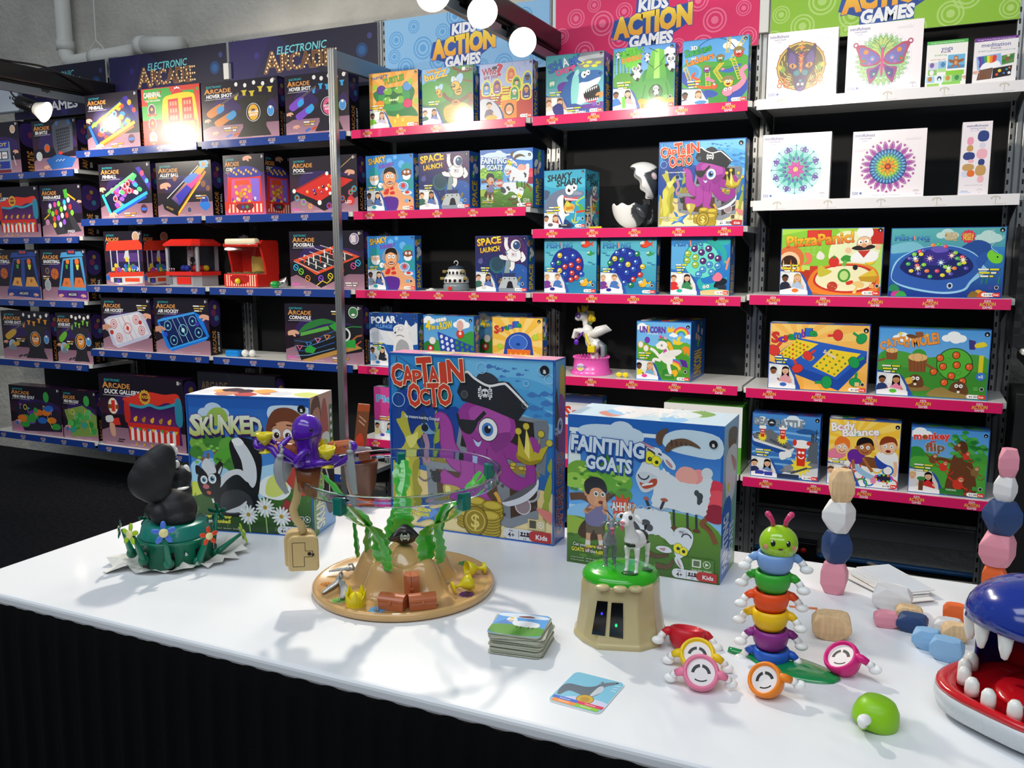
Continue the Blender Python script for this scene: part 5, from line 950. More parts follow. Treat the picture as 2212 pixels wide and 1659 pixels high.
def a_skunk(A):
 A.r(0,0,1,1,'#1f57a6');A.poly([(.02,.09),(.985,.09),(.985,.99),(.02,.99)],('#2560b0','#5a9ad6'));A.b([(.02,.5),(.3,.46),(.6,.5),(.985,.42),(.985,.8),(.02,.8)],'#9cc6e6');A.b([(.05,.58),(.12,.48),(.2,.6)],'#4a8ac8')
 cloud(A,.22,.12,.1,'#b4c8da');A.b([(.66,.1),(.72,.06),(.985,.07),(.985,.19),(.8,.18),(.68,.16)],'#bcd0e2')
 A.b([(0,.76),(.2,.7),(.5,.76),(.75,.66),(1,.7),(1,1.02),(0,1.02)],('#3f6a2c','#1d3a17'));A.b([(.0,.64),(.14,.66),(.1,.72),(0,.74)],'#c2cc4a');g=random.Random(5)
 for k in range(36): u,v=g.uniform(.02,.98),g.uniform(.74,.98);A.l([(u,v),(u+.01,v-.03)],.007,'#4f8034' if k % 2 else '#2f5422')
    # tree
 A.l([(.26,.68),(.2,.56),(.12,.47),(.04,.45)],.06,'#7a5a3c',True,(1.2,.3));A.l([(.2,.57),(.24,.48),(.22,.4)],.035,'#7a5a3c',True);A.l([(.15,.49),(.16,.42)],.02,'#7a5a3c')
 for u,v,r,c in ((.1,.35,.09,'#6ea03c'),(.22,.33,.1,'#3f7a2e'),(.33,.36,.08,'#5a9a3a'),(.3,.46,.1,'#4f9a30'),(.06,.42,.06,'#3f7a2e'),(.36,.5,.07,'#3f7a2e'),(.25,.16,.09,'#8fae4a'),(.15,.2,.06,'#7a9c40')): A.b([(u-r,v),(u-.4*r,v-.7*r),(u+.5*r,v-.75*r),(u+r,v-.05*r),(u+.6*r,v+.6*r),(u-.5*r,v+.6*r)],c)
 for k in range(18): u,v=g.uniform(.05,.4),g.uniform(.33,.5);A.e(u,v,.016,'#7ab84a' if k % 2 else '#356a28',.01)
    # stink cloud
 A.b([(.55,.66),(.62,.58),(.72,.56),(.8,.6),(.82,.68),(.74,.74),(.6,.72)],'#d8e4ec');A.b([(.64,.6),(.7,.56),(.78,.6),(.8,.66),(.7,.72),(.62,.7)],'#c2cc6a')
    # skunk
 B_='#17181c';F_='#c8ccd0'
 A.b([(.3,.62),(.42,.55),(.5,.62),(.56,.74),(.5,.86),(.3,.88),(.2,.82),(.2,.72)],B_);A.b([(.4,.6),(.34,.38),(.37,.31),(.48,.3),(.57,.34),(.6,.46),(.58,.6),(.55,.72),(.47,.68)],B_);A.b([(.37,.34),(.42,.32),(.48,.36),(.545,.48),(.55,.6),(.51,.66),(.45,.56),(.43,.46)],F_);A.b([(.36,.32),(.42,.3),(.46,.34),(.4,.36)],'#dfe2e4')
 A.b([(.22,.66),(.3,.56),(.42,.53),(.5,.6),(.47,.62),(.4,.57),(.32,.6),(.25,.67)],F_);A.b([(.26,.72),(.4,.68),(.5,.74),(.48,.84),(.26,.86)],'#33363a');A.b([(.28,.85),(.4,.8),(.46,.76),(.44,.82),(.38,.85)],F_)
 A.b([(.06,.62),(.1,.54),(.2,.52),(.25,.58),(.25,.66),(.2,.74),(.12,.74),(.08,.7)],B_);A.b([(.055,.58),(.05,.52),(.08,.52),(.11,.56)],B_);A.b([(.21,.54),(.25,.48),(.28,.5),(.25,.58)],B_);A.b([(.235,.56),(.26,.52),(.27,.52),(.25,.57)],F_)
 A.b([(.1,.52),(.14,.46),(.2,.5),(.22,.56),(.17,.58),(.16,.64),(.145,.58)],F_);eye(A,.115,.62,.028,'#5a9ab8');eye(A,.185,.61,.032,'#5a9ab8');A.e(.13,.67,.026,'#b8606a',.018);A.b([(.13,.71),(.15,.7),(.17,.71),(.155,.73)],'#c0583a');A.poly([(.17,.76),(.185,.755),(.195,.785),(.18,.79)],'#e2e4e4')
    # child
 A.b([(.66,.28),(.69,.16),(.78,.12),(.9,.14),(.96,.26),(.95,.38),(.86,.43),(.74,.41),(.67,.35)],'#c58a6a');A.b([(.645,.33),(.65,.2),(.72,.09),(.86,.08),(.97,.18),(.985,.36),(.955,.36),(.93,.25),(.86,.18),(.78,.17),(.71,.2),(.68,.28),(.67,.35)],'#6a3a26');A.e(.655,.3,.022,'#b07458',.03)
 for x in (.725,.815): eye(A,x,.262,.034,'#4a2c1c',(.1,.3))
 A.e(.77,.295,.014,'#b0704f',.011);A.b([(.71,.32),(.77,.31),(.83,.32),(.8,.365),(.75,.365)],'#8a241f');A.l([(.72,.322),(.82,.322)],.012,'#e4e0da');A.l([(.69,.21),(.73,.195)],.01,'#4a2818');A.l([(.81,.195),(.86,.2)],.01,'#4a2818')
 A.b([(.72,.42),(.8,.42),(.95,.43),(.98,.62),(.9,.7),(.72,.52)],'#a83c34');A.l([(.74,.86),(.8,.74)],.05,'#8a2f34');A.b([(.7,.82),(.8,.82),(.82,.88),(.72,.9)],'#a83a3a')
 for u,v,r in ((.47,.86,.075),(.61,.8,.075),(.74,.86,.075)):
  A.l([(u,v),(u+.01,.99)],.01,'#8aa868')
  for k in range(15): a=2*pi*k/15;A.e(u+r*.6*cos(a)*A.asp,v+r*.6*sin(a),r*.42,'#dadfde' if k % 2 else '#c6cdce',r*.12,math.degrees(a))
  A.e(u,v,r*.2,'#a8862c')
 for ch,u,v,h,w_,r_ in zip('SKUNKED',(.04,.125,.205,.29,.375,.455,.535),(.215,.225,.205,.215,.205,.205,.215),(.145,.12,.13,.12,.12,.12,.125),(.085,.075,.08,.08,.075,.07,.085),(-4,4,-3,3,-3,3,2)): A.t(ch,u-.01,v,h,('#d8dfd0','#a8b84a'),w=w_,bold=.07,out='#a03a68',ow=.02,rot=r_,sh=(.006,.02,'#241c4c'))
 A.t('Pick the',.035,.885,.024,'#d2d8d4',w=.09,bold=.04);A.t('wrong flower',.13,.885,.026,'#dcd848',w=.2,bold=.06);A.t("& you'll get",.05,.92,.024,'#d2d8d4',w=.12,bold=.04);A.t('skunked!',.19,.92,.026,'#dcd848',w=.13,bold=.06)
 A.t('Skunked   Skunked   Skunked   Skunked',.1,.972,.008,'#b8c4b0',w=.3);A.ring(.95,.87,.022,.004,'#c9d4d0');A.poly([(.942,.858),(.942,.882),(.962,.87)],'#d6dcd8');A.r(.87,.85,.92,.895,'#b8c4b8');A.r(.875,.855,.915,.89,'#3a4a3c');A.t('Scan For Video!',.9,.915,.012,'#c9d4d0',w=.12,align='C')
 foot2(A);badge(A,.935,.08,.03);edge(A,'#2560ac',.008)
for f_ in (): pass
def mandala_petals(A,u,v,r,n,c,oc,ln,wd,off=0):
 for i in range(n):
  a=2*pi*i/n+off;ca,sa=cos(a),sin(a);k=A.asp
  def Pt(x,y): return (u+(x*ca-y*sa)*k,v+x*sa+y*ca)
  P=[Pt(r,0),Pt(r+ln*.35,wd),Pt(r+ln,0),Pt(r+ln*.35,-wd)]
  A.b([Pt(r-.004,0),Pt(r+ln*.35,wd*1.18),Pt(r+ln*1.05,0),Pt(r+ln*.35,-wd*1.18)],oc,3);A.b(P,c,3)
def mind(A,num,sub,script):
 A.r(0,0,1,1,'#f0e9ee');A.t('mindfulness',.03,.06,.045,'#5a5f9a',w=.27,bold=.02);A.t('round puzzle',.09,.105,.03,'#8186b4',w=.17);A.t(sub,.13,.145,.016,'#8f93ba',w=.07)
 A.t(num,.03,.93,.045,'#5f6aa4',w=.10 if len(num) > 3 else .08);A.star(.165 if len(num) > 3 else .145,.93,.026,'#4a6ab0',4,.5,.6);A.t('activities to calm your body & mind',.5,.965,.014,'#a4a0b4',w=.38,align='C')
 A.l([(.9,.96),(.9,.92)],.006,'#a8a6b4');A.ring(.9,.93,.03,.006,'#a8a6b4',190,350);A.ring(.88,.92,.02,.005,'#a8a6b4',180,360);A.ring(.92,.92,.02,.005,'#a8a6b4',180,360);A.l([(.89,.965),(.97,.958)],.005,'#a8a6b4')
 for t_,u,v in script: A.t(t_,u,v,.05,'#ddd4dd',w=.2,shear=.35)
 A.ring(.5,.53,.385,.004,'#d8d0da',n=48)
def a_breathe(A):
 mind(A,'500','breathe',(('calm',.76,.12),('awake',.02,.22),('peace',.02,.84)));u,v=.5,.54
 A.e(u,v,.375,'#bfe4e4',n=40);A.e(u,v,.29,'#8fd4cc',n=32)
 mandala_petals(A,u,v,.27,8,'#8a74b8','#5a3f94',.085,.028,pi/8);
 for i in range(8):
  a=2*pi*i/8+pi/8
  for d in (-.11,.11): A.ring(u+.31*cos(a+d)*A.asp,v+.31*sin(a+d),.024,.011,'#5f4a9c',n=10)
  A.e(u+.345*cos(a)*A.asp,v+.345*sin(a),.018,'#6a50a4')
  b_=a+pi/8;A.l([(u+.2*cos(b_)*A.asp,v+.2*sin(b_)),(u+.365*cos(b_)*A.asp,v+.365*sin(b_))],.006,'#4a7a94');A.star(u+.36*cos(b_)*A.asp,v+.36*sin(b_),.022,'#4a8a9c',4,.4)
 mandala_petals(A,u,v,.17,16,'#4aa8a4','#3a5a8a',.09,.02);mandala_petals(A,u,v,.14,16,'#6a5ab0','#3a3a80',.06,.014,pi/16);mandala_petals(A,u,v,.11,16,'#6cc0a4','#3a6a7a',.06,.016);mandala_petals(A,u,v,.04,8,'#c85aa4','#8a3a84',.09,.03,pi/8);A.e(u,v,.05,'#c24a98');A.e(u,v,.036,'#e8dc7a');A.ring(u,v,.022,.006,'#8a7a4a')
def a_balance(A):
 mind(A,'500','balance',(('awaken',.72,.14),('calm',.03,.28)));u,v=.5,.54
 for i in range(20): a=2*pi*i/20;A.e(u+.375*cos(a)*A.asp,v+.375*sin(a),.018,'#b05aa0')
 mandala_petals(A,u,v,.24,20,'#c486c4','#84307e',.135,.034,pi/20);mandala_petals(A,u,v,.25,20,'#a44aa4','#84307e',.09,.018,pi/20);A.e(u,v,.262,'#3a4a8a',n=40);mandala_petals(A,u,v,.19,32,'#6ab4e0','#28457e',.065,.014);A.e(u,v,.2,'#3a7aa4',n=32);mandala_petals(A,u,v,.14,24,'#7ac08a','#2a6a7a',.055,.015);A.e(u,v,.15,'#8ac04a',n=28);mandala_petals(A,u,v,.09,16,'#e0c83a','#6a8a2a',.055,.016,pi/16);mandala_petals(A,u,v,.035,8,'#e89a2c','#8a3a1c',.085,.022);A.e(u,v,.045,'#8a2a28');A.e(u,v,.026,'#e05a28')
def a_butter(A):
 mind(A,'1000','butterfly',(('beautiful',.66,.09),('calm',.02,.24),('elegant',.02,.83)));u,v=.48,.54
 A.e(u,v,.36,'#c9e4c4',n=36);A.e(u,v-.02,.28,'#8cc48c');mandala_petals(A,u,v,.27,26,'#a8cc8a','#4a8a5a',.085,.03);mandala_petals(A,u,v-.16,.05,14,'#b8d07a','#5a8a4a',.14,.03)
 for i in range(30): a=2*pi*i/30;A.ring(u+.365*cos(a)*A.asp,v+.365*sin(a),.016,.006,'#4a9a74',n=8)
 for s in (-1,1):
  def X(P): return [(u+s*x,v+y) for x,y in P]
  A.b(X([(.02,.0),(.06,-.1),(.2,-.2),(.28,-.24),(.36,-.22),(.33,-.12),(.3,-.02),(.28,.06),(.18,.08),(.06,.06)]),'#b04a6a');A.b(X([(.03,-.01),(.08,-.09),(.2,-.17),(.28,-.2),(.31,-.16),(.27,-.03),(.24,.04),(.14,.06)]),'#7a6ab0');A.ring(u+s*.36,v-.24,.03,.018,'#b04a6a')
  A.b(X([(.02,.06),(.1,.1),(.2,.12),(.18,.24),(.15,.34),(.11,.3),(.06,.22)]),'#a04a8a');A.b(X([(.04,.1),(.12,.13),(.16,.16),(.14,.26),(.08,.22)]),'#5a4a90')
  for x,y,r,c in ((.22,-.13,.035,'#e08a2a'),(.25,.0,.04,'#3a8a7a'),(.25,.0,.022,'#e0402a'),(.13,-.03,.04,'#6a8ac8'),(.13,-.02,.02,'#e8a0b0'),(.1,.2,.025,'#2a8a7a'),(.1,.2,.012,'#e0d0a0'),(.17,.04,.025,'#a86ab8')): A.e(u+s*x,v+y,r,c)
  A.l(X([(.01,-.12),(.05,-.22),(.12,-.3)]),.008,'#3a5a4a',True)
 A.b([(u-.018,v-.14),(u,v-.18),(u+.018,v-.14),(u+.016,v+.18),(u,v+.24),(u-.016,v+.18)],'#d04a8a')
def a_dragon(A):
 mind(A,'1000','dragon',(('powerful',.68,.14),('strong',.02,.25),('swift',.02,.83)));u,v=.49,.53
 A.e(u,v,.365,'#8a5a2a',n=40);A.e(u,v,.35,'#c8ac4a',n=40);A.e(u,v,.33,'#5c4a24',n=40);g=random.Random(12)
 for i in range(60): a=2*pi*g.random();r=g.uniform(.18,.32);A.l([(u+r*cos(a)*A.asp,v+r*sin(a)),(u+(r+.03)*cos(a+.25)*A.asp,v+(r+.03)*sin(a+.25))],.012,'#d8c878' if i % 2 else '#b09a3c')
 for i in range(12): a=2*pi*i/12;A.e(u+.365*cos(a)*A.asp,v+.365*sin(a),.016,'#b07a34')
 A.b([(u-.2,v-.3),(u-.08,v-.2),(u,v-.22),(u+.08,v-.2),(u+.2,v-.32),(u+.2,v-.1),(u+.17,v+.06),(u+.1,v+.16),(u+.08,v+.32),(u,v+.38),(u-.08,v+.32),(u-.1,v+.16),(u-.17,v+.06),(u-.2,v-.1)],'#3a2654');A.b([(u-.16,v-.22),(u-.08,v-.14),(u-.1,v-.02),(u-.18,v-.06)],'#5a3f86');A.b([(u+.16,v-.22),(u+.08,v-.14),(u+.1,v-.02),(u+.18,v-.06)],'#5a3f86')
 for k in range(6): A.poly([(u-.05+.004*k,v-.2+.045*k),(u,v-.17+.045*k),(u+.05-.004*k,v-.2+.045*k),(u,v-.12+.045*k)],'#d8542a' if k % 2 == 0 else '#e08a3a')
 A.star(u,v-.28,.06,'#e0842a',4,.4)
 for s in (-1,1):
  A.b([(u+s*.06,v+.0),(u+s*.12,v-.05),(u+s*.17,v-.02),(u+s*.12,v+.03)],'#e08a34');A.e(u+s*.12,v-.01,.014,'#241418',.03);A.b([(u+s*.03,v+.06),(u+s*.1,v+.08),(u+s*.08,v+.14),(u+s*.02,v+.12)],'#2a7a84');A.ring(u+s*.27,v+.2,.045,.02,'#c8702c');A.ring(u+s*.2,v+.26,.04,.02,'#b85a28');A.ring(u+s*.3,v+.27,.03,.016,'#c8702c');A.b([(u+s*.22,v+.02),(u+s*.28,v-.04),(u+s*.3,v+.04),(u+s*.25,v+.08)],'#7a9a3a');A.star(u+s*.3,v,.05,'#c8b83a',4,.4);A.e(u+s*.03,v+.27,.022,'#d8c0c8')
 A.b([(u-.06,v+.3),(u,v+.33),(u+.06,v+.3),(u,v+.38)],'#5a3a8a');A.e(u,v+.22,.02,'#4a8ab0')
def a_yoga(A):
 A.r(0,0,1,1,'#ecebe8');A.r(0,0,1,.075,'#4fb050');A.t('For ages 3 and up, Perfect for home & classroom',.5,.04,.025,'#dff0dc',w=.8,align='C');A.t('yoga',.5,.17,.09,'#5a5f9a',w=.28,align='C');A.t('friends',.47,.245,.045,'#7a4a86',w=.24,align='C',bold=.02);A.t('30 GIANT yoga cards for kids',.5,.31,.035,'#6a9a60',w=.6,align='C');A.t('animal yoga poses',.3,.4,.025,'#c05a5a',w=.38,align='C')
 for u,v,w_,h_,c in ((.05,.46,.24,.16,'#c9d0e0'),(.3,.44,.24,.16,'#8abce0'),(.06,.62,.22,.12,'#8ac06a'),(.29,.6,.24,.08,'#b0d890'),(.03,.76,.2,.14,'#9ac8e8'),(.24,.74,.22,.18,'#d8e8f0'),(.45,.76,.26,.14,'#b0d8a0'),(.66,.76,.24,.14,'#7ac06a'),(.05,.92,.3,.06,'#9ac85a'),(.42,.9,.45,.06,'#8ac85a')): A.r(u,v,u+w_,v+h_,c)
 for u,v,c in ((.15,.52,'#7a5aa0'),(.42,.52,'#4a80b0'),(.15,.68,'#e8e8e8'),(.12,.82,'#b8803a'),(.35,.82,'#2a3a5a'),(.56,.82,'#c88a3a'),(.78,.82,'#3a8a4a')): A.e(u,v,.045,c,.055)
 A.e(.35,.84,.025,'#e8eaf0',.035);A.r(.5,.3,.97,.72,'#f0f0ee');A.r(.53,.32,.95,.62,'#6ab0dc');A.r(.53,.55,.95,.62,'#4a8ac0');A.r(.5,.66,.94,.76,'#8ac83a');A.e(.73,.48,.065,'#a8683a',.08);A.e(.73,.39,.045,'#a8683a',.045);A.e(.73,.4,.03,'#d8a878',.03);A.b([(.55,.42),(.68,.45),(.68,.5),(.58,.48)],'#9a5c30');A.b([(.78,.45),(.92,.42),(.9,.48),(.78,.5)],'#9a5c30');A.l([(.7,.53),(.62,.6)],.04,'#a8683a');A.l([(.76,.53),(.84,.6)],.04,'#a8683a');A.e(.73,.5,.035,'#d09a68',.045);hand(A,.97,.82,.1,'#d8a898',-1)
def a_medit(A):
 A.r(0,0,1,1,'#ece8ea');A.poly([(0,0),(1,0),(1,.06),(0,.085)],'#6a2c8a');A.t('For ages 4 and up, Perfect for home & classroom',.5,.04,.025,'#e8d8f0',w=.85,align='C');A.t('meditation',.5,.16,.085,'#5a5f9a',w=.66,align='C');A.t('friends',.5,.235,.045,'#7a4a86',w=.24,align='C',bold=.02);A.t('30 GIANT guided meditation cards for kids',.52,.29,.03,'#6a9aa0',w=.85,align='C')
 A.poly([(.06,.4),(.62,.36),(.66,.62),(.1,.7)],'#8ab4e4')
 for k,c in enumerate(('#6a3a9a','#3a5ab8','#3aa050','#e8d83a','#e88a2a','#d83a30')): A.b([(.1+.07*k,.42-.004*k),(.18+.07*k,.41),(.22+.06*k,.52),(.24+.05*k,.62),(.14+.06*k,.64),(.14+.06*k,.52)],c)
 A.b([(.2,.6),(.3,.54),(.42,.56),(.55,.52),(.62,.58),(.6,.64),(.2,.69)],'#f2f4f8');A.poly([(.64,.42),(.94,.38),(.93,.58),(.66,.62)],'#5a8a4a');A.e(.78,.5,.05,'#8a5a3a');A.e(.86,.46,.05,'#3a7a3a');A.e(.7,.54,.04,'#3a7a3a');A.e(.8,.42,.03,'#e0d8c0');A.poly([(.14,.7),(.46,.66),(.44,.9),(.1,.92)],'#6a4a3a')
 for k in range(5): A.l([(.17+.06*k,.7),(.16+.06*k,.88)],.02,'#8a5a48')
 A.e(.27,.84,.06,'#7a4a2a');A.poly([(.46,.68),(.9,.64),(.88,.86),(.46,.9)],'#201c24');A.e(.62,.74,.035,'#e8c83a');A.e(.78,.72,.025,'#3aa0a0');A.e(.56,.82,.03,'#d8502a');A.e(.72,.8,.022,'#5a7ad8');A.e(.84,.8,.03,'#e8e8ea');A.e(.84,.69,.02,'#e88a3a');hand(A,.08,.74,.1,'#d8a898')
def a_stones(A):
 A.r(0,0,1,1,'#ece4ea');A.t('mindfulness',.5,.055,.03,'#5a5f9a',w=.7,align='C',bold=.03);A.t('stacking stones',.52,.09,.021,'#7a7fb0',w=.52,align='C');A.t('tower building game',.52,.12,.014,'#a0a2c0',w=.5,align='C')
 def stn(u,v,a,b,c): A.b([(u-a,v+b*.3),(u-a*.8,v-b*.7),(u-a*.1,v-b),(u+a*.8,v-b*.75),(u+a,v+b*.2),(u+a*.6,v+b*.9),(u-a*.5,v+b*.95)],c,2)
 for s in ((.3,.26,.11,.055,'#e79ab2'),(.3,.36,.11,.045,'#c49a5e'),(.28,.465,.2,.055,'#2c3f80'),(.22,.54,.1,.02,'#ece8ee'),(.36,.535,.1,.025,'#ecb0be'),(.28,.62,.2,.05,'#c49a5e'),(.2,.71,.14,.045,'#cfd4ea'),(.38,.705,.13,.045,'#e0702a'),(.72,.2,.19,.075,'#2c3f80'),(.71,.325,.1,.04,'#d6d2e2'),(.71,.44,.18,.07,'#ecb0be'),(.71,.555,.11,.045,'#2c3f80'),(.7,.665,.18,.075,'#c49a5e'),(.72,.785,.11,.05,'#eeb4bc')): stn(*s)
 A.t('made from solid wood',.5,.865,.01,'#9a98ae',w=.6,align='C');A.r(.04,.955,.42,.975,'#c9d4ea');A.t('WARNING',.2,.945,.014,'#6a8ac8',w=.24,align='C');A.ring(.72,.95,.03,.005,'#a8a6b4',190,350);A.l([(.72,.98),(.72,.95)],.005,'#a8a6b4')
def a_polar(A):
 A.r(0,0,1,1,'#1f5cae');A.r(0,0,1,.35,'#1a468e');A.b([(0,.36),(.1,.28),(.25,.32),(.5,.34),(.7,.3),(.76,.12),(.85,.24),(1,.18),(1,.56),(0,.56)],'#dfe3ea');A.poly([(0,.4),(.2,.32),(.3,.5),(.1,.54)],'#c9d0dc');A.poly([(.7,.3),(.76,.12),(.82,.3),(.76,.4)],'#eef1f5')
 g=random.Random(2)
 for k in range(12): A.e(g.random(),g.random()*.3,.008,'#e8eef8')
 A.b([(.5,.28),(.62,.2),(.76,.24),(.82,.42),(.9,.6),(.88,.95),(.6,.98),(.48,.9),(.5,.6),(.54,.44)],'#e9e9ec');A.b([(.56,.58),(.66,.48),(.8,.56),(.82,.78),(.74,.92),(.58,.9),(.54,.74)],'#a9abb0');A.l([(.54,.5),(.44,.42),(.4,.36)],.07,'#e9e9ec');A.l([(.82,.44),(.9,.36),(.8,.24)],.08,'#e4e4e8',True);A.e(.58,.3,.04,'#fafafa');A.e(.66,.28,.04,'#fafafa');A.ring(.58,.3,.04,.006,'#333');A.ring(.66,.28,.04,.006,'#333');A.e(.59,.3,.01,'#111');A.e(.66,.29,.01,'#111');A.l([(.56,.42),(.64,.4),(.72,.43)],.012,'#3a3a40');A.e(.54,.36,.02,'#3a3a40')
 A.t('POLAR',.05,.14,.12,'#eef2f6',w=.5,bold=.07,out='#9ab8d8',ow=.03,rot=3);A.t('PLUNGE',.14,.25,.065,'#6a9ee0',w=.34,bold=.06,out='#2a4a94',ow=.03)
 A.b([(0,.6),(.2,.56),(.36,.6),(.44,.8),(.46,1),(0,1)],'#2a6ab8');photo(A,(SK[2],'#1c1614','#8ab4d8'),(SK[0],'#14110f','#2a2e3a'),top=.6,w=.42,prop='#4a8ad0');A.e(.2,.66,.05,'#7ac080');tagl(A,.06,.56,.22,2,'#dcd83a');badge(A,.94,.07,.02);edge(A,'#2a62b4',.01)
def a_four(col,blue=True):
 def f(A):
  A.r(0,0,1,1,('#4a9ad8','#7ab8e4'));cloud(A,.1,.1,.12);cloud(A,.75,.15,.14);A.b([(0,.6),(.2,.45),(.5,.5),(.7,.4),(1,.3),(1,1),(0,1)],'#3f9a44');A.e(.1,.6,.12,'#2a7a34')
  A.poly([(.28,.3),(1,.55),(1,1),(.4,1)],col);
  for i in range(7):
   for j in range(6):
    u=.36+.1*i+.015*j;v=.39+.065*i*.52+.095*j
    A.e(u,v,.032,['#e9e9ea','#4a9a54','#e9e9ea','#d8402c'][(i*3+j*j) % 4] if j > 2 else ('#dfeaf4' if i < 3 else '#3f8a44'),.036)
  A.eo(.73,.33,.075,'#d8402c','#7a1c14',.006);A.e(.73,.18,.07,'#e0b0a8',.1);A.eo(.18,.47,.065,'#ece8e6','#b0a8a8',.006);A.eo(.14,.62,.065,'#c83a2c','#7a1c14',.006);A.e(.14,.61,.03,'#f0e0dc');A.e(.73,.32,.03,'#f0e0dc')
  A.t('4',.05,.2,.16,'#f5d82a',w=.09,bold=.07,out='#3a3410',ow=.03,rot=6);A.t('in a',.17,.22,.09,'#f5d82a',w=.14,bold=.06,out='#3a3410',ow=.03,rot=6);A.t('ROW',.34,.2,.13,'#f5d82a',w=.24,bold=.06,out='#3a3410',ow=.03,rot=10)
  for k in range(4): A.eo(.28+.05*k,.1-.01*k,.035,'#ececec','#999',.005)
  tagl(A,.04,.78,.3,2);A.r(0,.9,.3,1,'#4a8a3a');badge(A,.93,.08,.03);foot(A);edge(A,'#2a62b4',.01)
 return f
def peg(A,u,v,s,c,rot=0):
 k=A.asp;a=R(rot);A.l([(u,v),(u+1.1*s*cos(a)*k,v+1.1*s*sin(a))],.28*s,c);A.eo(u,v,.5*s,c,'#2a2a1a',.03*s,.62*s,rot);A.e(u+.12*s*cos(a)*k,v+.12*s*sin(a),.36*s,c,.5*s,rot)
def a_scram(A):
 A.r(0,0,1,1,('#f3c04a','#f0b03a'));A.rays(.5,.45,'#f8d27a',12);A.b([(.24,.58),(.3,.36),(.5,.26),(.72,.3),(.8,.5),(.8,1.02),(.22,1.02)],'#2f4aa8');A.eo(.52,.44,.17,'#3a6ac8','#8ab0e0',.012,.13);A.e(.52,.47,.04,'#1c3a8a',.025);A.r(.3,.56,.76,1,'#f0762a')
 for i in range(4):
  for j in range(4): A.star(.37+.1*i,.64+.13*j,.03,'#f4b42c',3+(i+2*j) % 4,.5)
 for (u,v,r) in ((.16,.52,110),(.86,.34,-60),(.88,.78,-50)): peg(A,u,v,.09,'#b4d83a',r)
 for ch,u,v,c in zip('Scramble',(.05,.13,.2,.26,.33,.41,.46,.5),(.22,.21,.19,.17,.15,.13,.12,.12),('#d8302c','#e06a2a','#5a3ab0','#2a9a4a','#2a6ac8','#8a3ab0','#2a6ac8','#2a9a4a')): A.t(ch,u,v,.13 if ch == 'S' else .1,c,w=.075 if ch not in 'bl' else .045,bold=.07,out='#2a2440',ow=.03)
 tagl(A,.03,.76,.2,3);foot(A);badge(A,.93,.06,.03);edge(A,'#c8a04a',.008)
def a_scramw(A):
 A.r(0,0,1,1,('#f6cf72','#f2a83e'));A.rays(.3,.3,'#f4b95a',14);A.poly([(.06,.5),(.3,.22),(.98,.38),(.98,.5),(.72,.96),(.08,.62)],'#2a5ec0');A.poly([(.06,.56),(.7,.82),(.97,.44),(.98,.54),(.72,.98),(.1,.68)],'#1f4aa4');A.poly([(.1,.47),(.28,.24),(.5,.3),(.26,.56)],'#f0d02e');A.poly([(.45,.64),(.62,.37),(.92,.42),(.68,.78)],'#f0d02e');A.b([(.34,.5),(.4,.46),(.47,.5),(.42,.56)],'#c8a030')
 for i in range(5):
  for j in range(4):
   a,b=(i+.5)/5,(j+.5)/4;A.star(.1+.18*a+b*.15+.0,.47-.23*a+.085*b+.01,.022,'#8a8a20' if (i+j) % 3 else '#d83a30',3+(i+j) % 4,.55);A.star(.45+.17*a+b*.235,.64-.27*a+.14*b-.0,.022,'#8a8a20' if (i+j) % 2 else '#1f8a4a',3+(i+2*j) % 4,.55)
 for (u,v,s,r,c) in ((.69,.16,.13,175,'#d83c34'),(.92,.2,.13,215,'#1f9a52'),(.05,.42,.15,-50,'#d83c34'),(.4,.48,.12,-40,'#d83c34'),(.3,.68,.13,-110,'#d83c34'),(.86,.55,.14,-30,'#1f9a52'),(.6,.86,.15,175,'#1f9a52'),(.88,.84,.13,-85,'#1f9a52')): peg(A,u,v,s,c,r)
 A.t('Scramble',.56,.4,.05,'#f0e8c8',w=.14,rot=-28,bold=.05,out='#d8742a',ow=.03)
 for ch,u,v,c in zip('Scramble',(.03,.1,.16,.2,.255,.33,.38,.41),(.22,.23,.21,.19,.165,.15,.13,.13),('#d8302c','#6a3ab0','#d8302c','#1f9a4a','#2a6ac8','#8a3ab0','#2a6ac8','#1f9a4a')): A.t(ch,u,v,.15 if ch == 'S' else .11,c,w=.065 if ch not in 'bl' else .035,bold=.07,out='#2a2440',ow=.03)
 photo(A,(SK[2],'#1a1410','#e8eaf0'),(SK[0],'#2a1a14','#e0a0a8'),top=.62,w=.29,prop='#3a6ac0');tagl(A,.06,.5,.16,3);play(A,.93,.87,'#e8c88a');foot(A);badge(A,.96,.08,.035);edge(A,'#3a5aa8',.01)
def a_pie(A): 
 A.r(0,0,1,1,('#d84a9a','#c8388a'));A.t('Pie',.06,.22,.13,'#5aa8e0',w=.3,bold=.06,out='#f4f4f8',ow=.03);A.t('FACE',.4,.2,.12,'#5aa8e0',w=.35,bold=.06,out='#f4f4f8',ow=.03);A.e(.45,.45,.16,'#3a2018');A.e(.48,.5,.1,'#8a5030',.13);A.ring(.47,.44,.12,.04,'#e8d06a',200,300);tagl(A,.1,.56,.3,3);photo(A,(SK[1],'#1a1410','#f0e0a0'),(SK[0],'#4a2a1c','#4ac0d8'),top=.65,w=.5,prop='#5a4ac0');foot(A)
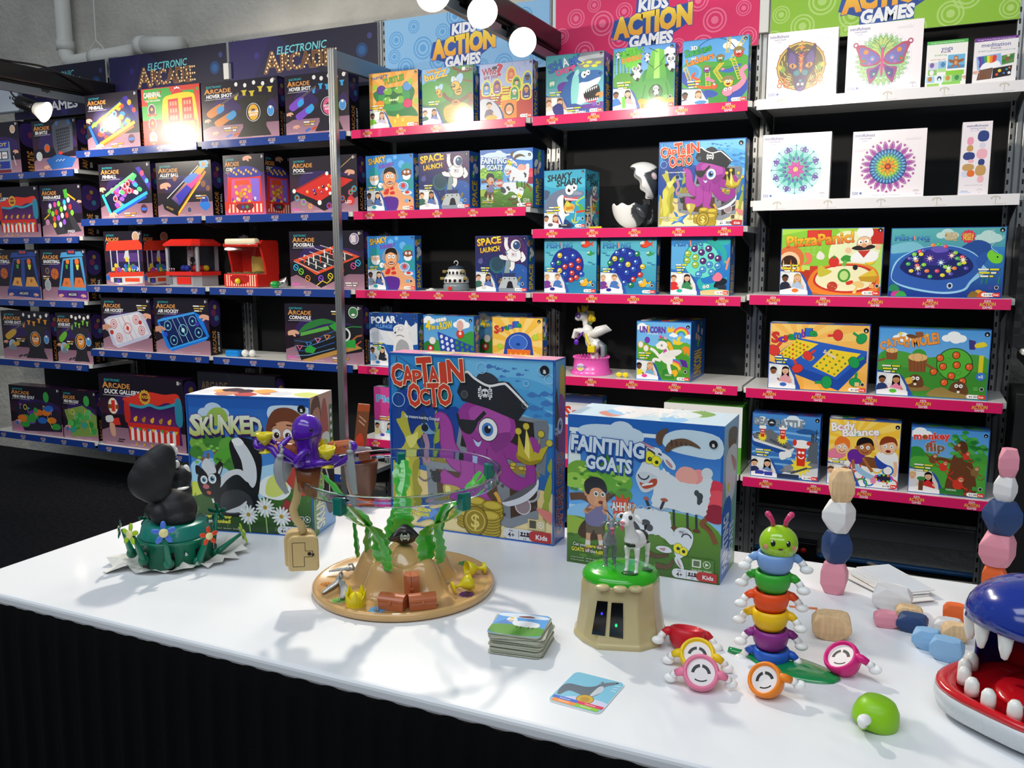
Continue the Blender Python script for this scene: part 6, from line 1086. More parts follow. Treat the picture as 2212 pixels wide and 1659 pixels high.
def a_chomp(A):
 A.r(0,0,1,1,('#3f98a0','#7ac4d4'));A.poly([(.55,.06),(.6,.0),(1,.0),(1,.24),(.62,.26),(.54,.2)],'#8a9098');A.b([(.53,.18),(.56,.08),(.75,.05),(1,.04),(1,.1),(.7,.12)],'#c3c7ca')
 for u,v in ((.62,.165),(.75,.165),(.9,.185),(.7,.22),(.84,.23)): A.e(u,v,.055,'#dfe04a',.024)
 A.b([(.2,.52),(.3,.45),(.44,.48),(.42,.6),(.28,.68)],'#6a3aa0');A.b([(.36,.4),(.42,.32),(.5,.3),(.48,.44)],'#2a5a9a');A.b([(.26,.66),(.4,.42),(.6,.32),(.86,.3),(.98,.34),(.94,.42),(.76,.5),(.62,.6),(.6,.8),(.4,.84),(.24,.78)],'#2d66a8');A.b([(.58,.5),(.74,.48),(.94,.42),(.9,.52),(.82,.6),(.72,.6),(.66,.68),(.7,.8),(.56,.84),(.5,.7)],'#eef1f2');A.b([(.48,.36),(.56,.34),(.58,.56),(.54,.82),(.46,.86),(.44,.6)],'#8fd8d4');A.b([(.5,.32),(.56,.26),(.58,.34),(.52,.36)],'#a8e0dc')
 A.b([(.66,.66),(.74,.6),(.9,.54),(.94,.7),(.86,.8),(.7,.78)],'#16181e');A.b([(.68,.74),(.78,.8),(.9,.74),(.86,.82),(.72,.82)],'#b83a5a')
 for k in range(7): A.poly([(.66+.034*k,.635-.012*k),(.69+.034*k,.625-.012*k),(.676+.034*k,.68-.012*k)],'#f6f6f4');A.poly([(.68+.034*k,.81-.004*k),(.71+.034*k,.81-.004*k),(.694+.034*k,.76-.004*k)],'#f6f6f4')
 eye(A,.66,.36,.05,None,(.3,0));eye(A,.73,.33,.04,None,(.3,0));A.e(.93,.36,.016,'#16283a');hand(A,.94,.7,.12,'#e0965a',-1);A.b([(.3,.88),(.5,.82),(.7,.88),(.95,.84),(1,.96),(.4,.97)],'#3a5aa0');A.b([(.62,.86),(.8,.84),(1,.82),(1,.9),(.7,.92)],'#6a3a9a')
 A.r(.04,.4,.18,.54,'#4ab0a8');A.b([(.07,.44),(.15,.43),(.14,.5),(.11,.48),(.08,.51)],'#e8f0d8')
 for ch,u,v,c in zip('SHARK',(.05,.17,.29,.42,.5),(.22,.17,.14,.16,.12),('#2a58a8',)*5): A.t(ch,u,v,.14,'#3a6ec0' if ch != 'A' else '#e6eef4',w=.1,bold=.06,out='#12203a',ow=.04,rot=14)
 A.t('CHOMP',.18,.3,.085,'#ee5a96',w=.34,bold=.07,out='#5a1a4a',ow=.03,rot=12)
 photo(A,(SK[0],'#8a5a3a','#e8d8c8'),(SK[0],'#5a3a24','#7a7a4a'),top=.68,w=.4,wall='#c9a88a');A.b([(.12,.86),(.26,.8),(.32,.98),(.18,1)],'#2a2f80');tagl(A,.06,.6,.22,2,'#c8d83a');tagl(A,.36,.88,.26,3);A.t('1 SET / 1 ENSEMBLE',.38,.965,.028,'#f0f2f4',w=.32,bold=.05);play(A,.88,.85,'#8a5ac0');foot(A);badge(A,.95,.04,.024);edge(A,'#3a7a98',.006)
def panda(A,u,v,s):
 k=A.asp
 A.e(u+.1*s*k,v+.95*s,.55*s,'#f2f2f0',.6*s);A.l([(u-.3*s*k,v+.7*s),(u-.8*s*k,v+.9*s)],.35*s,'#1c1c20');A.l([(u+.3*s*k,v+1.3*s),(u+.1*s*k,v+1.75*s)],.4*s,'#1c1c20');A.l([(u+.5*s*k,v+.6*s),(u+.85*s*k,v+.3*s)],.32*s,'#1c1c20')
 for d in (-1,1): A.e(u+d*.5*s*k,v-.45*s,.24*s,'#1c1c20')
 A.eo(u,v,.62*s,'#f6f6f4','#2a2a2a',.03*s,.56*s)
 for d in (-1,1): A.e(u+d*.25*s*k,v+.0*s,.17*s,'#1c1c20',.2*s);A.e(u+d*.24*s*k,v-.02*s,.07*s,'#fff')
 A.e(u,v+.22*s,.09*s,'#1c1c20',.07*s);A.ring(u,v+.22*s,.16*s,.05*s,'#3a3a3a',20,160)
def a_panda(A):
 A.r(0,0,1,1,('#5a9ae0','#8ac0ea'));cloud(A,.9,.12,.1);A.b([(0,.5),(.2,.42),(.45,.46),(.6,.42),(1,.44),(1,1),(0,1)],'#3f9a3e');A.b([(.5,.4),(.7,.36),(1,.4),(1,.7),(.7,.68),(.5,.6)],'#2f8a3a')
 for k in range(6): u=.03+.055*k;A.l([(u,.05),(u+.01,.62)],.028,['#5aa83a','#3f8a30'][k % 2]);[A.l([(u-.018,.12+.13*j),(u+.022,.12+.13*j)],.006,'#2a6a24') for j in range(4)]
 A.b([(0,.5),(.1,.4),(.3,.42),(.36,.54),(.2,.62),(0,.62)],'#4f9a34')
 A.poly([(.62,.1),(.72,.06),(.82,.1),(.87,.56),(.52,.56)],('#7cc84a','#3f9a34'));A.poly([(.68,.08),(.74,.07),(.76,.56),(.66,.56)],'#a0e06a');A.b([(.5,.56),(.7,.53),(.88,.56),(.93,.86),(.46,.86)],'#3f9a3a');A.l([(.53,.62),(.48,.84)],.02,'#2a7a2e');A.l([(.86,.6),(.91,.84)],.02,'#2a7a2e');A.e(.7,.74,.12,'#1d5a28');A.e(.7,.75,.1,'#2c7034');panda(A,.7,.68,.075);panda(A,.38,.34,.12);panda(A,.93,.24,.12);panda(A,.55,.16,.06)
 for a,b in (((.58,.04),(.72,.12)),((.54,.26),(.66,.36)),((.66,.4),(.8,.3)),((.84,.18),(.76,.3))): A.l([a,b],.012,'#2a6a28')
 A.b([(.4,.9),(.46,.83),(.6,.86),(.75,.82),(.9,.86),(1,.85),(1,1),(.4,1)],'#f0a22e')
 A.star(.3,.16,.2,'#6ac83a',12,.75);A.t('TUMBLING',.1,.12,.085,'#5cc02e',w=.4,bold=.06,out='#12401a',ow=.05,rot=8);A.t('PANDAS',.15,.21,.075,'#f2932c',w=.31,bold=.06,out='#5a260c',ow=.05,rot=8);panda(A,.08,.1,.045)
 photo(A,(SK[2],'#14100e','#2a7ad0'),(SK[0],'#2a1a14','#f0a8b0'),top=.64,w=.4);A.l([(.18,.78),(.19,.96)],.06,'#6ac83a');tagl(A,.06,.54,.24,3);A.r(.48,.92,.7,.98,'#ee7a2a');A.t('WARNING',.59,.945,.03,'#f8d8b8',w=.16,align='C');play(A,.9,.83,'#7ac060');foot(A,'5+');badge(A,.94,.05,.026);edge(A,'#3a6ab0',.008)
def a_snakes(A):
 A.r(0,0,1,1,('#5aa4e2','#7abce8'));cloud(A,.75,.12,.12);A.b([(0,.4),(.3,.34),(.6,.36),(1,.32),(1,1),(0,1)],'#4fa33c');A.b([(.3,.5),(.6,.44),(.9,.5),(.8,.9),(.4,.9)],'#3f9238');A.e(.14,.5,.17,'#6aa8dc',.14);A.e(.14,.5,.13,'#4f98d0',.1)
 A.ring(.5,.36,.36,.014,'#2f5cae',200,330);A.b([(0,.48),(.08,.5),(.16,.6),(.24,.68),(.12,.72),(0,.62)],'#2a4ca8');A.b([(.62,.92),(.8,.84),(.98,.66),(1,.8),(.86,.96),(.66,.98)],'#2a48a8');A.b([(.36,.78),(.5,.8),(.56,.86),(.44,.9),(.36,.86)],'#2a4ca8');A.b([(.56,.5),(.72,.48),(.84,.42),(.9,.44),(.74,.54)],'#3a64b8')
 def ladder(P,Q,w=.05,n=8,c='#dcc23a'):
  A.l([P,Q],.012,c);A.l([(P[0]+w,P[1]),(Q[0]+w,Q[1])],.012,c)
  for i in range(n): t_=(i+.5)/n;u,v=P[0]+(Q[0]-P[0])*t_,P[1]+(Q[1]-P[1])*t_;A.l([(u,v),(u+w,v)],.01,c)
 ladder((.68,.0),(.66,.24));ladder((.92,.0),(.72,.36),.06);ladder((.48,.5),(.6,.68),.06);ladder((.36,.48),(.38,.76),.06);ladder((.58,.38),(.48,.5),.06);ladder((.74,.34),(.86,.66),.06);ladder((.02,.4),(.1,.62))
 def head(u,v,s,c):
  A.eo(u,v,s,c,'#3a2a10',.005);A.b([(u-1.3*s*A.asp,v-.35*s),(u-.6*s*A.asp,v-1.2*s),(u+.6*s*A.asp,v-1.2*s),(u+1.3*s*A.asp,v-.35*s)],'#8a7c50');A.e(u-.3*s*A.asp,v-.15*s,.28*s,'#fff');A.e(u+.3*s*A.asp,v-.15*s,.28*s,'#fff');A.e(u-.25*s*A.asp,v-.1*s,.12*s,'#111');A.e(u+.3*s*A.asp,v-.1*s,.12*s,'#111');A.b([(u-.5*s*A.asp,v+.25*s),(u+.5*s*A.asp,v+.25*s),(u,v+.7*s)],'#8a2a20')
 head(.85,.25,.07,'#d8402c');head(.58,.32,.055,'#3a9a3a');head(.71,.68,.075,'#f0c22e');head(.38,.46,.05,'#7a4ab0')
 A.l([(.98,.46),(.9,.54),(.94,.66),(.86,.76),(.76,.8)],.08,'#ef8aa4',True,(.8,1.2));A.eo(.7,.83,.08,'#ef8aa4','#a03a5a',.005,.065);A.e(.67,.79,.025,'#fff');A.e(.74,.78,.025,'#fff');A.e(.675,.79,.01,'#111');A.e(.735,.785,.01,'#111');A.l([(.2,.5),(.16,.56),(.26,.62),(.22,.7),(.36,.74),(.46,.74)],.04,'#ea5a2c',True);A.eo(.5,.73,.045,'#ea5a2c','#8a2a10',.004);A.e(.5,.7,.016,'#fff');A.l([(.42,.62),(.5,.66)],.04,'#e87aa8');A.e(.4,.61,.035,'#e87aa8');A.e(.62,.48,.03,'#e87aa8',.02)
 A.t('3D',.13,.12,.06,'#f4f4f4',w=.1,bold=.06,out='#1c3a6a',ow=.04);A.t('Snakes',.04,.2,.11,'#3aa84a',w=.4,bold=.06,out='#123a4a',ow=.04,rot=10);A.t('and',.14,.275,.04,'#f4f4f4',w=.07,bold=.05,out='#123a4a',ow=.04);A.t('Ladders',.07,.34,.1,'#f0902c',w=.42,bold=.06,out='#5a1a3a',ow=.04,rot=12)
 photo(A,(SK[3],'#14100e','#2a3456'),(SK[0],'#8a6038','#b8bcd0'),top=.74,w=.42);A.e(.3,.96,.1,'#4a8ac0',.03);tagl(A,.08,.62,.22,3);A.r(.42,.9,.7,.99,'#3a8a34');foot(A,'5+');badge(A,.95,.05,.026);edge(A,'#3a74b8',.008)
def a_sshark(A):
 A.r(0,0,1,1,('#3aa4c4','#2f96bc'));A.b([(0,.12),(1,.16),(1,.3),(.3,.3),(0,.24)],'#4ab4d0');A.b([(.0,.34),(.14,.36),(.1,.46),(.0,.5)],'#4a5a78');A.b([(0,.62),(.1,.46),(.28,.36),(.5,.32),(.7,.34),(.95,.38),(.94,.44),(.82,.48),(.6,.46),(.5,.5),(.5,.7),(.5,.9),(.6,1.02),(0,1.02)],'#6a7894');A.b([(.32,.5),(.44,.42),(.5,.48),(.5,.66),(.56,.72),(.62,.76),(.5,.82),(.56,1.02),(.3,1.02),(.36,.7)],'#e6e9ec');A.b([(.6,.36),(.8,.37),(.92,.4),(.86,.43),(.64,.42)],'#8a96ac')
 A.b([(.48,.46),(.6,.47),(.82,.48),(.64,.56),(.6,.72),(.5,.72)],'#16181c');A.b([(.48,.44),(.6,.47),(.84,.47),(.7,.53),(.52,.5)],'#d84a5a')
 for k in range(9): A.poly([(.5+.038*k,.475+.004*k),(.54+.038*k,.475+.004*k),(.525+.038*k,.53)],'#f6f6f2')
 A.b([(.5,.6),(.56,.52),(.62,.56),(.74,.6),(.72,.68),(.58,.72),(.5,.7)],'#e0b03a');A.e(.58,.58,.04,'#c8d04a');A.l([(.54,.66),(.72,.64)],.05,'#c8822a')
 for k in range(4): A.poly([(.54+.05*k,.73),(.58+.05*k,.73),(.56+.05*k,.68)],'#f4f4f0')
 eye(A,.62,.34,.08,None,(-.1,.1));eye(A,.73,.3,.055,None,(.0,.1));A.l([(.98,.46),(.84,.52),(.78,.58),(.92,.62)],.025,'#a8d03a',True);A.b([(.84,.62),(.9,.58),(.96,.66),(1,.68),(.98,.74),(.88,.7)],'#5aa83a');A.ring(.76,.84,.06,.02,'#d0c83a',20,190);A.l([(.78,.72),(.74,.88)],.018,'#d0c83a');A.l([(.78,.72),(1,.7)],.03,'#d83a2a',True);A.b([(.5,.84),(.62,.88),(.74,.96),(.5,1.02)],'#1f3f78')
 A.t('SHAKY',.08,.14,.105,'#1b2430',w=.58,bold=.06,shear=.2,rot=6,out='#5ac0d8',ow=.02);A.t('SHARK',.3,.23,.105,'#1b2430',w=.6,bold=.06,shear=.2,rot=5,out='#5ac0d8',ow=.02)
 photo(A,(SK[1],'#3a241c','#e0d8d8'),(SK[0],'#7a4a2c','#c83a44'),top=.72,w=.46,prop='#5a5a60');tagl(A,.12,.62,.26,1);tagl(A,.05,.67,.34,2);A.r(.36,.92,.65,.98,'#242838');A.t('WARNING',.42,.935,.02,'#f0f0f4',w=.14);play(A,.9,.83,'#6ac0d8');foot(A);badge(A,.935,.045,.024);edge(A,'#2a78a8',.008)
def fishy(A,u,v,s,c,fl=1):
 k=A.asp*fl
 A.b([(u+.7*s*k,v-.1*s),(u+1.35*s*k,v-.5*s),(u+1.2*s*k,v),(u+1.35*s*k,v+.4*s)],c);A.bo([(u-.9*s*k,v+.2*s),(u-.4*s*k,v-.4*s),(u+.3*s*k,v-.55*s),(u+.85*s*k,v),(u+.2*s*k,v+.5*s),(u-.5*s*k,v+.5*s)],c,'#3a2018',.05*s);A.b([(u-.1*s*k,v-.5*s),(u+.2*s*k,v-.95*s),(u+.5*s*k,v-.4*s)],c);eye(A,u-.4*s*k,v-.35*s,.24*s,None,(.2,.1));eye(A,u-.72*s*k,v-.28*s,.2*s,None,(.2,.1));A.l([(u-.85*s*k,v+.2*s),(u-.3*s*k,v+.28*s)],.07*s,'#5a1a14')
def fish_title(A,u=.05,v=.15,s=1):
 A.t('THE',u+.08*s,v-.075*s,.022*s,'#2a4a88',w=.05*s);A.t('FISH',u,v,.095*s,('#4a9ad8','#2a5aa8'),w=.26*s,bold=.03,out='#1a2c5a',ow=.025);A.t('I',u+.275*s,v-.005,.10*s,'#e8927a',w=.013*s,bold=.05,out='#7a3a2a',ow=.02,rot=8);A.t('NG',u+.32*s,v,.095*s,('#4a9ad8','#2a5aa8'),w=.17*s,bold=.03,out='#1a2c5a',ow=.025);A.t('GAME',u+.42*s,v+.075*s,.025*s,'#2a4a88',w=.08*s)
def a_fish(seed):
 def f(A):
  A.r(0,0,1,1,('#55b4c8','#3a98b8'));A.r(0,0,1,.05,'#1d6a94');A.b([(0,.3),(.4,.24),(1,.3),(1,.5),(.5,.46),(0,.52)],'#62bccc');A.b([(.5,.8),(.8,.76),(1,.8),(1,1),(.4,1)],'#2a80b0')
  A.e(.45,.5,.31,'#1a2a86',n=32);A.e(.45,.5,.295,'#1c2f98',n=32);g=random.Random(seed)
  pts=[(.3,.33),(.42,.38),(.56,.34),(.28,.46),(.17,.48),(.52,.5),(.66,.42),(.66,.55),(.4,.53),(.3,.6),(.4,.66),(.54,.64),(.72,.66),(.52,.76),(.62,.72)] if seed == 1 else [(.3,.28),(.42,.24),(.54,.3),(.66,.3),(.26,.38),(.38,.4),(.18,.46),(.36,.5),(.5,.48),(.64,.44),(.48,.62),(.6,.56),(.76,.52),(.72,.66),(.6,.74),(.44,.8),(.56,.84),(.24,.58)]
  for k,(u,v) in enumerate(pts): c=['#2a5ac0','#e0c830','#1f8a4a','#d8402c','#2a5ac0'][g.randrange(5)];A.eo(u,v,.046,c,'#101a50',.007);A.e(u-.012,v-.012,.016,'#e8ecf4');A.l([(u-.03,v+.018),(u+.03,v+.012)],.007,'#14204a')
  fishy(A,.8,.14,.1,'#e0452c');fishy(A,.88,.3,.06,'#2f9a4c');fishy(A,.78,.82,.1,'#f0b72c');fish_title(A);
  for u,v in ((.06,.28),(.12,.32),(.86,.45),(.93,.48)): A.b([(u-.03,v),(u,v-.015),(u+.03,v),(u+.05,v-.015),(u+.05,v+.015),(u,v+.015)],'#2f80a8',2)
  photo(A,(SK[0],'#c8a070','#7a3a94'),(SK[0],'#9a7048','#4a78c0'),top=.62,w=.42,prop='#2a2f90',lb=False);tagl(A,.04,.55,.16,2);play(A,.9,.85,'#5ab4d0');foot(A,'3+');badge(A,.94,.05,.022);edge(A,'#2a80a8',.006)
 return f
def a_fish3(A):
 A.r(0,0,1,1,('#2f8ed8','#1f6ec0'));A.r(0,0,1,.06,'#1a5890');A.b([(0,.2),(.3,.16),(.5,.3),(.3,.5),(0,.56)],'#5aa8dc');A.b([(.6,.1),(.8,.12),(.94,.3),(.9,.5),(.84,.3),(.7,.2)],'#2aa8a0');A.e(.52,.42,.3,'#1f9a96',n=32);A.e(.52,.43,.285,'#6ad8cc',n=32)
 for k,(u,v) in enumerate(((.4,.24),(.52,.3),(.64,.24),(.68,.36),(.8,.4),(.55,.44),(.29,.32),(.42,.38),(.28,.43),(.42,.5),(.66,.5),(.8,.52),(.55,.58),(.7,.62),(.48,.66))): c=['#5a2a74','#a8c83a','#4a9ae0'][0 if k < 6 else (1 if k < 10 else 2)];A.eo(u,v,.05,c,'#2a4a5a',.007);A.e(u-.012,v-.012,.016,'#f0f4f4');A.l([(u-.03,v+.018),(u+.03,v+.012)],.007,'#1c1c40')
 A.b([(.72,.1),(.82,.06),(.9,.1),(.98,.06),(.98,.16),(.86,.18)],'#2fb0b0');A.e(.74,.08,.04,'#16222c');A.b([(.44,.86),(.5,.72),(.56,.8),(.7,.8),(.86,.74),(.96,.7),(.9,.84),(.8,.92),(.6,.92)],'#2fb0b0');A.b([(.74,.86),(.8,.74),(.92,.72),(.96,.78),(.86,.86)],'#16222c');eye(A,.58,.86,.025,None);eye(A,.64,.85,.025,None);A.b([(.72,.7),(.8,.62),(.88,.68),(.84,.76),(.74,.76)],'#e87a94');A.l([(.94,.58),(.97,.42),(1,.38)],.03,'#f0906a');A.l([(.97,.5),(.92,.44)],.025,'#f0906a');A.b([(.5,.93),(.8,.9),(1,.92),(1,1),(.5,1)],'#d8c48a');fish_title(A)
 photo(A,(SK[0],'#7a5030','#d8302c'),(SK[0],'#2a1a14','#3a8a5a'),top=.62,w=.46,prop='#2fb0a0');tagl(A,.08,.49,.2,4);play(A,.88,.86,'#2a3a4a');A.r(.83,.83,.95,.9,'#2a3040');foot(A,'3+');badge(A,.94,.04,.022);edge(A,'#2a80b8',.006)
def a_unicorn(A):
 A.r(0,0,1,1,('#6ab4ec','#8ac8f0'));A.b([(0,.44),(.14,.36),(.3,.42),(.6,.4),(1,.38),(1,1),(0,1)],'#5fae3a');A.b([(.2,.6),(.6,.5),(1,.6),(1,1),(.3,1)],'#4f9a30');cloud(A,.1,.1,.1)
 for k,c in enumerate(('#e0408a','#f0902c','#f0dc3a','#5ab84a','#4a8ae0')): A.ring(.82,.22,.13-.02*k,.022,c,180,360)
 cloud(A,.68,.22,.06);cloud(A,.96,.24,.06);A.poly([(.56,.14),(.58,.08),(.62,.12),(.65,.06),(.67,.12),(.71,.1),(.68,.17),(.58,.18)],'#f0c22c')
 A.b([(.5,.5),(.56,.42),(.62,.5),(.72,.58),(.72,.68),(.6,.72),(.48,.66),(.42,.58)],'#f4f0ea');A.eo(.48,.4,.09,'#f4f0ea','#8a7a80',.004,.075);A.b([(.36,.4),(.42,.36),(.46,.42),(.4,.46)],'#f4f0ea');A.b([(.4,.32),(.46,.26),(.56,.28),(.66,.36),(.7,.5),(.62,.46),(.56,.36),(.48,.32)],'#3f9a4a');A.b([(.56,.34),(.64,.36),(.7,.5),(.64,.5)],'#f0b82c');A.b([(.53,.46),(.57,.48),(.54,.56),(.5,.52)],'#c84aa8');A.b([(.5,.28),(.54,.25),(.56,.3)],'#f0a0b8');A.star(.45,.26,.05,'#d84a9a',5,.4);eye(A,.47,.4,.022,'#3a8a6a')
 A.b([(.5,.54),(.62,.48),(.8,.46),(.84,.5),(.76,.56),(.64,.6),(.52,.6)],'#eceae6');A.l([(.46,.62),(.34,.5),(.26,.46)],.05,'#f4f0ea',True);A.l([(.46,.66),(.34,.64),(.32,.7)],.05,'#f4f0ea',True);A.l([(.6,.7),(.62,.8),(.66,.88)],.06,'#f4f0ea',True)
 for k,c in enumerate(('#3a9ae0','#d83a94','#f0a02c','#f4d03a')): A.l([(.68,.64+.02*k),(.78,.66+.03*k),(.82,.78+.02*k)],.04,c,True)
 A.eo(.08,.4,.04,'#e8f0ec','#e0a83a',.012,.05);A.eo(.18,.46,.04,'#e8f0ec','#e0a83a',.012,.05);A.eo(.2,.32,.04,'#7a3ab0','#3a1a5a',.006,.05);A.b([(.68,.28),(.74,.32),(.76,.26),(.82,.24),(.8,.32),(.86,.34),(.8,.38),(.74,.38),(.68,.36)],'#f2d034')
 A.b([(.84,.44),(.9,.4),(.98,.44),(.96,.56),(.92,.5),(.9,.55),(.87,.48)],'#f08a2a');A.poly([(.8,.62),(.92,.64),(.96,.76),(.86,.74)],'#5a2a9a');A.b([(.38,.7),(.46,.68),(.5,.76),(.44,.82),(.36,.78)],'#3a9a44');A.b([(.5,.82),(.58,.8),(.58,.88),(.5,.88)],'#2f8a3a');A.b([(.66,.84),(.74,.8),(.78,.86),(.72,.92)],'#f0b62c')
 A.t('UN',.06,.14,.1,'#6a3aa8',w=.14,bold=.06,out='#2a1a5a',ow=.03);A.t('I',.21,.13,.11,'#f0c83a',w=.014,bold=.06,out='#c83a94',ow=.02);A.t('CORN',.25,.14,.1,'#6a3aa8',w=.28,bold=.06,out='#2a1a5a',ow=.03);A.t('dress up game',.2,.205,.03,'#e8f0f8',w=.2)
 photo(A,(SK[3],'#14100e','#f0e03a'),(SK[0],'#c8904a','#7ab0d8'),top=.66,w=.42,prop='#e84aa0');tagl(A,.04,.53,.24,3);A.r(.48,.88,.7,.96,'#3f8a34');A.t('WARNING',.6,.9,.025,'#e8f0d8',w=.12,align='C');play(A,.88,.83,'#5fae3a');foot(A);badge(A,.94,.08,.03);edge(A,'#3a80d0',.01)
def a_pizza(A):
 A.r(0,0,1,1,('#a8d84a','#c8e07a'));A.poly([(.0,.1),(.3,.02),(.55,0),(.75,.3),(.5,.6),(0,.5)],'#8ac83a');A.b([(.55,.1),(.75,.06),(.96,.2),(.9,.5),(.5,.5)],'#e8eec0')
 for i in range(4):
  for j in range(3): A.r(.2+.06*i,.28+.05*j,.23+.06*i,.305+.05*j,'#a0c860')
 A.r(.26,.03,.5,.16,'#c8281e');A.r(.27,.04,.375,.15,'#d83c2c');A.r(.385,.04,.49,.15,'#d83c2c');A.r(.88,.02,1,.24,'#c8281e');A.e(.1,.46,.2,'#d8703a');A.e(.09,.5,.155,'#f0c8a0');A.e(.09,.52,.12,'#3a1c10');A.r(0,.62,.6,1,'#b8341e');A.r(0,.86,1,1,'#b8642a');A.r(.3,.56,.38,.9,'#c83a24')
 for k in range(9): A.poly([(.02+.025*k,.64),(.03+.025*k,.46+.06*(k % 3)),(.05+.025*k,.64)],'#f0922a' if k % 2 else '#f4d03a')
 A.b([(.28,.86),(.34,.64),(.5,.54),(.75,.52),(.94,.6),(.98,.84),(.9,.97),(.6,1),(.36,.96)],'#e8822c');A.b([(.34,.8),(.4,.62),(.6,.54),(.82,.56),(.94,.68),(.92,.88),(.7,.96),(.46,.92)],'#c8342a');A.b([(.36,.78),(.42,.63),(.6,.56),(.8,.58),(.92,.7),(.88,.86),(.68,.93),(.46,.89)],'#f2ecc0')
 A.e(.53,.86,.075,'#c0402c',.07);[A.e(.5+.03*k,.84+.02*(k % 3),.008,'#e8a08a') for k in range(4)];A.e(.64,.7,.09,'#4a9a30',.1);A.e(.64,.7,.06,'#bfe088',.07);A.e(.535,.5,.075,'#d8302a',.08);A.star(.535,.43,.04,'#3a8a2c',5,.4);A.b([(.6,.46),(.64,.4),(.7,.42),(.71,.48),(.64,.5)],'#3f9a34');A.l([(.65,.48),(.63,.56)],.05,'#6ab84a');A.e(.745,.58,.035,'#222226',.04);A.poly([(.78,.72),(.92,.6),(.96,.7),(.94,.8),(.8,.78)],'#e4c038');A.poly([(.78,.72),(.8,.78),(.94,.8),(.96,.7)],'#c89a28');A.b([(.38,.66),(.4,.55),(.46,.6),(.52,.64),(.46,.7),(.4,.72)],'#c8c03a');A.b([(.66,.8),(.72,.77),(.73,.81),(.68,.84)],'#d83a24');A.b([(.72,.82),(.78,.78),(.84,.82),(.82,.88),(.78,.88),(.76,.96),(.73,.95),(.76,.86)],'#ecca7a');A.eo(.88,.46,.075,'#f0cc2a','#b8901c',.006,.08);A.e(.88,.46,.02,'#c8d860');A.b([(.36,.42),(.39,.34),(.44,.4),(.43,.46),(.38,.46)],'#e9e4dc')
 A.b([(.24,.38),(.28,.36),(.32,.42),(.3,.52),(.22,.54),(.27,.48)],'#ee7a5c')
 A.b([(.74,.08),(.78,-.02),(.86,-.02),(.9,.06),(.88,.14),(.78,.14)],'#f2f2f0');A.eo(.82,.24,.1,'#efc49c','#6a3a20',.005,.11);A.e(.78,.21,.03,'#fff');A.e(.84,.2,.03,'#fff');A.e(.785,.215,.012,'#111');A.e(.835,.205,.012,'#111');A.b([(.7,.3),(.76,.26),(.82,.28),(.88,.25),(.93,.28),(.86,.32),(.76,.33)],'#2a1c1c');A.e(.82,.26,.035,'#e0a07a',.03);A.b([(.7,.42),(.78,.34),(.92,.34),(.96,.42),(.9,.5),(.72,.5)],'#f4f4f2');A.poly([(.76,.34),(.88,.33),(.82,.44)],'#c8342a');A.e(.67,.33,.045,'#efc49c');A.e(.95,.28,.04,'#efc49c')
 A.t('Pizza',.06,.2,.16,('#f6d22e','#e2482a'),w=.3,bold=.06,out='#7a1c12',ow=.025,rot=5);A.t('Panic!',.375,.17,.16,('#f6d22e','#e2342a'),w=.34,bold=.06,out='#7a1c12',ow=.025,rot=5)
 photo(A,(SK[3],'#14100e','#242838'),(SK[0],'#c89a50','#b0c4e0'),top=.64,w=.29,prop='#e87a2c');tagl(A,.02,.54,.17,3);play(A,.94,.85,'#f0b070');foot(A,'5+');badge(A,.965,.04,.03);edge(A,'#3a64b0',.008)
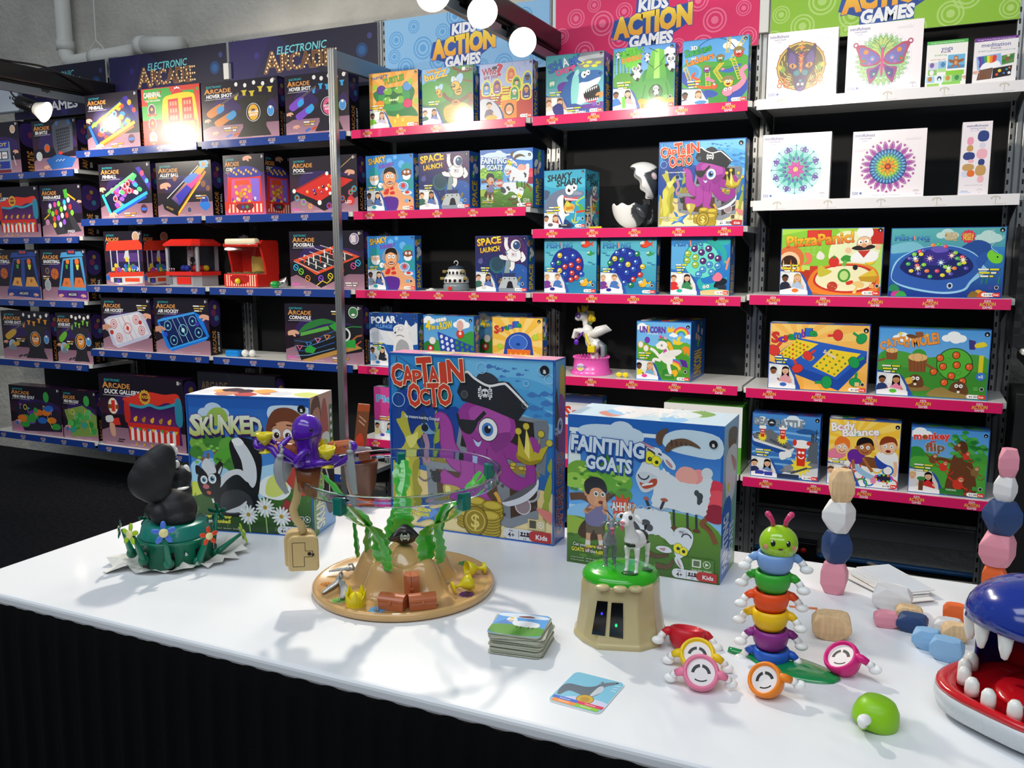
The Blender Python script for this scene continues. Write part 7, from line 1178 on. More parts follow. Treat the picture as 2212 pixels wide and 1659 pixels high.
def a_whale(A):
 A.r(0,0,1,1,('#5ab4b4','#1f58b0'));A.r(0,.28,1,1,('#3a88cc','#16308c'));cloud(A,.5,.1,.12,'#bfe0dc');cloud(A,.85,.14,.14,'#bfe0dc');A.b([(0,.26),(.2,.2),(.3,.3),(.1,.36),(0,.36)],'#7ac0d4');A.b([(.62,.3),(.76,.18),(.88,.26),(.84,.4),(.7,.4)],'#24509c')
 A.b([(.02,.66),(.08,.44),(.3,.28),(.55,.26),(.74,.36),(.82,.52),(.86,.62),(.74,.78),(.68,.9),(.5,.95),(.24,.9),(.06,.8)],'#9ad0f0');A.b([(.03,.66),(.1,.44),(.3,.29),(.55,.27),(.74,.38),(.82,.54),(.72,.76),(.66,.88),(.48,.92),(.24,.87),(.06,.78)],'#2f5fb4');A.b([(.1,.54),(.18,.4),(.36,.31),(.54,.32),(.7,.44),(.74,.58),(.64,.7),(.44,.75),(.22,.7),(.12,.62)],'#18246a');A.b([(.3,.44),(.34,.32),(.46,.27),(.54,.36),(.53,.48),(.42,.54),(.33,.52)],'#3a2f8e');A.b([(.36,.3),(.46,.27),(.52,.33),(.42,.36)],'#6a5ac0')
 cs=['#e84a64','#8ad83a','#f0dc2a','#5a50b8','#f0823a','#4ab85a']
 for k,(u,v) in enumerate(((.27,.34),(.22,.38),(.28,.38),(.18,.44),(.24,.47),(.17,.52),(.25,.54),(.31,.53),(.2,.62),(.27,.66),(.34,.62),(.37,.7),(.43,.62),(.5,.56),(.48,.68),(.55,.66),(.58,.58),(.6,.44),(.64,.42),(.58,.36),(.66,.5),(.68,.58),(.38,.25),(.43,.24),(.49,.27),(.62,.52),(.53,.62),(.3,.33))): A.e(u,v,.032,cs[k % 6],.026);A.e(u-.006,v-.004,.007,'#f4f4f4')
 for u,v,c in ((.36,.44,'#f8c0a0'),(.46,.5,'#a0d8f8'),(.55,.4,'#f8b0a8'),(.23,.44,'#b0e0f8'),(.26,.58,'#f8f0a0'),(.53,.58,'#d8f8a0'),(.65,.46,'#f8f0b0')): A.star(u,v,.06,c,8,.3);A.e(u,v,.02,'#fffaf0')
 A.b([(.76,.46),(.84,.34),(.86,.44),(.8,.56)],'#2a58ac');A.eo(.55,.83,.02,'#101828','#b8d0e8',.02,.026);A.b([(.85,.4),(.88,.32),(.92,.36),(.98,.4),(.97,.5),(.9,.5)],'#7ad83a');A.e(.94,.42,.012,'#1a2a14');A.ring(.92,.12,.09,.006,'#d8f0f0',0,250);A.l([(.92,.2),(.88,.28),(.94,.36)],.006,'#d8f0f0',True)
 for u,v,c in ((.08,.94,'#c83a8a'),(.12,.96,'#3aa04a'),(.8,.93,'#e8b03a'),(.76,.95,'#8a6a2a'),(.84,.95,'#d8502a'),(.05,.86,'#2a8a5a')): A.b([(u-.05,v+.05),(u-.02,v-.04),(u+.03,v-.03),(u+.05,v+.05)],c)
 for u in (.82,.86,.96): A.l([(u,.8),(u+.01,.7)],.016,'#2f8a6a')
 fish_title(A,.04,.15,.62);A.t('MAGICAL',.48,.1,.06,'#e8c07a',w=.11,bold=.04,out='#7a4a2a',ow=.03);A.t('WHALE',.485,.16,.055,'#e8c07a',w=.1,bold=.04,out='#7a4a2a',ow=.03);A.star(.68,.13,.1,'#d83a5a',12,.8);A.t('LIGHTS &',.68,.11,.045,'#f4dc3a',w=.09,align='C',bold=.05);A.t('MUSIC!',.68,.16,.045,'#f4dc3a',w=.08,align='C',bold=.05);tagl(A,.78,.58,.19,3,'#f0e03a',.032);play(A,.93,.85,'#3a4aa0');foot(A,'3+');badge(A,.965,.045,.032);edge(A,'#2a5ab0',.008)
def a_mole2(A):
 A.r(0,0,1,1,('#4a9ae0','#8ac4ee'));cloud(A,.22,.14,.11);cloud(A,.68,.12,.13);A.b([(0,.42),(.2,.34),(.45,.42),(.7,.36),(1,.42),(1,1),(0,1)],'#4a9e3a');A.b([(0,.64),(.3,.58),(.6,.66),(1,.6),(1,1),(0,1)],'#3f8f32');A.e(.1,.42,.1,'#3a9a3a');A.e(.38,.4,.1,'#3a9a3a')
 A.e(.7,.5,.235,'#2a5a28',n=30);A.e(.7,.5,.22,'#57b43a',n=30)
 for u,v in ((.57,.42),(.71,.37),(.6,.54),(.72,.51),(.83,.53),(.52,.62),(.68,.67),(.62,.77),(.78,.74)): A.e(u,v,.052,'#2a3a14',.056);A.e(u,v,.042,'#e8622a',.046);A.e(u-.01,v-.012,.012,'#f4a070')
 for u,v in ((.64,.44),(.58,.66),(.74,.62)): A.ring(u,v,.032,.007,'#3f9a2c')
 for (u,v,s) in ((.13,.36,.8),(.37,.46,1.25)): A.poly([(u-.07*s,v-.03*s),(u+.07*s,v-.03*s),(u+.06*s,v+.14*s),(u-.06*s,v+.14*s)],'#8a5230');[A.l([(u-.05*s+.025*s*k,v),(u-.045*s+.025*s*k,v+.13*s)],.006,'#6a3c20') for k in range(5)];A.e(u,v-.03*s,.07*s*1.45,'#e4b878',.045*s);A.ring(u,v-.03*s,.05*s,.006,'#b8864a')
 A.l([(.07,.46),(0,.5)],.03,'#8a5230');A.l([(.45,.52),(.52,.58)],.035,'#8a5230')
 for u,v,s in ((.36,.8,1),(.75,.88,1.1)): A.b([(u-.14*s,v+.08),(u-.06*s,v+.01),(u+.06*s,v+.02),(u+.14*s,v+.08),(u,v+.12)],'#8a7440');A.b([(u-.07*s,v+.05),(u-.06*s,v-.08*s),(u,v-.13*s),(u+.06*s,v-.08*s),(u+.07*s,v+.05)],'#6a4428');eye(A,u-.02,v-.07,.025,None);eye(A,u+.02,v-.07,.025,None);A.e(u,v-.03,.022,'#2a1a12',.016);A.r(u-.012,v,u+.012,v+.03,'#f0f0e8')
 A.b([(.5,.9),(.6,.84),(.7,.9),(.9,.96),(.5,.98)],'#9a8248');A.b([(.27,.74),(.33,.72),(.33,.8),(.27,.82)],'#e0b040');A.poly([(.81,.14),(.87,.16),(.87,.28),(.82,.28)],'#3a3480');A.b([(.87,.2),(.94,.17),(.97,.22),(.92,.25),(.87,.25)],'#e8d42a');A.r(.91,.36,.95,.62,'#e0d02a');A.e(.935,.66,.06,'#3a80d0');A.t('x2',.935,.66,.04,'#f2f4f8',w=.04,align='C',bold=.05)
 for (ch,u,v,r_) in zip('CATCH',(.02,.075,.13,.18,.235),(.26,.235,.215,.2,.19),(-14,8,-4,6,-5)): A.t(ch,u,v,.115,'#f0983a',w=.05,bold=.07,out='#7a3a1a',ow=.03,rot=r_+8)
 A.t('-A-',.24,.26,.05,'#f0983a',w=.05,bold=.06,out='#7a3a1a',ow=.03);A.t('MOLE!',.31,.2,.15,'#f0983a',w=.24,bold=.07,out='#7a3a1a',ow=.03,rot=12);A.star(.2,.09,.04,'#f0d83a',5,.4);A.star(.44,.1,.04,'#f0b83a',5,.4);A.poly([(.33,.06),(.4,.05),(.41,.12),(.35,.14)],'#8a5230');A.b([(.25,.11),(.3,.09),(.36,.13),(.3,.15)],'#6a4428')
 photo(A,(SK[2],'#14100e','#2a3a6a'),(SK[1],'#1c1210','#e88aa8'),top=.66,w=.3,prop='#5ac03a');tagl(A,.04,.55,.18,3);play(A,.93,.84,'#5aa84a');foot(A);badge(A,.965,.06,.034);edge(A,'#3a74c0',.01)
def a_sea2(A):
 A.r(0,0,1,1,('#4a8ed4','#2a62b0'));cloud(A,.15,.12,.1,'#d8e8f4');cloud(A,.6,.1,.14,'#d8e8f4')
 for k in range(6): A.b([(0,.3+.1*k),(.4,.26+.1*k),(1,.3+.1*k),(1,.33+.1*k),(.4,.29+.1*k),(0,.33+.1*k)],'#7ab4e8')
 A.b([(.66,.24),(.8,.2),(.98,.24),(.9,.28),(.7,.28)],'#2a5a9a');A.poly([(.0,.36),(.3,.26),(.64,.52),(.6,.6),(.04,.46)],'#dfe3e8');A.poly([(.0,.34),(.28,.24),(.64,.5),(.56,.54),(.03,.4)],'#6a7078');A.poly([(0,.44),(.6,.58),(.58,.64),(.02,.52)],'#24509a')
 g=random.Random(5)
 for k in range(20): t_=g.random();A.r(.06+.45*t_,.3+.2*t_,.1+.45*t_,.33+.2*t_,'#4a5058')
 A.poly([(.4,.98),(.6,.8),(1,.7),(1,.92),(.6,.98)],'#d8dce0');A.poly([(.42,.88),(.6,.76),(1,.64),(1,.78),(.6,.9)],'#7a8088');A.r(.84,.38,.98,.72,'#5a6470');A.r(.87,.28,.92,.4,'#4a545e');A.l([(.88,.26),(.98,.36)],.012,'#2a3238');A.l([(.95,.2),(.94,.38)],.012,'#2a3238')
 for u,v,s in ((.16,.3,.6),(.46,.3,.7),(.74,.62,1.3)):
  A.star(u,v+.12*s,.13*s,'#f0e040',12,.6);A.poly([(u-.055*s,v-.1*s),(u+.055*s,v-.1*s),(u+.045*s,v+.12*s),(u-.045*s,v+.12*s)],'#d83824');A.b([(u-.08*s,v-.1*s),(u-.06*s,v-.18*s),(u+.06*s,v-.18*s),(u+.08*s,v-.1*s)],'#f4f4f4');A.e(u-.02*s,v-.04*s,.016*s,'#fff');A.e(u+.02*s,v-.04*s,.016*s,'#fff');A.ring(u,v,.03*s,.012*s,'#fff',10,170)
 A.e(.64,.42,.03,'#d83824',.05);A.e(.84,.42,.03,'#d83824',.03);A.b([(.42,.6),(.5,.58),(.52,.68),(.44,.7)],'#eef0f2');A.b([(.5,.57),(.58,.56),(.6,.64),(.52,.66)],'#eef0f2');A.poly([(.48,.8),(.6,.76),(.64,.84),(.52,.88)],'#8a9098')
 for k in range(5): A.l([(.6+.045*k,.9-.02*k),(.66+.045*k,.88-.02*k)],.03,'#4a5058')
 A.t('SEA',.03,.13,.11,'#8a97a4',w=.22,bold=.05,out='#222a34',ow=.04);A.e(.29,.14,.06,'#2a323c');A.poly([(.25,.15),(.33,.15),(.29,.12)],'#e0e4e8');A.t('BATTLE',.36,.14,.11,'#8a97a4',w=.4,bold=.05,out='#222a34',ow=.04)
 photo(A,(SK[0],'#1c1614','#2a3560'),(SK[0],'#14100e','#7a98c8'),top=.68,w=.4,prop='#3a4ab0');A.r(.07,.9,.18,.96,'#3a44a8');A.r(.21,.91,.33,.97,'#3a44a8');tagl(A,.06,.56,.24,3);A.r(.4,.92,.72,1,'#283a58');foot(A,'6+');badge(A,.95,.06,.03);edge(A,'#2a5ab0',.008)
def a_body(A):
 A.r(0,0,1,1,'#f4c53e');A.rays(.35,.3,'#f8d768',16);A.b([(0,.66),(.4,.62),(1,.6),(1,1),(0,1)],'#f2f2ee')
 for u,v,c in ((.45,.82,'#e0484a'),(.6,.9,'#2a6ac8'),(.85,.72,'#2a6ac8'),(.92,.92,'#e0484a'),(.5,.95,'#2f9a4a'),(.7,.7,'#e8c83a'),(.4,.7,'#e0484a')): A.ring(u,v,.07,.022,c)
 A.e(.8,.84,.13,'#2a2a44',.06);
 for k in range(12): A.e(.8+.12*cos(k*pi/6),.84+.05*sin(k*pi/6),.018,NEON[k % 7])
 A.b([(.36,.56),(.52,.54),(.7,.56),(.84,.64),(.72,.7),(.5,.68),(.4,.62)],'#7a4a2c');A.b([(.66,.52),(.8,.54),(.84,.66),(.72,.7)],'#2a48a8');A.l([(.36,.66),(.5,.78),(.66,.86)],.08,'#9ac4e4',True);A.e(.66,.89,.04,'#e88ab0',.05)
 A.b([(0,.54),(.06,.46),(.2,.46),(.26,.54),(.18,.6),(0,.6)],'#e8809c');A.b([(.28,.52),(.36,.44),(.5,.48),(.52,.58),(.44,.66),(.32,.64)],'#6a2a9a');A.l([(.36,.6),(.38,.74)],.04,'#a8683c');A.l([(.5,.56),(.58,.68),(.64,.76)],.04,'#a8683c',True);A.b([(.68,.5),(.78,.42),(.94,.44),(.98,.6),(.86,.64),(.74,.58)],'#eef2f4');A.l([(.76,.46),(.68,.34),(.66,.24)],.045,'#eec09a',True);A.l([(.94,.58),(.96,.7),(.94,.8)],.05,'#eec09a',True)
 for d in (-.05,-.02,.01,.04): A.l([(.66,.24),(.65+d,.18)],.018,'#eec09a')
 toon(A,.2,.42,.2,'#f0c09a','#e8782c','s');toon(A,.52,.4,.22,'#b0703e','#1c1618','s');toon(A,.84,.36,.22,'#eec09a','#8a3a1c','o');A.b([(.1,.4),(.12,.3),(.2,.26),(.3,.32),(.3,.44),(.22,.36)],'#e8782c')
 A.t('Body',.04,.13,.12,'#f6f2f4',w=.32,bold=.07,out='#5a3a8a',ow=.03,rot=8);A.t('Balance',.2,.21,.105,'#f6f2f4',w=.5,bold=.07,out='#5a3a8a',ow=.03,rot=7);A.e(.18,.13,.02,'#e88ab0');A.e(.4,.22,.02,'#6ac0a0')
 photo(A,(SK[0],'#5a3a24','#f0f0f0'),(SK[0],'#8a5a38','#eeeeee'),top=.68,w=.42,wall='#d8d0c4');A.r(.05,.94,.3,.98,'#2a3040');tagl(A,.06,.6,.2,2);foot(A,'6+');badge(A,.95,.07,.03);edge(A,'#3a5ab0',.008)
def a_monkey(A):
 A.r(0,0,1,1,('#4a94dc','#8ac4ee'));cloud(A,.12,.1,.13);A.b([(0,.44),(.2,.38),(.5,.44),(1,.36),(1,1),(0,1)],'#4a9e3c');A.e(.08,.42,.12,'#2f8a38');A.b([(.0,.5),(.3,.46),(.5,.56),(1,.5),(1,1),(0,1)],'#4fa83e');A.b([(.5,.98),(.52,.62),(.56,.4),(.62,.24),(.72,.2),(.76,.4),(.84,.6),(.86,.98)],'#6a4026');A.l([(.56,.5),(.4,.46),(.3,.52)],.05,'#6a4026',True);g=random.Random(9)
 for k in range(70):
  a=g.uniform(0,2*pi);r=g.uniform(.02,.27);u,v=.76+r*cos(a)*.95,.24+r*sin(a)*.8;
  if .42 < u < 1 and .02 < v: A.b([(u-.045,v),(u,v-.03),(u+.05,v+.005),(u,v+.03)],['#2f8a3a','#3f9f44','#23752f','#4fae4c'][k % 4],2)
 A.b([(.62,.2),(.7,.18),(.74,.3),(.66,.34)],'#5a3520')
 for u,v,c,s in ((.3,.48,'#7a4a2c',1),(.44,.58,'#d83a2c',1),(.64,.82,'#d83a2c',1.3),(.84,.62,'#8a6a3c',1),(.72,.4,'#d83a2c',.8),(.6,.28,'#7a4a2c',.8)):
  A.e(u,v,.05*s,c,.06*s);A.e(u+.03*s,v-.06*s,.035*s,c);A.e(u+.03*s,v-.055*s,.024*s,'#e0b088');A.l([(u,v),(u-.1*s,v-.08*s)],.018*s,c);A.l([(u,v),(u+.1*s,v+.05*s)],.018*s,c);A.ring(u+.08*s,v+.05*s,.05*s,.012*s,c,0,240);A.e(u+.022*s,v-.06*s,.006*s,'#111');A.e(u+.04*s,v-.06*s,.006*s,'#111')
 A.t('monkey',.04,.15,.1,'#e03a30',w=.46,bold=.06,out='#f4d8d4',ow=.03,rot=5);A.t('flip',.2,.3,.12,'#7a6250',w=.24,bold=.06,out='#e8dccc',ow=.03,rot=5);A.ring(.3,.26,.05,.016,'#e03a30',90,300);A.e(.18,.15,.03,'#8a5a34')
 photo(A,(SK[0],'#d8b070','#d8d8e0'),(SK[0],'#14100e','#d03030'),top=.64,w=.42,wall='#dcd8d0');A.r(.14,.8,.2,.96,'#6a4026');A.e(.17,.78,.06,'#3f8a44',.03);tagl(A,.06,.56,.26,3);A.r(.42,.89,.72,.98,'#2f7a36');A.t('WARNING',.56,.91,.026,'#d8ecd0',w=.13,align='C');play(A,.9,.86,'#4a9a44');foot(A,'3+');badge(A,.95,.07,.026);edge(A,'#3a64b4',.01)
def a_house(A): A.r(0,0,1,1,'#f0efec');A.t('Kids Games House',.03,.14,.10,'#24242a',w=.68);A.r(0,.6,1,1,'#6ab040')
def a_red(A): A.r(0,0,1,1,'#e8e8ea');A.r(0,0,1,.12,'#4a5a94');A.t('Scrabble',.05,.0,.0,'#d8402c') if 0 else None;A.t('Scr',.05,.28,.18,'#d8402c',w=.5,bold=.06);A.r(0,.5,1,1,'#c83a50')

# ------------------------------------------------------------------ boxes standing on the shelves
def make_box(name,w,h,d,front,side=None,top=None,body='#1a1622',loc=(0,0,0),rz=0,gain=1.0,material=None):
 q=MB();q.col=body;q.rbox((-w/2,0,0),(w/2,d,h),.0018,1)
 A=Art(q,(-w/2,-.00005,0),(1,0,0),(0,0,1),w,h);A.gain=gain;front(A)
 if side: B=Art(q,(w/2+.00005,0,0),(0,1,0),(0,0,1),d,h);B.gain=gain;side(B)
 if top: T=Art(q,(-w/2,0,h+.00005),(1,0,0),(0,1,0),w,d);T.gain=gain;top(T)
 return q.build(name,material or CARD,None,loc,(0,0,rz))
def top_blobs(cols,bgc,t=None):
 def f(A):
  A.r(0,0,1,1,bgc);g=random.Random(len(cols)*13+len(bgc)+ord(bgc[2]))
  for k in range(12): u,v=g.uniform(.05,.95),g.uniform(.1,.9);A.b([(u-.09,v),(u-.02,v-.25),(u+.09,v-.05),(u+.03,v+.25)],cols[k % len(cols)])
  if t: A.t(t,.3,.5,.35,'#e8e4ee',w=.4,bold=.05)
 return f
def arc_top(A): A.r(0,0,1,1,'#2c1236');A.t('ARCADE',.38,.55,.3,'#a86a4a',w=.25,bold=.03)
PLACED={}
def gbox(art,st,i,key,bl,br,ty,side,lab,kind='arcade',Y=.03,dmin=.06,grp=None,body=None,name='game_box',h=None,sideart=None,toplist=None,d=None,gain=1,cat='box'):
 z=SHELF[(i,key)];a=atY(bl[0],bl[1],Y);b=atY(br[0],br[1],Y);X1,X2=a.x,(min(b.x,-.002) if i < 0 else b.x);H=h or atY(bl[0],ty,Y).z-z
 if i < 0: H=min(H,.318)
 if d is None: d=min(.30,max(dmin,atX(side,(bl[1]+ty)/2,X2).y-Y)) if side else dmin
 arcd=kind == 'arcade'
 if key == 'q4': d=min(d,.1)
 sa=sideart or ((lambda A: side_arc(A,st)) if arcd else (lambda A: side_kids(A,st)) if kind == 'kids' else None)
 tp=None
 if z+H < 1.5: tp=arc_top if arcd else (top_blobs(toplist or ['#d84a4a','#e8c83a','#3a9a4a','#e8e8ea'],'#2a5aa8') if kind == 'kids' else None)
 o=make_box(name,X2-X1,H,d,art,sa,tp,body or ('#1a1521' if arcd else ('#2a5aa8' if kind == 'kids' else '#ecebee')),((X1+X2)/2,Y,z),gain=gain)
 tag(o,lab,cat,grp or ('arcade game boxes' if arcd else 'children game boxes' if kind == 'kids' else 'white mindfulness boxes'));PLACED[lab[:20]]=(X1,X2,z,H);return o
# leftmost bay
gbox(a_slot,'SLOT MACHINE',-1,'q1',(-60,378),(48,375),240,76,'dark game box picturing a silver slot machine with a hand on its lever',dmin=.2)
gbox(a_seab,'SEA BATTLE',-1,'q1',(76,373),(173,370),262,203,'dark game box picturing a folding grey sea battle console over a blue tray')
gbox(lambda A: a_duck(A),'DUCK GALLERY',-1,'q2',(-34,515),(90,513),405,None,'small dark duck booth game box at the left picture edge',dmin=.1)
gbox(a_mole,'SMASH-A-MOLE',-1,'q2',(94,513),(191,512),401,218,'dark game box picturing rows of coloured moles and a green mallet')
gbox(a_bball('#2f4a9a','#1f3a8a','#e0a050'),'BASKETBALL',-1,'q3',(-18,646),(91.5,647),535,None,'dark game box picturing a navy basketball cabinet, at the left edge',dmin=.1)
gbox(a_bball('#4a9ad0','#5a2a8a','#d8703a'),'BASKETBALL',-1,'q3',(94,648),(198,648),535,220,'dark game box picturing a light blue and purple basketball cabinet')
gbox(a_hover('#c8a03a','#d8902a','#d8822a'),'HOVER SHOT',-1,'q4',(10,775),(115,779),666,127,'dark hover target game box with yellow cups, at lower left')
gbox(a_hover('#6ab83a','#7ac83a','#e08a2a'),'HOVER SHOT',-1,'q4',(127,780),(214,788),671,236,'dark hover target game box with lime green cups')
gbox(a_golf(['#2a2438','#3a9a44','#e07a2a','#6a3aa0','#2a6ac0','#3a9a44','#e0702a'],'Kids'),'MINI GOLF',-1,'q5',(27,932),(137,938),830,None,'mini golf game box with orange, purple and green course on the bottom shelf',dmin=.1)
gbox(a_golf(['#7a9a4a','#3a9a4a','#4aa854','#2a8a3a','#5ab85a','#3a9a8a'],''),'MINI GOLF',-1,'q5',(139,942),(214,957),838,223,'mini golf game box with an all green course, left of the big duck booth box')
# first full bay
gbox(a_pinball(3,True),'PINBALL',0,'r1',(191,326),(304,316),206,309,'dark pinball game box with a warm rainbow table, on the top arcade shelf')
gbox(a_carn,'CARNIVAL',0,'r1',(312,315),(437,306),193,443,'red and yellow carnival toss game box with a bright lamp reflection',body='#8a2a24')
gbox(a_hover('#c8782a','#c8b43a','#e0a83a','#26241f','#3a90c8'),'HOVER SHOT',1,'r1',(440,306),(604,295),181,616,'wide dark hover target game box with orange and blue blasters')
gbox(a_hover('#7a4ac0','#3aa0d8','#d85a8a','#1e1a2a','#3aa0e0'),'HOVER SHOT',1,'r1',(619,294),(756,287),164,776,'dark hover target game box with purple blaster, behind the front post top')
gbox(a_pinball(8,False),'PINBALL',0,'r2',(220,473),(331,471),355,339,'dark pinball game box with a neon blue table, on the second arcade shelf')
gbox(a_alley,'ALLEY BALL',0,'r2',(343,472),(461,466),352,483,'dark alley ball game box picturing a rainbow ramp')
gbox(a_coin,'COIN PUSHER',1,'r2',(487,464),(575,462),336,627,'game box picturing a red coin pusher with gold coins',dmin=.2,sideart=lambda A: (a_coin(A)))
gbox(a_pool,'POOL',1,'r2',(629,461),(774,459),341,793,'dark game box picturing a red pool table, crossed by the front post')
gbox(a_claw,'CLAW CRANE',0,'r3',(231,618),(313,619),500,360,'game box picturing a red claw crane, left of the real machine',dmin=.2,sideart=lambda A: a_claw(A))
gbox(a_foos,'FOOSBALL',1,'r3',(629,624),(788,625),500,795,'dark game box picturing a red foosball table, crossed by the front post')
gbox(a_air(False),'AIR HOCKEY',0,'r4',(225,756),(331,762),643,336,'dark game box picturing a white air hockey table')
gbox(a_air(True),'AIR HOCKEY',0,'r4',(339,764),(456,771),643,477,'dark game box picturing a glowing blue air hockey table')
gbox(a_corn,'CORNHOLE',1,'r4',(619,776),(787,782),656,797,'dark game box picturing a black and green cornhole game')
gbox(lambda A: a_duck(A),'DUCK GALLERY',0,'r5',(223,960),(404,985),808,428,'large purple duck booth game box with red curtains on the bottom shelf',body='#2c1236')
gbox(a_ping,'PING PONG',1,'r5',(436,985),(602,1003),803,618,'dim black ping pong game box behind the skunk game box',Y=.06)
# light blue bay
KD='kids'
gbox(a_turtles,'TURTLES',2,'r1',(800,280),(905,275.5),160,911,'orange game box with green turtles, on the top shelf',KD,body='#3a6a9a')
gbox(a_buzz,'BUZZ',2,'r1',(913,274.5),(1023,267),150,1034,'green game box with two bees and a honey pot',KD)
gbox(a_who,'WHO',2,'r1',(1037,265),(1151,259),140,1159,'lavender guessing game box with character cards',KD,body='#7a8cc8')
gbox(a_shaky,'SHAKY',2,'r2',(793,457),(895,455),337,905,'blue game box with surgeons and a worried patient, the upper of two',KD,grp='surgeon game boxes')
gbox(a_space,'SPACE',2,'r2',(906,455),(1015,453),332,1036,'purple game box with a waving astronaut, the upper of two',KD,grp='astronaut game boxes',body='#2a3a80')
gbox(a_goats,'FAINTING',2,'r2',(1038,454),(1151,451),325,1176,'goat game box on the second shelf beside the upper astronaut box',KD,gain=1.25,grp='goat game boxes')
gbox(a_shaky,'SHAKY',2,'r3',(796,627),(898,629),510,911,'blue game box with surgeons and a worried patient, the lower of two',KD,grp='surgeon game boxes')
gbox(a_space,'SPACE',2,'r3',(1028,633),(1139,634),510,1155,'purple game box with a waving astronaut, the lower of two',KD,grp='astronaut game boxes',body='#2a3a80')
gbox(a_polar,'POLAR',2,'r4',(800,788),(904,791),675,915,'blue game box with a white polar bear, above the big octopus box',KD)
gbox(a_four('#2a48b0'),'4 IN A ROW',2,'r4',(916,792),(1025,795),680,1030,'blue game box picturing a blue four disc grid',KD,h=.275)
gbox(a_four('#c8342a'),'4 IN A ROW',2,'r4',(1034,790),(1140,793),683,None,'game box picturing a red disc grid, half hidden behind the orange one',KD,Y=.19,h=.285)
gbox(a_scram,'SCRAMBLE',2,'r4',(1064,797),(1172,800),687,1176,'yellow shape game box with an orange peg board, above the big octopus box',KD,h=.275,body='#d8b048')
gbox(a_pie,'PIE',2,'r5',(810,942),(915,952),833,None,'pink pie throwing game box left of the big octopus box',KD,h=.275,body='#b83a88')
# pink bay
gbox(a_chomp,'SHARK CHOMP',3,'r1',(1179,255.4),(1303.5,247.5),122,1323,'teal game box with a crying blue shark, on the top shelf',KD)
gbox(a_panda,'PANDAS',3,'r1',(1323,244),(1456.6,234),106,1462,'green game box with pandas around a bamboo tower',KD)
gbox(a_snakes,'SNAKES',3,'r1',(1471.5,230.6),(1614,218),90,1621,'snakes and ladders game box with a pink snake',KD)
gbox(a_sshark,'SHAKY SHARK',3,'s2',(1175,499),(1264,497),369,1294,'blue game box with a grey shark eating boots',KD,dmin=.12,sideart=lambda A: a_sshark(A),body='#2f8ab0')
gbox(a_octo,'CAPTAIN OCTO',3,'s2',(1420.6,493.5),(1605.5,489),308,1616,'large pirate octopus game box up on the shelf',KD,gain=1.2,grp='pirate octopus game boxes')
gbox(a_fish(1),'FISHING',3,'r3',(1175.6,639),(1288,638),512,1294,'teal fishing game box, leftmost of three',KD,body='#2a80a8',grp='fishing game boxes')
gbox(a_fish(2),'FISHING',3,'r3',(1296,639),(1416.5,639),512,1420,'teal fishing game box, middle of three',KD,body='#2a80a8',grp='fishing game boxes')
gbox(a_fish3,'FISHING',3,'r3',(1447.5,640),(1574.6,640),506,1587,'blue fishing game box with manta rays, rightmost of three',KD,body='#2a80b8',grp='fishing game boxes')
gbox(a_unicorn,'UNICORN',3,'s4',(1373.6,820),(1490,832),693,1522,'game box picturing a winged unicorn under a rainbow',KD,dmin=.12)
gbox(a_house,'HOUSE',3,'r5',(1432,985),(1600,1000),872,None,'white Kids Games House box with green top behind the goat box','plain',h=.30,body='#4a9a2a',cat='box',grp='children game boxes',dmin=.16)
gbox(a_red,'RED',3,'r5',(1215,965),(1300,972),868,1308,'red and blue box corner behind the goat box',KD,h=.29,Y=.1)
# lime green bay
MD='mind'
gbox(a_dragon,'',4,'r1',(1654.7,215),(1805,204),74,None,'white puzzle box with a purple dragon head',MD,name='puzzle_box',dmin=.05)
gbox(a_butter,'',4,'r1',(1824.7,204),(1987.5,191),57,None,'white puzzle box with a purple butterfly',MD,name='puzzle_box',dmin=.05)
gbox(a_yoga,'',4,'r1',(1997,193),(2085,186),91.5,None,'white yoga card box with green top band',MD,name='card_box',dmin=.04)
gbox(a_medit,'',4,'r1',(2099,186),(2193,179),84.6,None,'white meditation card box with violet top band',MD,name='card_box',dmin=.04)
gbox(a_breathe,'',4,'t2',(1643.6,432.6),(1790,428),292.6,None,'white puzzle box with a turquoise and pink mandala',MD,name='puzzle_box',dmin=.05)
gbox(a_balance,'',4,'t2',(1836,428),(1994,424),285.6,None,'white puzzle box with a purple and orange mandala',MD,name='puzzle_box',dmin=.05)
gbox(a_stones,'',4,'t2',(2069,421.5),(2133,423),265,2150,'tall narrow white box picturing stacked stones',MD,name='toy_box',dmin=.08)
gbox(a_pizza,'PIZZA',4,'r3',(1683,637),(1901.6,642),494,None,'wide game box with a pizza and a moustached chef',KD,dmin=.08,toplist=['#d83c2c','#a8d84a','#f0c83a'])
gbox(a_whale,'FISHING',4,'r3',(1917,642),(2163,649),493,None,'wide blue game box with a whale shaped fishing pool',KD,dmin=.08,toplist=['#5ab4b4','#2a4aa0'])
gbox(a_scramw,'SCRAMBLE',4,'s4',(1658,836),(1872.5,850),696,None,'wide orange shape game box with red and green pegs',KD,dmin=.08)
gbox(a_mole2,'MOLE',4,'s4',(1891,850),(2130.7,865),706,None,'wide game box with moles and a round green board',KD,dmin=.08,toplist=['#3a8a3a','#2a5a3a','#4a7a4a'])
gbox(a_sea2,'SEA BATTLE',4,'r5',(1621,1023),(1767,1035.5),890,None,'blue sea battle game box with red cups in sailor hats',KD,dmin=.09,toplist=['#1f2a4a','#3a4a7a','#5a2a6a'])
gbox(a_body,'BODY',4,'r5',(1785,1038),(1939,1054),902,None,'yellow game box with three children balancing',KD,dmin=.09,body='#3a4a98')
gbox(a_monkey,'MONKEY',4,'r5',(1960,1060.5),(2128,1077.7),919,None,'green game box with monkeys in a tree',KD,dmin=.09,toplist=['#2a6a3a','#1f4a2a','#3a7a44'])

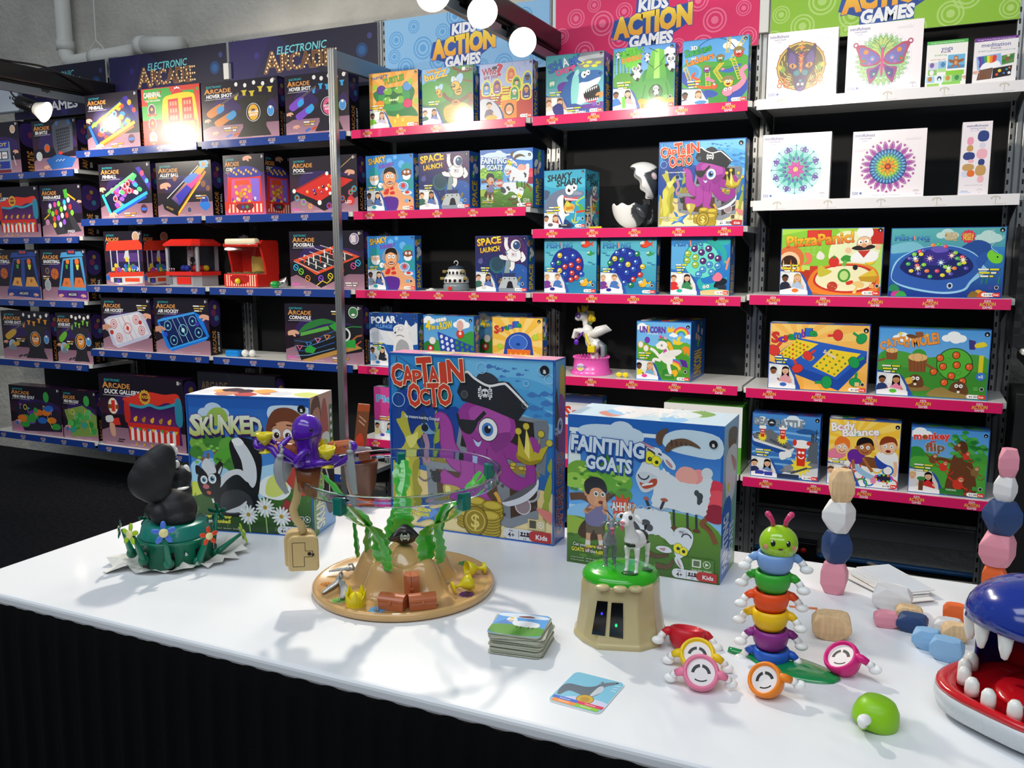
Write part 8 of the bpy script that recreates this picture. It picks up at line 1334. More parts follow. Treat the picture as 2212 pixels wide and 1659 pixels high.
# ------------------------------------------------------------------ toys and odds and ends on the shelves
def pl(n,c,**k): return mat(n,c,k.pop('rough',.28),coat=k.pop('coat',.3),**k)
RED=pl('red_plastic','#d8281f');GRY=pl('grey_plastic','#9a9ca2');WHT=pl('white_plastic','#e9e9e6');YEL=pl('yellow_plastic','#e8cf1c');BLK2=pl('black_plastic','#141416');PUR=pl('purple_plastic','#6a28b8')
GLASS=mat('clear_plastic','#f2f6fa',.04,trans=1,ior=1.12);ORG=pl('orange_plastic','#e0702a')
def onshelf(px,py,Y,k): p=atY(px,py,Y);return Vector((p.x,Y,SHELF[k]))
def ball(P,r,m,lab,grp='loose toy balls',cat='ball'):
 q=MB();q.smooth=True;q.ell((0,0,r),r,n=20,m=12);return tag(q.build('toy_ball',m,None,P),lab,cat,grp)
# claw crane machine
P=onshelf(392,615,.06,(0,'r3'));P2=onshelf(428,615,.06,(0,'r3'));w=(P2.x-onshelf(358,615,.06,(0,'r3')).x);d=.2
t=thing('claw_machine','red and grey claw crane toy machine standing right of its game box','toy',(P.x,.06,P.z));hw=w/2;H=.27
def oct_(hw,d,e): c=.035;return [(-hw-e+c,-e),(hw+e-c,-e),(hw+e,c-e),(hw+e,d+e-c),(hw+e-c,d+e),(-hw-e+c,d+e),(-hw-e,d+e-c),(-hw-e,c-e)]
q=MB();q.plate(oct_(hw,d,0),.062);q.build('base',GRY,t)
q=MB();q.M=Matrix.Translation((0,0,.062));q.plate(oct_(hw,d,.012),.022);q.build('tray',RED,t)
q=MB();q.rbox((-.03,-.006,.012),(hw-.05,.0,.055),.003);q.build('prize_door',RED,t);q=MB();q.rbox((-hw+.01,-.004,.01),(-hw+.06,.002,.055),.003);q.build('prize_slot',pl('smoky_plastic','#6d6f78'),t)
for x,y in ((-hw+.02,.012),(hw-.012,.02),(-hw+.02,d-.02),(hw-.02,d-.02)): q=MB();q.rbox((x-.011,y-.008,.084),(x+.011,y+.008,.235),.004);q.build('column',GRY,t)
q=MB();q.M=Matrix.Translation((0,0,.233))
vs=[(x,y,0) for x,y in oct_(hw,d,.018)]+[(x,y,.012) for x,y in oct_(hw,d,.018)]+[(x*.9,(y-d/2)*.85+d/2,.04) for x,y in oct_(hw,d,0)]
q.add(vs,[list(range(8))[::-1],list(range(16,24))]+[(k*8+i,k*8+(i+1) % 8,(k+1)*8+(i+1) % 8,(k+1)*8+i) for k in (0,1) for i in range(8)]);q.build('roof',RED,t)
q=MB();q.box((-hw+.03,.004,.086),(hw-.02,.006,.232));q.build('window',GLASS,t);q=MB();q.box((hw-.006,.03,.086),(hw-.004,d-.03,.232));q.build('window',GLASS,t)
q=MB();q.box((-hw+.02,d-.012,.086),(hw-.02,d-.008,.232));q.build('back_wall',pl('dark_backing','#2b2b38'),t)
q=MB();q.rbox((-.02,.08,.17),(.02,.12,.21),.004);q.tube([(0,.1,.23),(0,.1,.2)],.006,8)
for s in (-1,1): q.tube([(s*.014,.1,.175),(s*.026,.1,.15),(s*.01,.1,.128)],.004,6)
q.build('claw',pl('claw_plastic','#c9cbd0'),t)
for k in range(3): q=MB();q.tube([(-hw+.045+.018*k,-.004,.084),(-hw+.045+.018*k,-.004,.096)],.003,8);q.ell((-hw+.045+.018*k,-.004,.1),.007,n=12,m=8);q.build('control_knob',mat('chrome','#c8c8cc',.15,metal=1),t)
for (x,y,c,n) in ((-.005,.06,'#1f3fc0','blue'),(-.05,.075,'#2a40b0','second blue'),(.042,.075,'#d82a20','red'),(hw-.028,.1,'#e8cf1c','yellow'),(hw-.022,.05,'#c9281e','small red')): ball(Vector((P.x+x,.06+y,P.z+.0845)),.019,pl('ball_'+n.replace(' ','_'),c),n+' ball lying inside the claw crane machine')
# coin pusher machine
A1=onshelf(484,620,.06,(1,'r3'));A2=onshelf(556,620,.06,(1,'r3'));w=A2.x-A1.x;hw=w/2;d=.19
t=thing('coin_pusher','red coin pusher toy machine with clear curved window and striped front','toy',((A1.x+A2.x)/2,.06,A1.z))
q=MB();q.rbox((-hw,0,0),(hw,d,.075),.008,3);q.build('base',RED,t)
q=MB();q.prism([(.08,.07),(.075,.12),(.05,.2),(.03,.235),(.06,.262),(d-.01,.262),(d,.245),(d,.07)],.012,Matrix(((0,1,0,hw-.012),(1,0,0,0),(0,0,1,0),(0,0,0,1))));q.build('side_panel',RED,t)
q=MB();q.prism([(.08,.07),(.075,.12),(.05,.2),(.03,.235),(.06,.262),(d-.01,.262),(d,.245),(d,.07)],.012,Matrix(((0,1,0,-hw),(1,0,0,0),(0,0,1,0),(0,0,0,1))));q.build('side_panel',RED,t)
q=MB();q.rbox((-hw+.01,d-.014,.07),(hw-.01,d,.26),.003);q.box((-hw+.01,.05,.25),(hw-.01,d,.262));q.build('back_wall',RED,t)
q=MB();q.smooth=True;q.tube([(-hw-.002,.02,.235),(hw+.002,.02,.235)],.012,10);q.build('front_lip',RED,t)
q=MB();q.smooth=True;q.rbox((-hw+.01,.004,.236),(hw-.01,.05,.272),.012,3);q.build('lit_topper',mat('lit_topper','#e8d8b8',.25,coat=.5,emit=.12),t)
q=MB();q.col='#d8281f';A=Art(q,(-hw+.012,-.0006,.006),(1,0,0),(0,0,1),w-.024,.062);A.r(0,0,1,1,'#f1dcc0')
for k in range(13): A.r(k/13,0,k/13+.045,1,'#d8281f')
A.b([(.22,.05),(.78,.05),(.72,.75),(.28,.75)],'#a81c18');q.build('striped_front',CARD,t)
q=MB();q.box((-hw+.012,.02,.0755),(hw-.012,d-.02,.082));q.build('coin_bed',pl('coin_bed','#8a8a6a'),t)
q=MB();q.smooth=True;n=9;vs=[]
for i in range(n): a=i/(n-1);y=.006-.018*sin(pi*a)+.014*a;z=.076+.16*a;vs += [(-hw+.006,y,z),(hw-.006,y,z)]
q.add(vs,[(2*i,2*i+1,2*i+3,2*i+2) for i in range(n-1)]);q.build('window',GLASS,t)
q=MB();g=random.Random(3)
for k in range(30): q.lathe([(.007,0),(.007,.002)],8,c=(g.uniform(-hw+.02,hw-.02),g.uniform(.03,.12),.083+.002*(k % 3)))
o=q.build('coin_layer',mat('toy_coins','#a8b04a',.35,metal=.4),t);o['kind']='stuff'
q=MB();q.rbox((-.01,.13,.085),(hw-.02,.17,.17),.004);q.build('inner_chute',mat('straw_card','#b08a3c',.7,bump=.8,bscale=400),t)
ball(Vector(((A1.x+A2.x)/2-.005,.045,A1.z+.018)),.016,YEL,'yellow ball in the prize opening of the coin pusher');bpy.data.objects[-1] if 0 else None
q=MB();q.smooth=True;q.lathe([(.004,0),(.018,.002),(.019,.008),(.019,.034),(.018,.04),(.004,.042)],18,ax='X',c=(0,0,.019))
tag(q.build('toy_capsule',pl('green_plastic','#1d9a44'),None,onshelf(588,622,.035,(1,'r3'))),'green capsule lying right of the coin pusher','capsule')
g=random.Random(7);q=MB();q.hull([(g.uniform(-.035,.035),g.uniform(-.02,.02),g.uniform(0,.05)) for _ in range(26)]+[(.03,0,.062),(-.02,-.02,0),(.02,.02,0)],.001)
tag(q.build('crumpled_foil',mat('silver_foil','#b8b8bc',.25,metal=.9,bump=.8,bscale=90),None,onshelf(611,622,.06,(1,'r3'))),'crumpled silver foil beside the green capsule','foil')
P=onshelf(506,771,.06,(1,'r4'));t=thing('toy_blower','small blue toy unit lying on the fourth arcade shelf','toy',P);q=MB();q.rbox((-.05,-.02,0),(.045,.04,.035),.007,2);q.build('housing',pl('bright_blue_plastic','#1a86d8'),t);q=MB();q.rbox((.046,-.015,.004),(.055,.035,.03),.003);q.build('rim',pl('rim_blue','#1a6ab8'),t)
for k,n in enumerate(('left','right')): ball(P+Vector((.078+.045*k,.005+.01*k,0)),.021,WHT,f'{n} white ball beside the small blue toy unit')
# space launcher and white disc
P=onshelf(986,632,.09,(2,'r3'));t=thing('space_launcher','grey and white rocket base toy between the lower surgeon and astronaut boxes','toy',P)
def lay(nm,prof,m): q=MB();q.smooth=True;q.lathe(prof,28);o=q.build(nm,m,t);return o
lay('base',[(.058,0),(.064,.006),(.066,.025),(.06,.036)],pl('slate_plastic','#7f8b92'));lay('lower_ring',[(.05,.036),(.064,.04),(.062,.06),(.052,.072)],WHT);lay('upper_ring',[(.044,.072),(.05,.076),(.047,.098),(.038,.108)],WHT);lay('lid',[(.036,.108),(.042,.11),(.04,.116),(.02,.124),(.001,.126)],pl('navy_lid','#3b4858'))
q=MB();q.smooth=True;q.tube([(.011*cos(R(a)),0,.137+.011*sin(R(a))) for a in range(-80,220,30)],.0022,8);q.build('hook',WHT,t)
for x,z in ((-.066,.06),(.066,.06),(-.052,.094),(.052,.094),(-.012,.094)): q=MB();q.rbox((x-.011,-.03-.012*(abs(x) < .02),z-.006),(x+.011,-.02,z+.008),.003);q.build('key_tab',pl('olive_plastic','#8a7a3a'),t)
for k in range(7):
 a=R(-160+k*23);q=MB();q.M=Matrix.Rotation(a+pi/2,4,'Z');q.box((-.006,-.0652,.044),(.006,-.058,.058));q.build('port',BLK2,t)
 q=MB();q.M=Matrix.Rotation(a+pi/2+.2,4,'Z');q.box((-.004,-.0512,.082),(.004,-.043,.096));q.build('port',BLK2,t)
q=MB();q.rbox((-.01,-.0675,.004),(.01,-.06,.022),.002);q.build('button',RED,t)
q=MB();q.smooth=True;q.lathe([(.02,0),(.028,.002),(.027,.006),(.012,.008),(.01,.012),(.001,.013)],24);tag(q.build('white_disc',WHT,None,onshelf(932,630,.05,(2,'r3'))),'small white disc lying beside the rocket base toy','disc')
# whale toy with open mouth
P=onshelf(1362,494,.13,(3,'s2'));t=thing('whale_toy','black and white whale toy with a wide open mouth','toy',P,R(20));WC=lambda p: '#e9e9e6'
def shell(up):
 q=MB();q.smooth=True;n=96;K=26;vs=[]
 for k in range(K+1):
  a=(-pi/2+k/K*pi*.5)
  for i in range(n):
   th=2*pi*i/n;rr=.086*cos(a);z=.105*sin(a)+(.006*cos(9*th) if k == K else 0)
   vs.append((rr*cos(th)*(1.0 if not up or cos(th) > 0 else 1.12),rr*sin(th)*.92,z))
 fs=[(k*n+i,k*n+(i+1) % n,(k+1)*n+(i+1) % n,(k+1)*n+i) for k in range(K) for i in range(n)]
 cols=[]
 for v in vs:
  wh=(v[0] < .01+.015*sin(v[2]*50)) if not up else (v[0] <-.03 or v[2] >-.022)
  cols.append(hx('#ececea') if wh else hx('#3b3f44'))
 q.add(vs,fs,cols);return q
o=shell(False).build('lower_jaw',PAINT,t,(0,0,.105));o.modifiers.new('s','SOLIDIFY').thickness=.004
HM=Matrix.Translation((.082,0,.125)) @ Matrix.Rotation(R(62),4,'Y') @ Matrix.Translation((-.082,0,0)) @ Matrix.Rotation(pi,4,'X')
o=shell(True).build('upper_jaw',PAINT,t);o.matrix_local=HM;o.modifiers.new('s','SOLIDIFY').thickness=.004
q=MB();q.smooth=True;q.M=HM;q.ell((0,0,-.03),(.082,.074,.014),n=28,m=10);q.build('mouth_lining',mat('black_lining','#141416',.6),t)
q=MB();q.smooth=True;q.ell((0,0,.1),(.078,.07,.012),n=24,m=8);q.build('lower_lining',mat('black_lining','#141416',.6),t)
for s in (-1,): q=MB();q.smooth=True;q.M=HM;q.ell((.0,.07,-.062),(.018,.008,.012),n=16,m=8);q.build('eye',pl('pink_grey_eye','#b8a4a8'),t)
q=MB();q.rbox((.05,-.03,.1),(.09,.03,.13),.006);q.build('hinge',BLK2,t)
DKG=pl('dark_grey_plastic','#3b3f44')
q=MB();q.smooth=True;q.ell((.04,-.08,.07),(.03,.007,.014),(0,.9,0),n=16,m=8);q.build('flipper',DKG,t);q=MB();q.smooth=True;q.tube([(.075,0,.03),(.092,0,.03),(.1,0,.055),(.096,-.01,.075)],[.014,.01,.008,.004],10);q.ell((.097,0,.075),(.008,.03,.012),n=14,m=8);q.build('tail',DKG,t)
q=MB();q.smooth=True;q.tube([(-.03,0,.004),(.02,.004,.004),(.03,-.006,.004)],.004,8);tag(q.build('yellow_rod',YEL,None,onshelf(1286,492,.02,(3,'s2'))),'thin yellow piece lying between the shark box and the whale toy','piece')
# unicorn toy
P=onshelf(1277,812,.13,(3,'s4'));t=thing('unicorn_toy','white winged unicorn toy rearing on a pink tub','toy',P)
PK=pl('hot_pink_plastic','#ee5fb8')
q=MB();q.smooth=True;q.lathe([(.098,0),(.1,.012),(.088,.02),(.082,.07),(.086,.08)],40,cap=False);q.lathe([(.086,.08),(.08,.08),(.075,.066),(.001,.066)],40,cap=False);q.build('tub',PK,t)
q=MB()
for k in range(30): a=2*pi*k/30;q.ell((.083*cos(a),.083*sin(a),.08),.006,n=8,m=6)
o=q.build('scalloped_rim',PK,t);o['kind']='stuff'
q=MB();A=Art(q,(-.062,-.09,.018),(1,0,0),(0,.08,1),.08,.042);A.e(.5,.5,.46,'#d8d0f0',.44);A.e(.5,.62,.3,'#e8d84a',.22);A.t('UNICORN',.5,.45,.24,'#6a2aa8',w=.72,align='C',bold=.05,out='#f4f0f8',ow=.03);o=q.build('label',CARD,t);o['label']='purple lettered label'
q=MB();q.smooth=True
for c,r in (((0,0,.16),(.032,.03,.045)),((-.02,0,.2),(.028,.026,.035)),((-.028,0,.24),(.018,.016,.03)),((-.042,0,.272),(.03,.022,.022)),((-.068,0,.262),(.018,.015,.014)),((.02,0,.14),(.03,.03,.03))): q.ell(c,r)
for s in (-1,1): q.tube([(-.03,s*.02,.2),(-.075,s*.022,.205),(-.085,s*.022,.165)],[.016,.012,.011],10);q.tube([(.02,s*.018,.14),(.015,s*.02,.1),(.02,s*.02,.06)],[.02,.014,.013],10)
remesh(q.build('body',WHT,t),.004,8)
for s in (-1,1): q=MB();q.smooth=True;q.prism([(0,0),(.03,.035),(.07,.045),(.105,.02),(.09,.012),(.07,.004),(.05,-.006),(.03,-.016),(.01,-.012)],.007,Matrix.Translation((.0,s*.035-.003,.19)) @ Matrix.Rotation(s*-.35,4,'Z'));q.build('wing',WHT,t)
for k,c in enumerate(('#e8762a','#3a9a5a','#8a8aa8','#c8b83a')): q=MB();q.smooth=True;q.tube([(-.045+.01*k,-.006*k,.293),(-.02+.008*k,.0,.29),(-.012+.008*k,-.004*k,.26),(-.02+.006*k,-.01,.235)],[.008,.01,.009,.004],8);q.build('mane_lock',pl('mane_'+c[1:],c),t)
for k,c in enumerate(('#8a8f9a','#6a3a9a','#5a9a5a')): q=MB();q.smooth=True;q.tube([(.035,.01*k-.01,.15),(.06,.01*k-.01,.13),(.062,.012*k-.01,.09),(.045,.012*k-.012,.065)],[.012,.013,.012,.005],8);q.build('tail_lock',pl('tail_'+c[1:],c),t)
q=MB();q.smooth=True;q.lathe([(.01,0),(.002,.03)],10);q.build('horn',YEL,t,(-.062,0,.288),(0,-.3,0))
def crown(name,r,h,n,m,par,loc=(0,0,0),rot=None):
 q=MB();N=n*4;vs=[]
 for i in range(N): a=2*pi*i/N;top=h if i % 4 == 0 else (h*.62 if i % 2 else h*.45);f=1.12 if i % 4 == 0 else 1.04;vs += [(r*cos(a),r*sin(a),0),(r*f*cos(a),r*f*sin(a),top)]
 q.add(vs,[(2*i,(2*i+2) % (2*N),(2*i+3) % (2*N),2*i+1) for i in range(N)]);o=q.build(name,m,par,loc,rot);o.modifiers.new('s','SOLIDIFY').thickness=-r*.12;return o
crown('coronet',.014,.03,5,YEL,t,(-.035,0,.295))
q=MB();q.smooth=True;q.ell((.006,-.02,.275),(.016,.008,.011),(0,.7,0),n=12,m=8);q.ell((.016,-.02,.262),(.012,.008,.014),(0,-.3,0),n=12,m=8);q.ell((.0,-.02,.262),(.01,.008,.014),n=12,m=8);q.build('bow',YEL,t)
q=MB();q.rbox((-.002,-.056,.105),(.035,-.036,.14),.004);q.tube([(-.015,-.04,.19),(.0,-.052,.16),(.012,-.055,.142)],.006,8);q.build('saddle_basket',YEL,t)
q=MB();q.smooth=True;q.tube([(-.03,-.035,.2),(-.055,-.045,.165)],.004,8);q.ell((-.06,-.046,.152),(.012,.005,.014),n=12,m=8);q.build('spoon',PUR,t)
q=MB();q.smooth=True
for s in (-1,1): q.tube([(-.062+.011*cos(R(a)),s*.02,.277+.01*sin(R(a))) for a in range(0,361,40)],.003,6)
q.build('eyeglasses',PUR,t)
P=onshelf(1344,818,.06,(3,'s4'));t=thing('toy_glasses','tiny yellow toy glasses lying on the shelf by the unicorn','glasses',P)
for s in (-1,1): q=MB();q.smooth=True;q.ell((s*.016,0,.012),(.015,.006,.012),n=16,m=8);q.build('frame_half',YEL,t)
q=MB();q.rbox((-.006,-.004,.013),(.006,.004,.019),.002);q.build('bridge',YEL,t)

# neighbouring display and the power leads at right
q=MB();q.col='#26272b';q.rbox((0,0,0),(.2,.2,.46),.004);A=Art(q,(0,-.0002,0),(1,0,0),(0,0,1),.2,.46)
for i in range(8):
 for j in range(18):
  if (i+j) % 2: A.r(i/8,j/18,(i+1)/8,(j+1)/18,'#17181b')
A.r(0,.9,1,1,'#1a1b1f');A.ring(.26,.945,.016,.004,'#d8d8da');A.l([(.2,.965),(.32,.965)],.004,'#d8d8da');A.t('FSC',.26,.978,.012,'#d8d8da',align='C')
B0=atY(2163,752,.05);tag(q.build('checkered_box',CARD,None,(max(B0.x,5.0),.05,B0.z+.004)),'black checkered box with small tree mark at the right edge','box')
t=thing('side_shelf','short white shelf under the black checkered box','shelf',(5.03,.0,B0.z-.02));q=MB();q.rbox((0,0,0),(.3,.4,.022),.006);q.build('board',WHITEB,t)
for x in (.02,.27): q=MB();q.rbox((x,.03,-.05),(x+.008,.39,.0),.002);q.build('bracket',DARKM,t)
C0=atY(2172,1140,.04);q=MB();q.rbox((0,0,0),(.3,.3,.62),.004);tag(q.build('black_box',mat('black_card','#18181a',.5,bump=.2),None,(C0.x,.06,0.035)),'plain black box standing low at the right edge','box');o=bpy.data.objects['black_box'];o.scale.z=(atY(2172,848,.06).z-.035)/.62
q=MB();q.rbox((-.02,0,0),(.36,.4,.035),.004);tag(q.build('low_plinth',mat('black_card','#18181a',.5),None,(C0.x,.0,0)),'low dark plinth under the plain black box','plinth')
Cb=pl('blue_cable','#1f5c94',rough=.5);Cw=pl('cream_cable','#c9c3b0',rough=.5)
def cable(pts,r,m,lab): q=MB();q.smooth=True;q.tube([tuple(p) for p in catmull(pts,False,6)],r,8);return tag(q.build('power_cable',m),lab,'cable','power cables')
def fl(x,y,z): p=atZ(x,y,z);p.y=min(p.y,.6);return p
cable([fl(x,y,.02) for x,y in ((1600,1172),(1660,1180),(1708,1188))],.014,Cb,'blue cable running left from the power box')
cable([fl(x,y,.02) for x,y in ((1768,1194),(1860,1208),(1960,1220),(2160,1240))],.014,Cb,'blue cable running right from the power box')
cable([fl(x,y,.018) for x,y in ((1838,1186),(1870,1200),(1905,1226),(1980,1247),(2160,1268))],.008,Cw,'cream cable curving down to the floor')
Pb=fl(1740,1200,0);t=thing('power_box','black power box with red sockets under the lime green bay','socket box',Pb);q=MB();q.rbox((-.06,-.03,.0),(.055,.04,.085),.006);q.build('housing',BLK2,t)
for x in (-.04,-.005):
 q=MB();q.smooth=True;q.lathe([(.014,-.034),(.013,-.029)],18,ax='Y',c=(x,0,.045));q.build('outlet',RED,t)
# bowl of sweets behind the table edge is built with the table things

# ------------------------------------------------------------------ the display table
ZT=.917;TX0,TX1,TY0,TY1=3.147,6.6,-2.843,-2.094
TOPM=mat('white_table_top','#e9ebee',.28,coat=.15,bump=.03,bscale=6)
t=thing('display_table','long white topped display table in front of the shelves','table',(4.87,-2.47,0))
q=MB();q.rbox((TX0-4.87,TY0+2.47,ZT-.022),(TX1-4.87,TY1+2.47,ZT),.007,3);q.build('tabletop',TOPM,t)
for x in (-1.6,1.6):
 for y in (-.3,.3): q=MB();q.smooth=True;q.tube([(x,y,0),(x,y,ZT-.022)],.018,12);q.build('leg',RAIL,t)
CL=mat('black_pleated_cloth','#09090b',.95,bump=.4,bscale=500,spec=.15)
def skirt():
 q=MB();n=760;vs=[];g=random.Random(1);L=TX1-TX0
 zs=(ZT-.013,ZT-.02,ZT-.06,.6,.3,.012)
 for i in range(n+1):
  x=TX0+.004+(L-.008)*i/n;ph=2*pi*x/.047;w=sin(ph)+.35*sin(2*ph+1)
  for k,z in enumerate(zs):
   a=(.0015,.002,.004,.009,.012,.014)[k];vs.append((x-4.87,TY0-.0045+a*(w*.5-.5)+.0-.003*k*.3,z+(.0035*(abs(sin(ph/2+.4))-1) if k == 0 else 0)))
 m=len(zs);q.smooth=True;q.add(vs,[(i*m+k,i*m+k+1,(i+1)*m+k+1,(i+1)*m+k) for i in range(n) for k in range(m-1)])
 vs=[]
 for i in range(161):
  y=TY0-.006+(TY1-TY0)*i/160;w=sin(2*pi*y/.047)
  for k,z in enumerate(zs): vs.append((TX0-4.87-.004-(.0015,.002,.004,.009,.012,.014)[k]*(w*.5+.5),y,z))
 q.add(vs,[(i*m+k,(i+1)*m+k,(i+1)*m+k+1,i*m+k+1) for i in range(160) for k in range(m-1)])
 return q
o=skirt().build('table_skirt',CL,None,(4.87,0,0));tag(o,'black pleated cloth skirt hanging from the white table front','table skirt')
class Spot:
 def __init__(s,px,py,z=ZT,rz=None):
  s.O=atZ(px,py,z);s.rz=facing(s.O.x,s.O.y) if rz is None else rz;s.s=depth(s.O)/FPX
  s.Q=Matrix.Translation(s.O) @ Matrix.Rotation(s.rz,4,'Z');s.I=s.Q.inverted();s.n=(s.Q.to_3x3() @ Vector((0,1,0)))
 def L(s,px,py,yl=0): d=ray(px,py);k=((s.O-CAM).dot(s.n)+yl*s.s)/d.dot(s.n);return s.I @ (CAM+d*k)
 def Wd(s,v): return s.Q @ Vector(v)
 def thing(s,name,lab,cat,grp=None): return thing(name,lab,cat,s.O,s.rz,grp)
# the three big boxes
def big(art,bl,br,far,tl,lab,side,top,gain,grp,name='game_box'):
 a,b,c=atZ(*bl,ZT),atZ(*br,ZT),atZ(*far,ZT);rz=math.atan2(b.y-a.y,b.x-a.x);S_=Spot(*bl,rz=rz);H=S_.L(*tl).z
 w=(b-a).length;d=(c-b).length;return tag(make_box(name,w,H,d,art,side,top,'#2560b0',a+(b-a)/2,rz,gain),lab,'box',grp)
def oc_side(A):
 A.r(0,0,1,1,('#4a9ac8','#1c4488'));A.b([(.5,.05),(.95,.08),(.95,.3),(.55,.28)],'#b8a23c');A.b([(.4,.2),(1,.26),(1,.5),(.5,.5)],'#9a3f93');A.poly([(.0,.22),(.18,.14),(.4,.3),(.38,.5),(0,.46)],'#26282e');A.b([(.35,.34),(.6,.26),(.95,.34),(.9,.5),(.4,.5)],'#8d3488');eye(A,.5,.36,.04,'#3f74b8');skull(A,.12,.38,.03);edge(A,'#1f58a8',.01)
 A.t('CAPTAIN OCTO',.5,.73,.55*A.w/A.h,'#b53324',w=.44*A.h/A.w,rot=90,align='C',bold=.05,out='#ece0c2',ow=.05)
def go_side(A):
 A.r(0,0,1,1,('#8ab8e0','#5a8a3a'));A.b([(.3,.05),(.9,.08),(.8,.2),(.4,.2)],'#5f4838');A.b([(.2,.2),(.9,.2),(.8,.5),(.3,.5)],'#c9d0d6');A.e(.4,.42,.03,'#d8d22c');A.b([(.5,.22),(.9,.3),(.8,.36)],'#b08088');A.b([(0,.55),(.6,.52),(.6,1),(0,1)],'#2a62b0');A.t('FAINTING',.3,.77,.34*A.w/A.h,'#c3d0dc',w=.36*A.h/A.w,rot=90,align='C',bold=.06,out='#1b4a92',ow=.05);A.t('GOATS',.7,.8,.26*A.w/A.h,'#c3d0dc',w=.24*A.h/A.w,rot=90,align='C',bold=.06,out='#1b4a92',ow=.05)
def sk_side(A):
 A.r(0,0,1,1,('#c9a08a','#6aa0d0'));A.b([(.05,.05),(.4,.02),(.5,.3),(.3,.4),(.0,.3)],'#59301f');A.b([(.1,.12),(.4,.1),(.4,.3),(.15,.32)],'#b97f62');eye(A,.22,.17,.03,None);eye(A,.24,.28,.03,None);A.b([(.5,.1),(.7,.05),(.8,.3),(.6,.35),(.3,.42)],'#a83c34');A.b([(.4,.32),(.8,.3),(.9,.5),(.5,.52)],'#dfe6d8');A.b([(.5,.34),(.75,.36),(.7,.48),(.55,.46)],'#b8c45a');A.r(.84,.1,1,.5,'#3f6a2c')
 for k in range(6): A.e(.92,.15+.06*k,.018,'#e8ecea')
 A.b([(.45,.55),(1,.5),(1,.85),(.7,.9),(.5,.75)],'#17181c');A.l([(.6,.55),(.75,.68),(.7,.8)],.02,'#c8ccd0',True);A.b([(0,.6),(.3,.62),(.2,1),(0,1)],'#4f8034');A.t('SKUNKED',.3,.76,.36*A.w/A.h,('#a8b84a','#d8dfd0'),w=.4*A.h/A.w,rot=90,align='C',bold=.07,out='#241c4c',ow=.04)
big(a_skunk,(418,1144),(680,1161),(748,1128.6),(410,852),'blue skunk game box standing at the left end of the table',sk_side,top_blobs(['#17181c','#b97f62','#c8ccd0','#a83c34','#c2cc6a','#e8a04a'],'#dfe6ea'),1.2,'big boxes on the table')
big(a_octo,(848.6,1131),(1197,1179.5),(1225,1161),(842,761),'largest box on the table, with a purple pirate octopus',oc_side,top_blobs(['#8d3488','#d8b04a','#c23a2c','#5aa0c0','#e8c8a0','#9a9a3c'],'#b8688a'),1.2,'pirate octopus game boxes')
big(a_goats,(1224.6,1212.6),(1554,1264.5),(1585,1214),(1226,894),'large blue goat game box standing on the table',go_side,top_blobs(['#dfe6ea','#5a9a36','#c9d8ea','#c98070','#7ab4e8','#e8ecf0'],'#b8d0ea','GOATS'),1.25,'goat game boxes')
# skunk flower game
GRN=pl('dark_green_plastic','#0f7558',rough=.35);GR2=pl('teal_green_plastic','#0f7a6c',rough=.35);SKB=mat('matt_black_toy','#1d1d20',.55,bump=.25,bscale=160)
K=Spot(383,1209);u=K.s;t=K.thing('skunk_game','black skunk toy on a round green base ringed with flowers','toy')
q=MB();q.smooth=True;q.lathe([(70*u,2*u),(76*u,4*u),(75*u,52*u),(78*u,54*u),(78*u,59*u),(74*u,60*u)],48);q.build('base_drum',GRN,t)
q=MB();q.smooth=True;q.lathe([(74*u,60*u),(72*u,64*u),(66*u,86*u),(63*u,89*u)],48);q.build('upper_drum',GR2,t)
for k in range(8):
 a=R(-100+45*k);q=MB();q.M=Matrix.Rotation(a+pi/2,4,'Z');q.box((-9*u,-76.3*u,4*u),(9*u,-70*u,40*u));q.build('slot',BLK2,t)
q=MB();q.smooth=True;q.ell((18*u,-75*u,34*u),(4*u,2*u,4*u),n=12,m=8);q.build('screw',mat('chrome','#c8c8cc',.15,metal=1),t)
def E3(q,px,py,yl,rx,rz_,ry=None): c=K.L(px,py,yl);q.ell(c,(rx*u,(ry or rx)*u,rz_*u))
q=MB();q.smooth=True;E3(q,378,1100,0,46,42,42);E3(q,376,1082,5,36,34,40);E3(q,345,1110,-25,20,24,22);E3(q,385,1118,-18,36,24,30);E3(q,391,1030,30,23,26,24);E3(q,388,1060,20,26,26,30);E3(q,330,1105,10,17,20,18);E3(q,405,1120,-5,16,22,26)
remesh(q.build('body',SKB,t),.0028,6)
q=MB();q.smooth=True
for px,py,rx,rz_ in ((320,1038,41,43),(330,1024,42,46),(343,1006,35,42),(352,985,26,28),(361,972,13,14),(336,1062,34,26),(350,1078,18,22),(356,1095,14,20)): E3(q,px,py,-12,rx,rz_,rx*.6)
remesh(q.build('tail',SKB,t),.0028,10)
for px,py,yl,a,b,nm in ((371,967,0,8,9,'tail_tip'),(377,975,2,7,10,'tail_tip'),(381,1003,20,7,9,'head_tuft'),(402,1020,26,9,17,'head_stripe'),(382,1053,12,26,6,'back_stripe')):
 q=MB();q.smooth=True;q.ell(K.L(px,py,yl),(a*u,a*u,b*u));q.build(nm,WHT,t)
q=MB();q.smooth=True;q.lathe([(6*u,0),(6*u,7*u),(5*u,8*u)],16,c=K.L(388,1048,8));q.build('clear_knob',GLASS,t)
